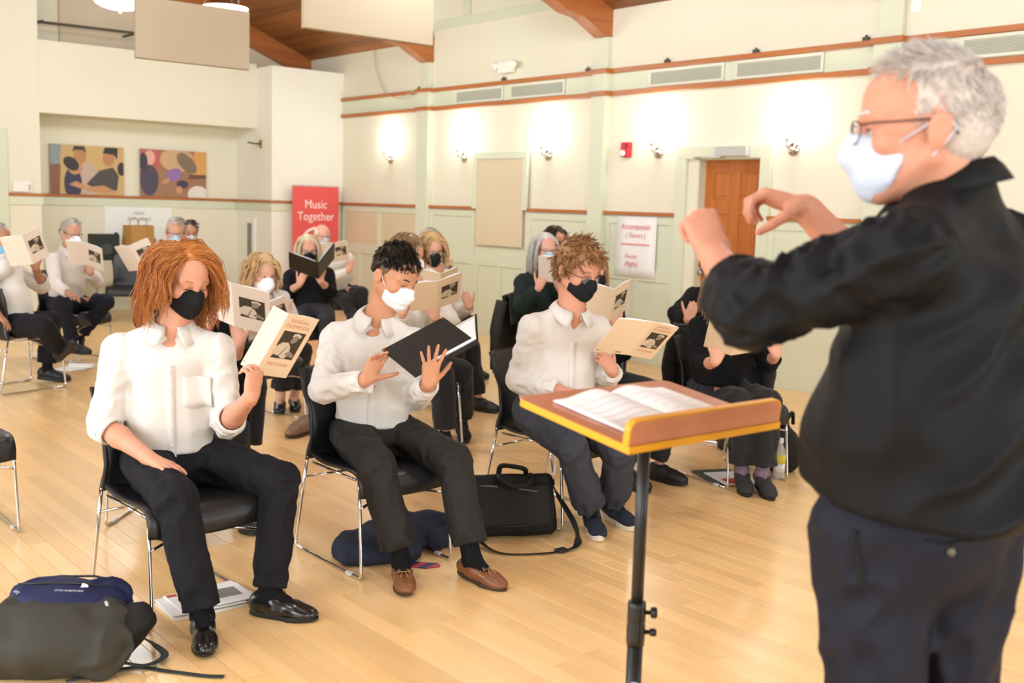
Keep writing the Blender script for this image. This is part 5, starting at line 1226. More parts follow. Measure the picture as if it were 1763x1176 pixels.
for k, l in (('farleft', 'chair under the white-shirted man at the left edge, legs crossed'), ('ponytail', 'chair under the ponytailed man with the white mask'), ('greyblue', 'chair under the grey-haired man in a round blue mask'), ('behindgrey', 'chair under the dark-haired person behind the blue-masked man'),
             ('hidden', 'chair hidden behind the ginger-haired man, under the singer in black'), ('curly', 'chair under the woman with short curly blond hair'), ('longblond', 'chair under the woman with long straight blond hair'), ('bald', 'chair in front of the red banner, under the balding man'),
             ('brownbob', 'chair under the light-brown-haired woman behind the black folder'), ('blondbob', 'chair under the blond woman in a black mask, patterned top'), ('behindbob', 'chair of the dark-haired singer beside the pilaster'), ('greylong', 'chair under the grey-haired woman in a pale blue mask'),
             ('darkbehind', 'chair under the dark-haired woman against the wainscot'), ('behind3', 'chair behind the curly-haired young man in glasses'), ('bydoor', 'chair of the black-sleeved singer near the door')):
    chair_for(k, l)
chair('empty black chair standing by the back table below the poster', 4.95, 13.55, -0.5)
chair('black stacking chair of the black-clad woman behind the lectern, bag beside it', 5.17, 4.14, -0.16)

# ------------------------------------------------------------------ lectern with open score
lam = wood_mat('cherry_laminate', '#bd7152', '#ce8563', 0.28, 'X', 0.5, coat=0.5); edge = mat('amber_edge_band', '#eaa520', 0.35)
steel_blk = mat('black_powder_coat', '#1b1918', 0.35)
LX0, LX1, LY, LZ, TL = 1.548, 2.042, 1.505, 1.128, math.atan(0.042/0.328)
lec = thing('lectern', 'cherry laminate conducting lectern with amber edges on a black pole', 'lectern', ((LX0+LX1)/2, LY+0.17, 0))
Ld = empty('desk', (0, -0.17, LZ)); Ld.parent = lec; Ld.rotation_euler = (TL, 0, 0)
W2 = (LX1-LX0)/2; DP = 0.345
def rrect(x0, x1, y0, y1, r, n=5, corners='abcd'):
    P_ = []
    for cx, cy, a0, k in ((x1-r, y1-r, 0, 'a'), (x0+r, y1-r, 90, 'b'), (x0+r, y0+r, 180, 'c'), (x1-r, y0+r, 270, 'd')):
        if k in corners:
            for i in range(n+1): a = math.radians(a0+90*i/n); P_.append((cx+r*math.cos(a), cy+r*math.sin(a)))
        else: P_.append((cx+r*(1 if a0 in (0, 270) else -1), cy+r*(1 if a0 in (0, 90) else -1)))
    return P_
MB().prism(rrect(-W2, W2, -0.021, DP, 0.03, 5, 'ab'), -0.016, 0.0, 'z').build('edge_band', edge, Ld)
MB().prism(rrect(-W2+0.0015, W2-0.0015, 0.0015, DP-0.0015, 0.029, 5, 'ab'), -0.0165, 0.0008, 'z').build('top_board', lam, Ld)
MB().prism(rrect(-W2, W2, 0.0005, 0.054, 0.022, 5, 'ab'), -0.016, 0.0, 'y').build('lip_edge', edge, Ld)
MB().prism(rrect(-W2+0.004, W2-0.004, 0.0008, 0.0495, 0.020, 5, 'ab'), -0.0168, 0.0006, 'y').build('lip', lam, Ld)
for nm, r, z0, z1, m in (('upper_pole', 0.0145, 0.58, 1.135, steel_blk), ('lower_pole', 0.0185, 0.03, 0.62, steel_blk)):
    MB().lathe([(r, z0), (r, z1)], (0, 0, 0), 16).build(nm, m, lec)
MB().lathe([(0.021, 0.585), (0.022, 0.60), (0.022, 0.635), (0.0205, 0.64), (0.022, 0.645), (0.022, 0.68), (0.021, 0.69), (0.016, 0.692)], (0, 0, 0), 18).build('clamp_collar', steel_blk, lec)
for z, r in ((0.665, 0.013), (0.617, 0.009)):
    d = Vector((0.74, -0.67, 0)); c = Vector((0, 0, z))+d*0.02
    k = MB().lathe([(0.005, 0), (0.005, 0.012), (r, 0.014), (r*1.05, 0.024), (r*0.8, 0.028), (0.001, 0.029)], c, 12, d).build('clamp_knob', steel_blk, lec)
MB().lathe([(0.018, 1.06), (0.030, 1.068), (0.030, 1.08), (0.018, 1.085), (0.018, 1.11)], (0, 0, 0), 16).build('tilt_knob', steel_blk, lec)
MB().box(-0.09, 0.09, -0.07, 0.07, 1.118, 1.126, b=0.002).build('mounting_plate', steel_blk, lec)
MB().lathe([(0.17, 0.0), (0.17, 0.012), (0.05, 0.025), (0.022, 0.05)], (0, 0, 0), 24).build('base', steel_blk, lec)
text('pole_lettering', 'ON STAGE', 0.030, mat('pole_print', '#cfcac4', 0.6), lec, frame((-0.0119, -0.0150, 0.43), (0, 0, -1), (-0.78, 0.63, 0)), align='CENTER')
sco = thing('music_score', 'open white music score lying on the conducting lectern', 'sheet music', ((LX0+LX1)/2, LY, LZ)); sco.rotation_euler = (TL, 0, 0)
paper = mat('white_paper', '#f6f4f1', 0.8); ink = mat('grey_music_ink', '#cfcdd6', 0.8)
cx0, cyA, SW, SH = -0.012, 0.010, 0.178, 0.268
for s in (-1, 1):
    for lay in range(3):
        G = [[(cx0+s*(0.002+SW*t*(1-0.004*lay)), cyA+SH*v+0.006*t*0-0.003*lay*0, 0.003+0.0016*(2-lay)+0.013*math.sin(min(1, t*1.25)*math.pi)*(1-t)*1.6+0.002*(1-t)) for t in np.linspace(0, 1, 12)] for v in (0, 0.5, 1)]
        sheet('page', G, 0.0006, paper, sco)
    mb = MB()
    for k in range(7):
        for q in range(2):
            v = 0.12+0.11*k+0.02*q; t0, t1 = (0.12, 0.92)
            def zz(t): return 0.0073+0.013*math.sin(min(1, t*1.25)*math.pi)*(1-t)*1.6+0.002*(1-t)
            pts = [(cx0+s*(0.002+SW*t), cyA+SH*v, zz(t)) for t in np.linspace(t0, t1, 9)]
            V = [p for p in pts]+[(a, b+0.0012, c) for a, b, c in pts]; mb.add(V, [(i, i+1, i+10, i+9) for i in range(8)])
    tag(mb.build('staff_lines', ink, sco, fix=False), kind='stuff')

# ------------------------------------------------------------------ song booklets and folders held by the singers
cover = mat('cream_card', '#ecd6b8', 0.75); prt = mat('terracotta_print', '#cf8063', 0.8); dk = mat('photo_dark', '#40382f', 0.7); lt = mat('photo_light', '#d6cab8', 0.7); md_ = mat('photo_mid', '#94887a', 0.7)
cover_pale = mat('pale_card', '#e6dacd', 0.75)
def toward(dx, dy, d, L, away):
    v = (IR*dx-IU*dy)/1861.7*d; c = np.linalg.norm(v)
    return v+IA*math.sqrt(max(0, L*L-c*c))*away if c < L else v*L/c
def booklet(label, sb, st, lo_, ro, d, detail=0, big=None, W=0.17, Hh=0.265, cov=None, away=1):
    """sb/st spine bottom and top pixels, lo_/ro pixel offset of the left and right fore-edge, d distance"""
    A = P(*sb, d); up = unit(toward(st[0]-sb[0], st[1]-sb[1], d, Hh, -1)); root = thing('song_booklet', label, 'booklet', tuple(A), group='song booklets')
    cov = cov or cover
    for nm, of in (('back_cover', lo_), ('front_cover', ro)):
        D = toward(of[0], of[1], d, W, away); D = unit(D-0.5*up*(D@up)); s = -1 if nm == 'back_cover' else 1
        n = unit(np.cross(D, up))*s
        G = [[D*W*t+up*Hh*v for t in (0, 0.5, 1)] for v in (0, 0.5, 1)]
        c = sheet(nm, G, 0.0012, cov, root, False)
        for k in range(2):
            G = [[D*(W*0.992*t)+up*Hh*(v*0.99+0.005)-n*(0.0025+0.0015*k+0.012*math.sin(t*math.pi)*t*(0.4+0.6*k)) for t in np.linspace(0, 1, 8)] for v in (0, 0.5, 1)]
            sheet('page', G, 0.0006, paper, root)
        if nm == 'front_cover':
            F4 = lambda x, y, z=0.0012: D*W*x+up*Hh*y+n*z
            def poly(name, pts, m, z): MB().add([Vector(F4(x, y, z)) for x, y in pts], [tuple(range(len(pts)))]).build(name, m, c, fix=False)
            poly('photo', [(0.17, 0.30), (0.86, 0.30), (0.86, 0.74), (0.17, 0.74)], dk, 0.0010)
            ph = [('photo_figure', [(0.17, 0.31), (0.60, 0.31), (0.66, 0.40), (0.60, 0.50), (0.48, 0.565), (0.30, 0.555), (0.17, 0.48)], lt), ('photo_figure', [(0.34, 0.31), (0.39, 0.31), (0.51, 0.49), (0.49, 0.51)], md_), ('photo_figure', [(0.52, 0.37), (0.82, 0.33), (0.84, 0.375), (0.64, 0.44)], md_),
                  ('photo_figure', [(0.50, 0.58), (0.58, 0.55), (0.68, 0.585), (0.71, 0.64), (0.64, 0.68), (0.53, 0.665)], md_), ('photo_figure', [(0.50, 0.66), (0.64, 0.685), (0.73, 0.645), (0.77, 0.69), (0.65, 0.725), (0.52, 0.71)], lt), ('photo_figure', [(0.17, 0.30), (0.50, 0.30), (0.40, 0.335), (0.22, 0.36)], dk)]
            for i, (a, b_, m) in enumerate(ph): poly(a, b_, m, 0.0013+0.0001*i)
            if detail:
                for y, tx, sz in ((0.905, 'RANDALL', 0.024), (0.815, 'THOMPSON', 0.024), (0.20, 'FROSTIANA', 0.021)):
                    text('lettering', tx, sz, prt, c, frame(F4(0.5, y), D, up), spacing=1.15, xs=0.86)
        elif detail:
            F4 = lambda x, y, z=0.0012: D*W*x+up*Hh*y+n*z
            mb = MB()
            for k in range(9): x = 0.24+k*0.018; mb.add([Vector(F4(x, 0.045)), Vector(F4(x+(0.006 if k % 2 else 0.010), 0.045)), Vector(F4(x+(0.006 if k % 2 else 0.010), 0.085)), Vector(F4(x, 0.085))], [(0, 1, 2, 3)])
            tag(mb.build('barcode', dk, c, fix=False), kind='stuff')
            mb = MB().add([Vector(F4(a, b_)) for a, b_ in ((0.88, 0.06), (0.93, 0.06), (0.93, 0.085), (0.88, 0.085))], [(0, 1, 2, 3)]); mb.build('publisher_mark', dk, c, fix=False)
            mb = MB().add([Vector(F4(a, b_)) for a, b_ in ((0.72, 0.066), (0.86, 0.066), (0.86, 0.072), (0.72, 0.072))], [(0, 1, 2, 3)]); mb.build('publisher_line', md_, c, fix=False)
    return root
booklet('cream song booklet held open by the ginger-haired young man', (437, 644), (501, 540), (-46, 1), (41, 9), 3.97, 1)
booklet('cream song booklet held by the young man in glasses', (1080, 611), (1119, 556), (-66, 2), (36, 16), 5.12, 1)
booklet('song booklet held up by the man at the left edge', (57, 455), (54, 409), (-42, 5), (16, -14), 8.35, 0, cov=cover_pale)
booklet('song booklet held by the ponytailed man in a white mask', (150, 456), (159, 420), (-40, -1), (29, 13), 10.05, 0, cov=cover_pale)
booklet('song booklet spread wide before the blue-masked grey-haired man', (247, 465), (232, 425), (-30, 1), (30, -12), 9.6, 0, cov=cover_pale)
booklet('song booklet in the hand with the bracelet beside the ginger hair', (404, 562), (416, 491), (-44, -2), (54, 24), 5.0, 0, cov=cover_pale)
booklet('small song booklet before the woman with curly blond hair', (466, 566), (464, 527), (-34, -8), (34, -14), 7.5, 0, cov=cover_pale)
booklet('song booklet held low in front of the brown-haired woman', (752, 532), (758, 487), (-46, 6), (38, -14), 6.85, 0)
booklet('song booklet just below the black mask of the blond woman', (758, 512), (762, 474), (-30, -2), (26, -8), 8.2, 0)
booklet('song booklet in front of the wainscot right of the black mask', (757, 492), (754, 459), (-28, -2), (26, -9), 9.75, 0)
booklet('song booklet half hiding the chest of the grey-haired woman', (962, 486), (961, 445), (-32, 4), (28, 6), 8.25, 0, cov=cover_pale)
booklet('song booklet held out behind the curly-haired young man', (1048, 553), (1053, 501), (-36, -2), (28, -10), 6.2, 0)
booklet('song booklet on the lap of the black-clad woman, partly hidden by a sleeve', (1258, 612), (1256, 566), (-36, -6), (30, 8), 5.85, 0)
booklet('song booklet of the balding man in front of the banner', (576, 451), (576, 421), (-29, 2), (24, -3), 11.8, 0, cov=cover_pale)
fold_m = mat('black_leatherette', '#14120f', 0.42, bump=0.12, bscale=500); inner = mat('grey_lining', '#4a4a4e', 0.6); brass = mat('brass_corner', '#d8b25a', 0.25, 1.0)
def folder(label, A, B, d1, d2, W, group, orth=(1.0, 1.0)):
    """A,B spine ends; d1,d2 directions of the two boards"""
    root = thing('choir_folder', label, 'folder', tuple(A), group=group); S_ = B-A
    for i, D in enumerate((d1, d2)):
        D = unit(D-orth[i]*unit(S_)*(D@unit(S_)))*W; n = unit(np.cross(D, S_))*(-1 if i else 1)
        c = sheet('board', [[D*t+S_*v for t in (0, 0.5, 1)] for v in (0, 0.5, 1)], 0.004, fold_m, root, False)
        sheet('lining', [[D*(0.03+0.94*t)+S_*(0.03+0.94*v)+n*0.003 for t in (0, 1)] for v in (0, 1)], 0.001, inner, c, False)
        for v in (0, 1):
            q = D*1.002+S_*v; a = -D/W*0.02; b_ = S_/np.linalg.norm(S_)*0.02*(1 if v == 0 else -1)
            mb = MB()
            for s in (-1, 1): mb.add([Vector(q+n*s*0.0028), Vector(q+a+n*s*0.0028), Vector(q+b_+n*s*0.0028)], [(0, 1, 2)])
            mb.add([Vector(q+n*0.0028), Vector(q-n*0.0028), Vector(q+a-n*0.0028), Vector(q+a+n*0.0028)], [(0, 1, 2, 3)]); mb.add([Vector(q+n*0.0028), Vector(q-n*0.0028), Vector(q+b_-n*0.0028), Vector(q+b_+n*0.0028)], [(0, 1, 2, 3)])
            mb.build('corner', brass, c)
        for k in range(3):
            sheet('sheet_music', [[D*(0.10+0.80*t)+S_*(0.06+0.03*k+0.86*v)+n*(0.005+0.003*k+0.006*math.sin(t*math.pi)) for t in np.linspace(0, 1, 6)] for v in (0, 1)], 0.0008, paper, root)
    return root
A = P(715, 650, 4.46); B = P(824, 591, 4.52)
folder('open black choir folder with brass corners held by the black-haired young man', A, B, P(645, 605, 4.60)-A, P(838, 538, 4.70)-B, 0.235, 'choir folders', (0.3, 0.4))
A = P(548, 480, 9.85); B = P(548, 456, 9.70)
B = A+unit(B-A)*0.22
folder('open black choir folder held by the woman with long straight blond hair', A, B, P(495, 476, 9.98)-A, P(575, 450, 10.05)-A, 0.29, 'choir folders')
# ------------------------------------------------------------------ lamps
glow = mat('lamp_glass', '#fff4e2', 0.4, emit=4.0); glow2 = mat('lamp_glass_sconce', '#fff2dd', 0.4, emit=9.0)
def lamp(name, loc, power, r, parent, color=(0.84, 0.95, 1.0), spot=None):
    d = bpy.data.lights.new(name, 'SPOT' if spot else 'POINT'); d.energy = power; d.shadow_soft_size = r; d.color = color
    if spot: d.spot_size = math.radians(spot); d.spot_blend = 0.6
    o = bpy.data.objects.new(name, d); COL.objects.link(o); o.parent = parent; o.location = loc; return o
def pendant(label, x, y, z, r, power):
    t = thing('pendant_lamp', label, 'lamp', (x, y, z), group='pendant bowl lamps')
    prof = [(0.02, 0.0)]+[(r*math.sin(a), r*0.42*(1-math.cos(a))) for a in np.linspace(0.15, math.pi/2, 9)]
    V = []; n = 28
    mb = MB().lathe(prof, (0, 0, 0), n); mb.F = mb.F[:-1]; o = mb.build('bowl', glow, t); o.modifiers.new('thick', 'SOLIDIFY').thickness = 0.006
    zt = zc(x)-z; 
    for k in range(3):
        a = k*2.094+0.4; MB().tube([(r*0.97*math.cos(a), r*0.97*math.sin(a), r*0.42), (0.02*math.cos(a), 0.02*math.sin(a), 0.75)], 0.003, 5).build('hanger', mat('dark_steel', '#5b5a5c', 0.4, 0.8), t)
    MB().tube([(0, 0, 0.75), (0, 0, zt)], 0.006, 6).build('stem', mat('dark_steel', '#5b5a5c', 0.4, 0.8), t)
    MB().lathe([(0.012, -0.03), (0.014, 0.0)], (0, 0, 0), 10).build('finial', mat('dark_steel', '#5b5a5c', 0.4, 0.8), t)
    lamp('bulb', (0, 0, -0.12), power, r*0.8, t); lamp('bulb', (0, 0, r*0.42+0.25), power*0.15, 0.12, t)
PP = 68
pendant('white bowl pendant left of the left hanging acoustic panel', 3.90, 10.80, 3.37, 0.25, PP)
pendant('white bowl pendant peeking over the left hanging acoustic panel', 5.14, 11.13, 3.50, 0.24, PP)
for (x, y, wh) in ((5.4, 7.2, 'above the grey-haired woman'), (5.4, 3.4, 'above the black-clad woman'), (5.4, -0.6, 'above the floor right of the conductor'), (1.2, 6.9, 'above the empty chair at left'), (1.2, 2.9, 'above the backpack'), (1.2, -1.0, 'behind the photographer'), (-1.6, 6.8, 'by the farther left window'), (-1.6, 2.8, 'by the nearer left window')):
    pendant('white bowl pendant hanging high '+wh, x, y, 4.3, 0.25, PP)
def sconce(label, y, on=True):
    s = thing('wall_sconce', label, 'lamp', (XR-0.001, y, 2.18), group='chrome wall sconces')
    MB().lathe([(0.062, 0.0), (0.062, 0.012), (0.05, 0.02), (0.018, 0.026), (0.012, 0.05), (0.001, 0.052)], (0, 0, 0), 22, (-1, 0, 0)).build('backplate', chrome, s)
    MB().tube(spline([(-0.03, 0, 0), (-0.08, 0, 0.0), (-0.11, 0, 0.03), (-0.11, 0, 0.075)], 4), 0.009, 8).build('arm', chrome, s)
    MB().lathe([(0.018, 0.07), (0.024, 0.08), (0.024, 0.10), (0.016, 0.105)], (-0.11, 0, 0), 14).build('holder', chrome, s)
    if on:
        MB().lathe([(0.020, 0.10), (0.034, 0.14), (0.042, 0.20), (0.040, 0.205), (0.001, 0.206)], (-0.11, 0, 0), 16).build('glass_shade', glow2, s)
        lamp('bulb', (-0.13, 0, 0.27), 7, 0.05, s, (0.95, 0.97, 0.95))
sconce('lit wall sconce nearest the white bump-out, left of the first pilaster', 12.64)
sconce('lit wall sconce between the first pilaster and the tackboard', 10.97)
sconce('lit wall sconce between the tackboard and the second pilaster', 9.38)
sconce('lit wall sconce between the red fire alarm and the door', 7.68)
sconce('lit wall sconce just right of the brown door', 6.03)
sconce('unlit chrome wall sconce beside the back of the conductor\'s head', 4.28, False)

# ------------------------------------------------------------------ things on the walls
ventm = mat('vent_enamel', '#dcdac8', 0.5); ventd = mat('vent_dark', '#8d9184', 0.8)
def vent(label, y0, y1, z0, z1):
    v = thing('air_vent', label, 'vent', (XR-0.013, (y0+y1)/2, (z0+z1)/2), group='wall air vents'); hy, hz = (y1-y0)/2, (z1-z0)/2
    MB().box(-0.004, -0.001, -hy, hy, -hz, hz).build('backing', ventd, v)
    for a, b, c, d in ((-hy, hy, hz-0.028, hz), (-hy, hy, -hz, -hz+0.028), (-hy, -hy+0.03, -hz+0.028, hz-0.028), (hy-0.03, hy, -hz+0.028, hz-0.028)):
        MB().box(-0.014, -0.001, a, b, c, d, b=0.002).build('frame', ventm, v)
    mb = MB(); n = 9
    for k in range(n):
        z = -hz+0.03+(2*hz-0.06)*(k+0.5)/n; mb.add([(-0.012, -hy+0.03, z-0.004), (-0.012, hy-0.03, z-0.004), (-0.003, hy-0.03, z+0.006), (-0.003, -hy+0.03, z+0.006)], [(0, 1, 2, 3)])
    tag(mb.build('louvres', ventm, v, fix=False), kind='stuff')
vent('narrow air vent left of centre, beside the first pilaster', 10.21, 11.17, 2.842, 3.015)
vent('air vent above the tackboard\'s right-hand sconce', 9.12, 10.09, 2.842, 3.015)
vent('air vent above the fire alarm, left one of a pair', 6.87, 7.85, 2.842, 3.015)
vent('air vent above the brown door, right one of a pair', 5.76, 6.74, 2.842, 3.015)
vent('air vent at the right edge above the conductor\'s head', 3.53, 4.51, 2.842, 3.015)
for y, wh in ((11.95, 'at the first pilaster'), (10.2, 'under the emergency light'), (8.75, 'left of the second pilaster'), (7.6, 'above the fire alarm vent'), (6.5, 'above the door vent'), (5.35, 'left of the conductor\'s head')):
    c = thing('spot_clip', 'small dark cable clip on the upper timber trim '+wh, 'clip', (XR-0.02, y, ZUP+0.024), group='cable clips on the trim')
    MB().box(-0.025, 0.01, -0.03, 0.03, 0, 0.03, b=0.004).build('clip_body', mat('dark_clip', '#4a4238', 0.6), c); MB().box(-0.012, 0.0, -0.01, 0.01, 0.03, 0.048, b=0.002).build('clip_tab', mat('dark_clip', '#4a4238', 0.6), c)
ex = thing('emergency_light', 'white emergency light with two lamp heads high on the wall', 'emergency light', (XR-0.001, 10.13, 3.22))
wp = mat('white_plastic', '#efece2', 0.45)
MB().box(-0.09, 0, -0.12, 0.12, -0.07, 0.06, b=0.012).build('housing', wp, ex)
for s in (-1, 1):
    MB().lathe([(0.02, -0.02), (0.045, 0.01), (0.048, 0.05), (0.043, 0.055), (0.001, 0.05)], (-0.06, s*0.16, 0.03), 14, (-0.85, s*0.25, -0.45)).build('lamp_head', wp, ex)
al = thing('fire_alarm', 'red fire alarm strobe on the wall beside the second pilaster', 'fire alarm', (XR-0.001, 8.12, 2.215))
MB().box(-0.05, 0, -0.062, 0.062, -0.075, 0.08, b=0.008).build('housing', mat('alarm_red', '#c8202a', 0.4), al)
MB().lathe([(0.03, 0), (0.034, 0.012), (0.022, 0.028), (0.001, 0.03)], (-0.05, 0.02, -0.035), 14, (-1, 0, 0)).build('strobe', mat('strobe_lens', '#f3f3f0', 0.1), al)
for i in range(4): MB().box(-0.053, -0.049, -0.05, 0.0, 0.02+i*0.012, 0.026+i*0.012).build('sounder_slot', mat('alarm_dark_red', '#7c1016', 0.5), al)
sw = thing('wall_switch', 'white blank plate high on the wall above the conductor', 'wall plate', (XR-0.001, 4.92, 3.32)); MB().box(-0.012, 0, -0.045, 0.045, -0.07, 0.07, b=0.003).build('plate', wp, sw); MB().box(-0.016, -0.01, -0.018, 0.018, -0.035, 0.035, b=0.003).build('rocker', wp, sw)
sw = thing('wall_switch', 'white control box on the pier above the ledge at left', 'wall plate', (3.93, YS-0.02, 1.66)); MB().box(-0.11, 0.11, -0.035, 0, -0.07, 0.06, b=0.005).build('plate', wp, sw); MB().box(0.07, 0.095, -0.04, -0.03, -0.05, 0.02, b=0.002).build('keypad', mat('keypad_grey', '#b0aea6', 0.5), sw)
# flip-chart sheet taped under the ledge
fs = thing('flipchart_sheet', 'white flip-chart sheet with faded red marker writing taped to the wainscot', 'poster', (XR-0.025, 7.925, 1.21))
sheet('paper_sheet', [[(-0.002-0.012*math.sin(v*3)*(1-v), (0.29-0.58*t), -0.32+0.64*v) for t in np.linspace(0, 1, 5)] for v in np.linspace(0, 1, 7)], 0.0015, mat('flipchart_paper', '#f1eeea', 0.8), fs)
redink = mat('red_marker', '#e58f8c', 0.8)
for z, tx, sz in ((0.21, 'Accompanist:', 0.085), (0.12, '( Tenors )', 0.075), (-0.10, 'Room:', 0.07), (-0.18, '(Right)', 0.075)):
    text('handwriting', tx, sz, redink, fs, frame((-0.016, 0.0 if z > 0 else 0.05, z), (0, -1, 0), (0, 0, 1)), shear=0.25, spacing=0.95)
MB().box(-0.016, -0.0145, -0.21, 0.21, 0.018, 0.034).build('underline', redink, fs)
# red banner
bn = thing('red_banner', 'red roll-up banner with white lettering in front of the bump-out', 'banner', (7.73, YF-0.14, 0))
bred = mat('banner_red', '#e05553', 0.55)
MB().box(-0.37, 0.37, -0.004, 0.004, 0.10, 1.79).build('banner_sheet', bred, bn); MB().box(-0.39, 0.39, -0.05, 0.05, 0.0, 0.10, b=0.01).build('base', mat('satin_aluminium', '#c9c8c4', 0.4, 0.5), bn); MB().box(-0.375, 0.375, -0.012, 0.012, 1.785, 1.80, b=0.003).build('top_rail', mat('satin_aluminium', '#c9c8c4', 0.4, 0.5), bn)
MB().tube([(0, 0.03, 0.1), (0, 0.02, 1.78)], 0.008, 6).build('pole', mat('satin_aluminium', '#c9c8c4', 0.4, 0.5), bn)
bw = mat('banner_white', '#fbe9e6', 0.6)
for z, tx in ((1.53, 'Music'), (1.36, 'Together')): text('lettering', tx, 0.17, bw, bn, frame((0, -0.0055, z), (1, 0, 0), (0, 0, 1)), extrude=0.0005, xs=0.92)
def ring(name, x, z, r, w, a0, a1, m, parent):
    pts = [math.radians(a0+(a1-a0)*k/24) for k in range(25)]; V = [(x+(r+s)*math.cos(a), -0.0055, z+(r+s)*math.sin(a)) for s in (0, w) for a in pts]
    MB().add(V, [(k, k+1, k+26, k+25) for k in range(24)]).build(name, m, parent, fix=False)
ring('banner_motif', 0.0, 0.98, 0.20, 0.035, 20, 175, bw, bn); ring('banner_motif', 0.0, 0.98, 0.10, 0.03, 0, 360, bw, bn)
# two unframed photographs standing on the ledge
def ellipse(cx, cy, rx, ry, n=20, rot=0.0):
    return [(cx+rx*math.cos(a)*math.cos(rot)-ry*math.sin(a)*math.sin(rot), cy+rx*math.cos(a)*math.sin(rot)+ry*math.sin(a)*math.cos(rot)) for a in [2*math.pi*k/n for k in range(n)]]
def clip01(p): return [(min(1, max(0, x)), min(1, max(0, y))) for x, y in p]
def picture(name, label, cat, x0, x1, z0, z1, y, base, shapes, th=0.02):
    p = thing(name, label, cat, ((x0+x1)/2, y, z0)); w, h_ = x1-x0, z1-z0
    MB().box(-w/2, w/2, -th, 0, 0, h_, b=0.002).build('board', mat('board_'+base, '#'+base, 0.5), p)
    for i, (col, pts) in enumerate(shapes):
        V = [(-w/2+a*w, -th-0.0006-0.00015*i, b*h_) for a, b in clip01(pts)]
        MB().add(V, [tuple(range(len(V)))]).build('print_area', mat('print_'+col, '#'+col, 0.5, var=0.12, vscale=20), p, fix=False)
    return p
sk1, sk2 = 'b98257', 'c48f66'
picture('photo_board', 'photo board of a family hugging, left of the two on the ledge', 'photograph', 4.46, 5.43, ZR+0.02, 2.23, YB-0.03, 'c9a870', [
    ('8f9aa0', [(0, 0.6), (0.13, 0.6), (0.15, 1), (0, 1)]), ('8a5c46', [(0, 0), (0.12, 0), (0.14, 0.6), (0, 0.6)]), ('c0a898', ellipse(0.50, 0.30, 0.16, 0.35)), (sk1, ellipse(0.40, 0.78, 0.085, 0.16)), ('3c332e', [(0.30, 0.86), (0.32, 0.98), (0.46, 0.98), (0.49, 0.84), (0.44, 0.90), (0.34, 0.90)]),
    ('3a3650', ellipse(0.30, 0.22, 0.12, 0.34)), (sk2, ellipse(0.33, 0.55, 0.10, 0.15)), ('332b2b', ellipse(0.28, 0.62, 0.095, 0.15, rot=0.4)), ('4a4642', [(0.48, 0.22), (0.66, 0.50), (0.85, 0.58), (0.93, 0.40), (0.90, 0.10), (0.60, 0.12)]), (sk1, ellipse(0.79, 0.76, 0.085, 0.17)), ('2f2a2c', [(0.71, 0.86), (0.74, 0.98), (0.92, 0.98), (0.91, 0.74), (0.86, 0.84)]),
    (sk2, [(0.24, 0.20), (0.34, 0.27), (0.52, 0.16), (0.72, 0.20), (0.92, 0.05), (0.75, 0.02), (0.55, 0.06), (0.40, 0.12)]), ('3a2f30', ellipse(0.97, 0.55, 0.06, 0.14))])
picture('photo_board', 'photo board with a child in purple, right one on the ledge', 'photograph', 5.66, 6.62, ZR+0.02, 2.23, YB-0.03, '9c7358', [
    ('b8605a', [(0, 0.62), (0.30, 0.55), (0.31, 1), (0, 1)]), ('e0a898', ellipse(0.14, 0.82, 0.08, 0.16)), ('d39a56', [(0.76, 0.46), (1, 0.46), (1, 1), (0.82, 1)]), ('c8a27c', ellipse(0.55, 0.80, 0.26, 0.26)), ('7d6a58', ellipse(0.70, 0.74, 0.12, 0.24, rot=0.5)), ('4b4356', ellipse(0.13, 0.35, 0.14, 0.33)), ('3c3844', ellipse(0.05, 0.72, 0.06, 0.2)),
    ('8d6aa6', ellipse(0.50, 0.48, 0.11, 0.15, rot=-0.5)), (sk2, ellipse(0.38, 0.34, 0.08, 0.04, rot=0.8)), ('3d3650', ellipse(0.63, 0.28, 0.09, 0.09)), (sk2, ellipse(0.58, 0.16, 0.05, 0.08)), ('e3d9d0', ellipse(0.87, 0.06, 0.16, 0.20)), ('6d4a3a', [(0.72, 0.40), (1, 0.42), (1, 0.5), (0.74, 0.5)])])
sh = []
rp = random.Random(3)
for i in range(9):
    x = 0.05+i*0.112; y = 0.42+rp.uniform(-0.05, 0.08); sh += [(rp.choice(('8d4a3c', '6a4a3a', 'c79a6a', 'b27a5a', '7d6048')), ellipse(x, y-0.20, 0.052, 0.16)), (rp.choice(('d9a884', 'b97f5c', '8a5a42')), ellipse(x, y, 0.030, 0.055)), (rp.choice(('3a2a22', '6b4a30', '221a16')), ellipse(x, y+0.035, 0.031, 0.03))]
po = picture('wall_poster', 'white poster with a row of waving people behind the back table', 'poster', 5.17, 6.12, 0.62, 1.44, YB-0.005, 'eeefec', [('d8cdb4', [(0, 0), (1, 0), (1, 0.3), (0, 0.3)])]+sh, 0.01)
for z, tx, sz in ((0.72, 'Hello', 0.07), (0.64, 'Everybody!', 0.075)): text('lettering', tx, sz, mat('poster_grey_print', '#8fa3a0', 0.7), po, frame((0, -0.0165, z), (1, 0, 0), (0, 0, 1)), shear=0.2)
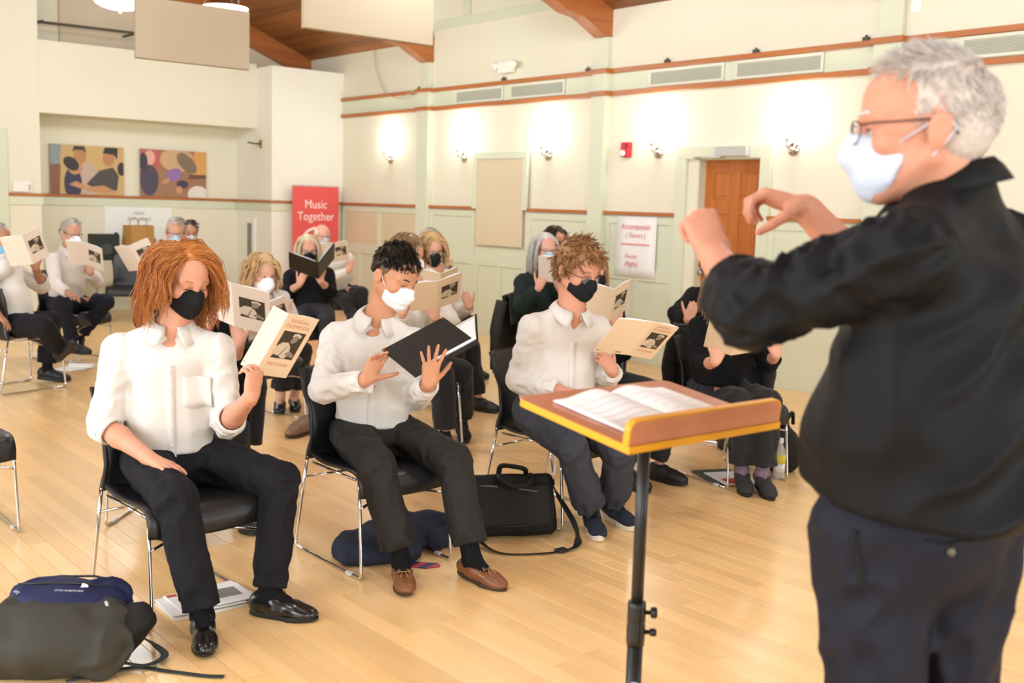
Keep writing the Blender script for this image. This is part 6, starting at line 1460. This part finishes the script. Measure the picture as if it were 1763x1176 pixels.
# slim notice holder, coat hook
nh = thing('notice_holder', 'slim white wall holder with a dark display on the side of the bump-out', 'wall holder', (XN-0.001, 14.55, 1.02)); MB().box(-0.03, 0, -0.16, 0.16, -0.38, 0.30, b=0.006).build('casing', wp, nh); MB().box(-0.034, -0.028, -0.07, 0.07, -0.28, 0.22, b=0.003).build('display', mat('dark_display', '#7d7d78', 0.3), nh)
hk = thing('coat_hook', 'small brass and black hook high on the side of the bump-out', 'hook', (XN-0.001, 14.25, 2.36)); MB().box(-0.012, 0, -0.04, 0.04, -0.06, 0.06, b=0.003).build('plate', mat('old_brass', '#b9964e', 0.4, 0.9), hk); MB().tube([(-0.01, 0, 0), (-0.11, 0.01, 0.0), (-0.17, 0.02, 0.015), (-0.19, 0.02, 0.0)], 0.012, 8).build('peg', mat('dark_clip', '#4a4238', 0.6), hk)
# curtain track high on the back wall
tr_ = thing('curtain_track', 'thin dark track running along the back wall above the soffit', 'track', (4.15, 14.45, 3.69)); MB().tube([(0, 0, 0), (2.6, 0, 0.02)], 0.018, 8).build('rod', mat('dark_clip', '#4a4238', 0.6), tr_)
for q in (0.1, 1.3, 2.5): MB().box(q-0.015, q+0.015, 0.0, 0.55, 0.01, 0.03).build('bracket', mat('dark_clip', '#4a4238', 0.6), tr_)
# hanging acoustic panels
def hang(label, x0, x1, y, z0, z1):
    h_ = thing('acoustic_panel', label, 'acoustic panel', ((x0+x1)/2, y, z0), group='hanging acoustic panels'); w = (x1-x0)/2
    MB().box(-w, w, 0, 0.05, 0, z1-z0, b=0.006).build('panel', mat('panel_fabric', '#bfb097', 0.95, bump=0.15, bscale=500), h_)
    MB().box(-w+0.002, w-0.002, 0.012, 0.056, -0.004, z1-z0+0.004, b=0.003).build('edge_frame', mat('panel_edge', '#9a8a68', 0.8), h_)
    for s in (-1, 1): MB().tube([(s*(w-0.1), 0.025, z1-z0), (s*(w-0.1), 0.025, zc((x0+x1)/2+s*(w-0.1))-z0)], 0.003, 5).build('wire', mat('panel_wire', '#a89c86', 0.6), h_)
hang('left hanging beige acoustic panel in front of the back soffit', 3.754, 4.871, 10.0, 2.84, 3.39)
hang('right hanging beige acoustic panel cut off by the top edge', 4.37, 5.64, 8.0, 2.975, 3.55)
# loose cable looping down from the roof
cb = tag(MB().tube(spline([(8.20, 13.05, 3.72), (8.19, 12.95, 3.40), (8.18, 12.72, 3.09), (8.15, 12.35, 2.98), (8.13, 12.05, 3.02), (8.18, 11.93, 3.075)], 8), 0.006, 6).build('cable', mat('grey_cable', '#b5ab90', 0.7)), 'thin pale cable looping down the wall from the roof to the trim', 'cable')
cb = tag(MB().tube(spline([(5.2, 9.4, 4.05), (5.6, 9.6, 3.93), (6.1, 9.9, 3.90), (6.6, 10.2, 3.88)], 6), 0.012, 6).build('cable', mat('grey_cable_dark', '#7d7468', 0.7)), 'grey cable strung under the boarded roof between the acoustic panels', 'cable')

# ------------------------------------------------------------------ back table with its things
tabm = mat('table_laminate', '#cfc6b2', 0.5)
tb_ = thing('folding_table', 'folding table against the back wall below the poster', 'table', (5.35, 14.62, 0))
MB().box(-0.62, 0.62, -0.36, 0.36, 0.70, 0.73, b=0.006).build('table_top', tabm, tb_)
for sx in (-1, 1):
    for sy in (-1, 1): MB().tube([(sx*0.54, sy*0.28, 0.0), (sx*0.52, sy*0.28, 0.70)], 0.013, 8).build('leg', mat('grey_tube', '#8d8b86', 0.4, 0.6), tb_)
MB().box(-0.60, 0.60, -0.355, -0.345, 0.45, 0.70).build('skirt', mat('table_skirt', '#c8bfa8', 0.8), tb_)
spk = thing('loudspeaker', 'small black loudspeaker standing on the back table', 'loudspeaker', (4.96, 14.46, 0.73)); bs = mat('speaker_black', '#1f2321', 0.6)
MB().box(-0.17, 0.17, -0.12, 0.12, 0, 0.34, b=0.01).build('cabinet', bs, spk); MB().box(-0.15, 0.15, -0.127, -0.118, 0.02, 0.32, b=0.004).build('grille', mat('speaker_grille', '#2b302d', 0.8, bump=0.5, bscale=300), spk)
MB().lathe([(0.08, 0), (0.085, 0.006), (0.06, 0.009), (0.001, 0.004)], (0, -0.127, 0.14), 20, (0, -1, 0)).build('cone', mat('speaker_cone', '#3a3f3c', 0.5), spk)
pb = thing('paper_bag', 'brown paper carrier bag standing on the back table', 'bag', (5.42, 14.45, 0.73), 0.35); kraft = mat('kraft_paper', '#b98a4d', 0.85, bump=0.2, bscale=30)
G = [[(0, 0, 0)]]
V = [(-0.20, -0.10, 0), (0.20, -0.10, 0), (0.20, 0.10, 0), (-0.20, 0.10, 0), (-0.19, -0.09, 0.46), (0.0, -0.10, 0.45), (0.19, -0.085, 0.46), (0.18, 0.09, 0.46), (-0.18, 0.09, 0.46)]
o = MB().add(V, [(0, 1, 2, 3), (0, 1, 6, 5, 4), (1, 2, 7, 6), (2, 3, 8, 7), (3, 0, 4, 8)]).build('bag_body', kraft, pb); o.modifiers.new('thick', 'SOLIDIFY').thickness = 0.002
for y in (-0.085, 0.085): MB().tube(spline([(-0.07, y, 0.44), (-0.06, y, 0.53), (0.0, y, 0.56), (0.06, y, 0.53), (0.07, y, 0.44)], 5), 0.005, 6).build('handle', kraft, pb)
hs_ = thing('sanitizer_bottle', 'small blue hand-sanitizer bottle beside the paper bag', 'bottle', (5.18, 14.34, 0.73)); MB().lathe([(0.04, 0), (0.042, 0.02), (0.042, 0.10), (0.02, 0.13), (0.015, 0.14)], (0, 0, 0), 14).build('bottle_body', mat('sanitizer_blue', '#4aa0d0', 0.2, alpha=0.85), hs_)
MB().lathe([(0.016, 0.14), (0.016, 0.16), (0.006, 0.165), (0.006, 0.19)], (0, 0, 0), 12).build('pump_collar', wp, hs_); MB().box(-0.04, 0.012, -0.008, 0.008, 0.185, 0.20, b=0.003).build('pump_head', wp, hs_)
# ------------------------------------------------------------------ things on the floor
# backpack lying beside the ginger-haired man's chair
def bag_sdf(): return SDF()
bp = thing('backpack', 'grey and navy backpack lying on its side on the floor at lower left', 'backpack', (1.10, 3.70, 0))
X = unit(V3(*_r)*V3(1, 1, 0)); Yb = V3(-X[1], X[0], 0)      # along the picture, and away
def Q(a, b, c): return V3(1.10, 3.70, 0)+X*a+Yb*b+V3(0, 0, c)
olive = cloth('olive_grey_nylon', '#3f3d36', 0.65, 0.35, 14); navyn = cloth('navy_nylon', '#23284a', 0.6, 0.3, 14); greyn = cloth('slate_nylon', '#4a4850', 0.7, 0.3, 14)
S = SDF(); ax = np.stack([X, Yb, V3(0, 0, 1)])
S.ell(Q(-0.02, -0.06, 0.11), [0.24, 0.17, 0.115], ax, 0.05); S.cone(Q(-0.19, -0.10, 0.075), Q(0.17, -0.08, 0.085), 0.085, 0.085, 0.06, fold=(0.022, 12, 1.4, 3)); S.cone(Q(-0.16, 0.02, 0.12), Q(0.14, 0.02, 0.13), 0.085, 0.085, 0.06, fold=(0.020, 11, 1.4, 5)); S.cut(Q(0, 0, 0.003), (0, 0, -1), 0.01)
solid('main_body', S, 0.0075, olive, bp, lambda x, y, z: 0.010*noise3(x*13, y*13, z*16, 12), 1, (1.10, 3.70, 0))
S = SDF(); S.cone(Q(-0.13, 0.10, 0.175), Q(0.13, 0.12, 0.18), 0.072, 0.065, 0.05, fold=(0.016, 14, 1.3, 8)); S.ell(Q(0.0, 0.04, 0.20), [0.17, 0.10, 0.062], ax, 0.05)
solid('front_pocket', S, 0.0075, navyn, bp, None, 1, (1.10, 3.70, 0))
S = SDF(); S.cone(Q(-0.26, -0.02, 0.08), Q(-0.18, 0.06, 0.14), 0.075, 0.055, 0.05, fold=(0.006, 16, 1.2, 9)); S.cut(Q(0, 0, 0.003), (0, 0, -1), 0.01)
solid('side_panel', S, 0.0075, greyn, bp, None, 1, (1.10, 3.70, 0))
S = SDF(); S.cone(Q(0.19, -0.01, 0.10), Q(0.25, 0.03, 0.14), 0.078, 0.062, 0.05, fold=(0.007, 18, 1.2, 10)); S.cut(Q(0, 0, 0.003), (0, 0, -1), 0.01)
solid('base_panel', S, 0.0075, cloth('black_nylon', '#1f1f20', 0.6, 0.3, 14), bp, None, 1, (1.10, 3.70, 0))
o3 = V3(1.10, 3.70, 0); webm = mat('dark_webbing', '#2a302f', 0.8)
def bpart(name, pts, r, m, flat=None): return MB().tube([Vector(Q(*p)-o3) for p in pts], r, 6, flat=flat).build(name, m, bp)
bpart('zip', [(-0.15, 0.02, 0.262), (-0.05, 0.035, 0.264), (0.06, 0.04, 0.264), (0.15, 0.045, 0.255)], 0.004, mat('zip_black', '#15151a', 0.5))
bpart('zip', [(-0.17, 0.10, 0.235), (-0.06, 0.14, 0.25), (0.06, 0.15, 0.252), (0.15, 0.14, 0.24)], 0.004, mat('zip_black', '#15151a', 0.5))
bpart('zip_pull', [(0.165, -0.02, 0.225), (0.18, -0.035, 0.205), (0.20, -0.05, 0.19)], 0.006, mat('pull_grey', '#b9bcb8', 0.5))
def strap(pts, w=0.012): return MB().tube([Vector(p)-Vector(o3) for p in pts], w, 6, flat=((0, 0, 1), 0.16)).build('strap', webm, bp)
strap(spline([tuple(fl_) for fl_ in (Q(0.10, -0.20, 0.02), (1.27, 3.50, 0.004), (1.36, 3.40, 0.004), (1.44, 3.30, 0.004), (1.49, 3.255, 0.005))], 5), 0.013)
strap([(1.20, 3.53, 0.02), (1.175, 3.50, 0.005), (1.13, 3.475, 0.004)], 0.012)
strap(spline([Q(0.22, -0.10, 0.05), Q(0.31, -0.06, 0.02), Q(0.35, 0.02, 0.02), Q(0.30, 0.08, 0.03), Q(0.24, 0.06, 0.08)], 4), 0.014)
strap(spline([Q(-0.24, 0.02, 0.12), Q(-0.33, -0.02, 0.10), Q(-0.42, -0.03, 0.05), Q(-0.46, -0.08, 0.02)], 4), 0.022)
lm = frame(Vector(Q(0.045, -0.012, 0.262)-o3), X, Yb*0.8+V3(0, 0, 0.35))
text('lettering', 'THE NORTH FACE', 0.017, mat('logo_white', '#e8e8ea', 0.6), bp, frame(Vector(Q(0.045, -0.028, 0.2635)-o3), -X, -Yb-V3(0, 0, 0.15)), xs=0.7)
MB().add([lm @ Vector((0.03+0.026*math.cos(a), 0.006+0.020*math.sin(a), 0.004)) for a in np.linspace(0.1, 1.6, 10)]+[lm @ Vector((0.03, 0.006, 0.004))], [tuple(range(11))]).build('logo', mat('logo_white', '#e8e8ea', 0.6), bp, fix=False)
text('lettering', 'JESTER', 0.015, mat('logo_white', '#e8e8ea', 0.6), bp, frame(Vector(Q(-0.155, 0.015, 0.236)-o3), Yb*0.6-X*0.8, X*0.6+Yb*0.6+V3(0, 0, 0.3)), xs=0.7)

# briefcase beside the third chair
b0 = V3(3.27, 3.86, 0); bf = thing('briefcase', 'soft black briefcase slumped on the floor between two singers', 'bag', tuple(b0))
Bx = unit(V3(0.88, -0.47, 0)); By = unit(V3(0.47, 0.88, 0)); tl = unit(By*0.50+V3(0, 0, 0.86)); nn = np.cross(Bx, tl)
def B3(a, b, c): return b0+Bx*a+tl*b+nn*c      # across, up the leaning face, out of the face
blkn = cloth('black_ballistic_nylon', '#1a1918', 0.6, 0.3, 40); blkn2 = cloth('black_canvas', '#201f1e', 0.7, 0.3, 40)
def slab_sdf(x0, x1, y0, y1, z0, z1, r, k=0.01):
    c = B3((x0+x1)/2, (y0+y1)/2, (z0+z1)/2); hx, hy, hz = (x1-x0)/2-r, (y1-y0)/2-r, (z1-z0)/2-r
    def fn(X_, Y_, Z_):
        p = (X_-c[0], Y_-c[1], Z_-c[2]); u = [np.abs(p[0]*A[0]+p[1]*A[1]+p[2]*A[2]) for A in (Bx, tl, nn)]
        q = [u[0]-hx, u[1]-hy, u[2]-hz]; m = [np.maximum(v, 0) for v in q]
        return np.sqrt(m[0]**2+m[1]**2+m[2]**2)+np.minimum(np.maximum(np.maximum(q[0], q[1]), q[2]), 0)-r
    R = math.sqrt(hx*hx+hy*hy+hz*hz)+r; return fn, c-R, c+R, k
S = SDF(); S._add(*slab_sdf(-0.21, 0.21, 0.03, 0.33, -0.09, 0.03, 0.035)); S.cut((0, 0, 0.004), (0, 0, -1), 0.01)
solid('main_compartment', S, 0.007, blkn, bf, lambda x, y, z: 0.006*noise3(x*9, y*9, z*9, 2), 1, b0)
S = SDF(); S._add(*slab_sdf(-0.195, 0.18, 0.05, 0.27, 0.0, 0.065, 0.028)); S.cut((0, 0, 0.004), (0, 0, -1), 0.01)
solid('front_pocket', S, 0.007, blkn2, bf, lambda x, y, z: 0.005*noise3(x*11, y*11, z*11, 4), 1, b0)
def bt(name, pts, r, m, n=6, flat=None): return MB().tube(spline([Vector(B3(*p)-b0) for p in pts], 5), r, n, flat=flat).build(name, m, bf)
bt('handle', [(-0.07, 0.31, 0.03), (-0.07, 0.27, 0.085), (-0.02, 0.24, 0.10), (0.05, 0.245, 0.10), (0.09, 0.28, 0.085), (0.09, 0.315, 0.03)], 0.013, blkn)
bt('handle', [(-0.06, 0.33, -0.03), (-0.05, 0.37, 0.0), (0.0, 0.36, 0.03), (0.06, 0.345, 0.03), (0.08, 0.33, -0.02)], 0.013, blkn)
bt('trim_strip', [(-0.17, 0.255, 0.060), (-0.12, 0.252, 0.064), (-0.085, 0.248, 0.066)], 0.004, mat('grey_trim', '#5a5a60', 0.5)); bt('trim_strip', [(0.01, 0.235, 0.069), (0.06, 0.228, 0.068), (0.11, 0.22, 0.066)], 0.004, mat('grey_trim', '#5a5a60', 0.5))
bt('zip', [(0.165, 0.26, 0.045), (0.18, 0.20, 0.045), (0.17, 0.08, 0.04), (0.0, 0.055, 0.055), (-0.18, 0.06, 0.045)], 0.004, mat('zip_black', '#15151a', 0.5))
bt('zip_pull', [(0.165, 0.245, 0.052), (0.155, 0.21, 0.058), (0.15, 0.18, 0.058)], 0.0045, mat('pull_dark', '#3a3a3e', 0.4, 0.6))
sp_ = spline([B3(0.21, 0.27, -0.02), B3(0.235, 0.2, 0.0), V3(3.46, 3.66, 0.10), V3(3.43, 3.60, 0.02), V3(3.33, 3.60, 0.006), V3(3.20, 3.64, 0.006), V3(3.08, 3.73, 0.006), V3(3.06, 3.85, 0.02), B3(-0.22, 0.08, 0.0)], 6)
MB().tube([Vector(p)-Vector(b0) for p in sp_], 0.019, 6, flat=((0.3, 0.2, 1), 0.16)).build('shoulder_strap', blkn, bf)
MB().box(*[v for v in (3.30-b0[0], 3.36-b0[0], 3.575-b0[1], 3.625-b0[1], 0.004, 0.016)], b=0.004).build('buckle', mat('black_plastic_buckle', '#17171a', 0.4), bf)
MB().lathe([(0.016, 0), (0.016, 0.006), (0.010, 0.006), (0.010, 0.0)], Vector(B3(0.205, 0.28, 0.01)-b0), 12, tuple(Bx)).build('ring', mat('pull_dark', '#3a3a3e', 0.4, 0.6), bf)

# navy jacket on the floor under the second chair, with a striped tie
j0 = V3(2.72, 4.02, 0); jk = thing('jacket', 'crumpled navy jacket lying on the floor under the second chair', 'jacket', tuple(j0))
S = SDF(); jm = cloth('navy_jacket_wool', '#2b2f3d', 0.85, 0.4, 18)
S.ecap((2.48, 4.12, 0.03), (2.72, 3.98, 0.04), (0.17, 0.05), (0.14, 0.06), (0.4, 0.9, 0), 0.05, fold=(0.018, 9, 9, 4)); S.ecap((2.70, 4.10, 0.05), (2.98, 4.14, 0.05), (0.16, 0.065), (0.12, 0.055), (0, 1, 0), 0.05, fold=(0.022, 11, 10, 6))
S.cone((2.75, 4.18, 0.09), (3.0, 4.06, 0.07), 0.05, 0.045, 0.03, fold=(0.012, 22, 1.5, 8)); S.cone((2.86, 3.96, 0.04), (3.03, 4.03, 0.03), 0.045, 0.035, 0.03, fold=(0.010, 22, 1.5, 9)); S.cut((0, 0, 0.003), (0, 0, -1), 0.006)
solid('jacket_body', S, 0.008, jm, jk, None, 1, j0)
MB().box(-0.21, -0.16, 0.02, 0.07, 0.078, 0.081).build('care_label', mat('label_white', '#e9e9e6', 0.8), jk).rotation_euler = (0.1, -0.1, 0.25)
tie = thing('necktie', 'red and navy striped necktie half under the jacket', 'tie', (2.62, 3.88, 0))
for k in range(9):
    a0, a1 = k/9, (k+1)/9; p0, p1 = V3(-0.12, 0.12, 0), V3(0.12, -0.13, 0); d = unit(p1-p0); s = V3(-d[1], d[0], 0)
    w0, w1 = 0.022+0.018*a0, 0.022+0.018*a1; sk = 0.02
    zt = lambda t: 0.0015+0.075*max(0, 0.62-t)**1.0*(1 if t < 0.62 else 0)
    c0, c1 = p0+(p1-p0)*a0, p0+(p1-p0)*a1
    q = [c0+s*w0+d*sk, c0-s*w0-d*sk, c1-s*w1-d*sk*(0 if k == 8 else 1), c1+s*w1+d*sk*(0 if k == 8 else 1)]
    if k == 8: q = [q[0], q[1], c1-s*0.002, c1+s*0.002]
    V = [(*v[:2], zt(a0 if i < 2 else a1)+h_) for h_ in (0.0, 0.004) for i, v in enumerate(q)]
    MB().add([Vector(v) for v in V], [(3, 2, 1, 0), (4, 5, 6, 7), (0, 1, 5, 4), (1, 2, 6, 5), (2, 3, 7, 6), (3, 0, 4, 7)]).build('stripe', mat('tie_red', '#b3283a', 0.5) if k % 2 == 0 else mat('tie_navy', '#1f2a55', 0.5), tie)
# stack of booklets under the first chair
pr_ = random.Random(4)
for k in range(7):
    st = thing('printed_booklet', ('topmost printed booklet of the stack under the first chair, red corner' if k == 6 else 'white printed booklet under the first chair, '+('lowest', 'second lowest', 'third lowest', 'middle one', 'third from top', 'second from top')[k]+' of the stack'), 'booklet', (1.72+pr_.uniform(-0.03, 0.03), 3.93+pr_.uniform(-0.02, 0.02), 0.004*k), pr_.uniform(-0.12, 0.12), 'printed booklets under the first chair')
    MB().box(-0.15, 0.15, -0.10, 0.10, 0, 0.0038, b=0.0008).build('leaves', paper, st)
    if k == 6:
        MB().box(-0.145, -0.105, 0.07, 0.095, 0.0038, 0.0041).build('red_print', mat('print_red', '#c8403a', 0.7), st); MB().box(0.02, 0.12, -0.04, 0.06, 0.0038, 0.0041).build('photo_print', mat('photo_grey', '#8d8a88', 0.7), st)
        for i in range(5): MB().box(-0.12, -0.01, -0.07+i*0.022, -0.062+i*0.022, 0.0038, 0.0040).build('text_line', mat('text_grey', '#9aa0b5', 0.7), st)
# loose papers further back
for lab, x, y, rz, n in (('loose white papers on the floor beside the crossed black shoe', 3.16, 10.08, 0.5, 3), ('loose leaflets on the floor under the ponytailed man\'s chair', 3.26, 11.10, 0.2, 2)):
    pp = thing('loose_papers', lab, 'papers', (x, y, 0), rz)
    for k in range(n):
        o = sheet('paper', [[(-0.15+0.30*t+0.05*k, -0.11+0.22*v-0.03*k, 0.003+0.004*k+0.012*math.sin(t*3+k)**2*v) for t in np.linspace(0, 1, 5)] for v in np.linspace(0, 1, 4)], 0.001, paper, pp); o.rotation_euler[2] = 0.35*k
# things by the black-clad woman's chair
fo = thing('document_wallet', 'dark grey wallet of papers with a red sheet under the black-clad woman\'s chair', 'folder', (5.10, 4.10, 0), -0.4)
MB().box(-0.13, 0.13, -0.17, 0.17, 0, 0.012, b=0.003).build('wallet', mat('dark_wallet', '#3c4644', 0.6), fo); MB().box(-0.09, 0.16, -0.21, 0.08, 0.012, 0.018, b=0.001).build('papers', paper, fo); MB().box(-0.06, 0.04, -0.20, -0.08, 0.018, 0.0185).build('red_print', mat('print_red', '#c8403a', 0.7), fo)
wb = thing('water_bottle', 'clear plastic water bottle with yellow label on the floor by the black-clad woman', 'bottle', (5.38, 3.90, 0))
MB().lathe([(0.030, 0), (0.034, 0.01), (0.034, 0.07), (0.031, 0.08), (0.034, 0.09), (0.034, 0.16), (0.026, 0.19), (0.014, 0.215), (0.014, 0.225)], (0, 0, 0), 18).build('bottle_body', mat('clear_pet', '#e6ebe8', 0.08, alpha=0.45), wb)
MB().lathe([(0.0345, 0.10), (0.0347, 0.10), (0.0347, 0.15), (0.0345, 0.15)], (0, 0, 0), 18).build('paper_label', mat('label_yellow', '#e6dc3a', 0.6), wb); MB().lathe([(0.0345, 0.045), (0.0347, 0.045), (0.0347, 0.098), (0.0345, 0.098)], (0, 0, 0), 18).build('paper_label', mat('label_white', '#e9e9e6', 0.8), wb)
MB().lathe([(0.016, 0.222), (0.017, 0.225), (0.017, 0.25), (0.015, 0.252)], (0, 0, 0), 14).build('bottle_cap', wp, wb)
k0 = V3(5.56, 4.02, 0); kb = thing('tote_bag', 'slumped black bag on the floor behind the water bottle', 'bag', tuple(k0))
S = SDF(); S.ell(k0+V3(0, 0, 0.13), [0.15, 0.12, 0.15], None, 0.05); S.cone(k0+V3(-0.04, 0, 0.2), k0+V3(0.03, 0.03, 0.31), 0.07, 0.04, 0.05, fold=(0.01, 15, 1.5, 3)); S.cut((0, 0, 0.003), (0, 0, -1), 0.01)
solid('bag_body', S, 0.010, blkn, kb, lambda x, y, z: 0.012*noise3(x*14, y*14, z*14, 6), 1, k0); MB().tube(spline([(-0.05, -0.03, 0.28), (0.0, -0.06, 0.38), (0.06, -0.03, 0.30)], 5), 0.012, 6).build('handle', blkn, kb)
# coat over the black-clad woman's chair and over the grey-haired woman's chair
def coat(label, key, m, w=0.26, drop=0.62, top=0.90):
    J = {k: V3(*v) for k, v in POSE[key].items()}; hm = (J['hipL']+J['hipR'])/2; sd = unit((J['hipL']-J['hipR'])*V3(1, 1, 0)); f = unit(V3(sd[1], -sd[0], 0)); c = hm-f*0.20; c[2] = 0
    t = thing('draped_coat', label, 'coat', tuple(c)); G = []
    for v in np.linspace(0, 1, 12):
        row = []
        for s in np.linspace(-1, 1, 15):
            z = top-0.02*s*s-drop*v; back = -f*(0.04+0.05*math.sin(v*2)+0.018*math.sin(s*9+v*3)); row.append(sd*s*(w+0.03*v+0.012*math.sin(v*8+s*3))+back+V3(0, 0, z))
        G.append(row)
    sheet('coat_back', G, 0.012, m, t)
    G = [[sd*s*w+f*(0.03+0.02*v)+V3(0, 0, top-0.02*s*s-0.22*v) for s in np.linspace(-1, 1, 9)] for v in np.linspace(0, 1, 5)]
    sheet('coat_front', G, 0.012, m, t)
    G = [[sd*s*w+(f*(0.03-0.07*v))+V3(0, 0, top-0.02*s*s+0.012*math.sin(v*math.pi)) for s in np.linspace(-1, 1, 9)] for v in np.linspace(0, 1, 5)]
    sheet('coat_fold', G, 0.012, m, t)
    for s in (-1, 1): MB().tube(spline([sd*s*(w+0.01)-f*0.03+V3(0, 0, top-0.05), sd*s*(w+0.05)-f*0.06+V3(0, 0, top-0.3), sd*s*(w+0.03)-f*0.07+V3(0, 0, top-0.6)], 5), [0.05]*6+[0.04]*5, 8).build('coat_sleeve', m, t)
coat('black coat hung over the back of the black-clad woman\'s chair', 'blackwoman', black_cloth); coat('dark grey coat draped behind the grey-haired woman', 'greylong', cloth('charcoal_coat', '#3d3c38', 0.9), 0.28)
coat('black lacy shawl hanging from the chair behind the ginger-haired man', 'hidden', black_cloth, 0.27, 0.50)
# brown shoes of someone hidden behind the second singer
for k, (x, y) in enumerate(((3.58, 6.50), (3.66, 6.62))):
    sh_ = thing('brown_shoe', 'brown leather shoe on the floor left of the second chair, '+('nearer', 'farther')[k]+' of two', 'shoe', (x, y, 0), group='brown shoes behind the second chair')
    g = shoe(sh_, V3(x, y, 0), V3(x, y, 0.09), V3(x-0.15, y-0.06, 0.03), 'slipon', mat('taupe_leather', '#7d6250', 0.5), mat('brown_rubber', '#3d2a1e', 0.6), 0.009)
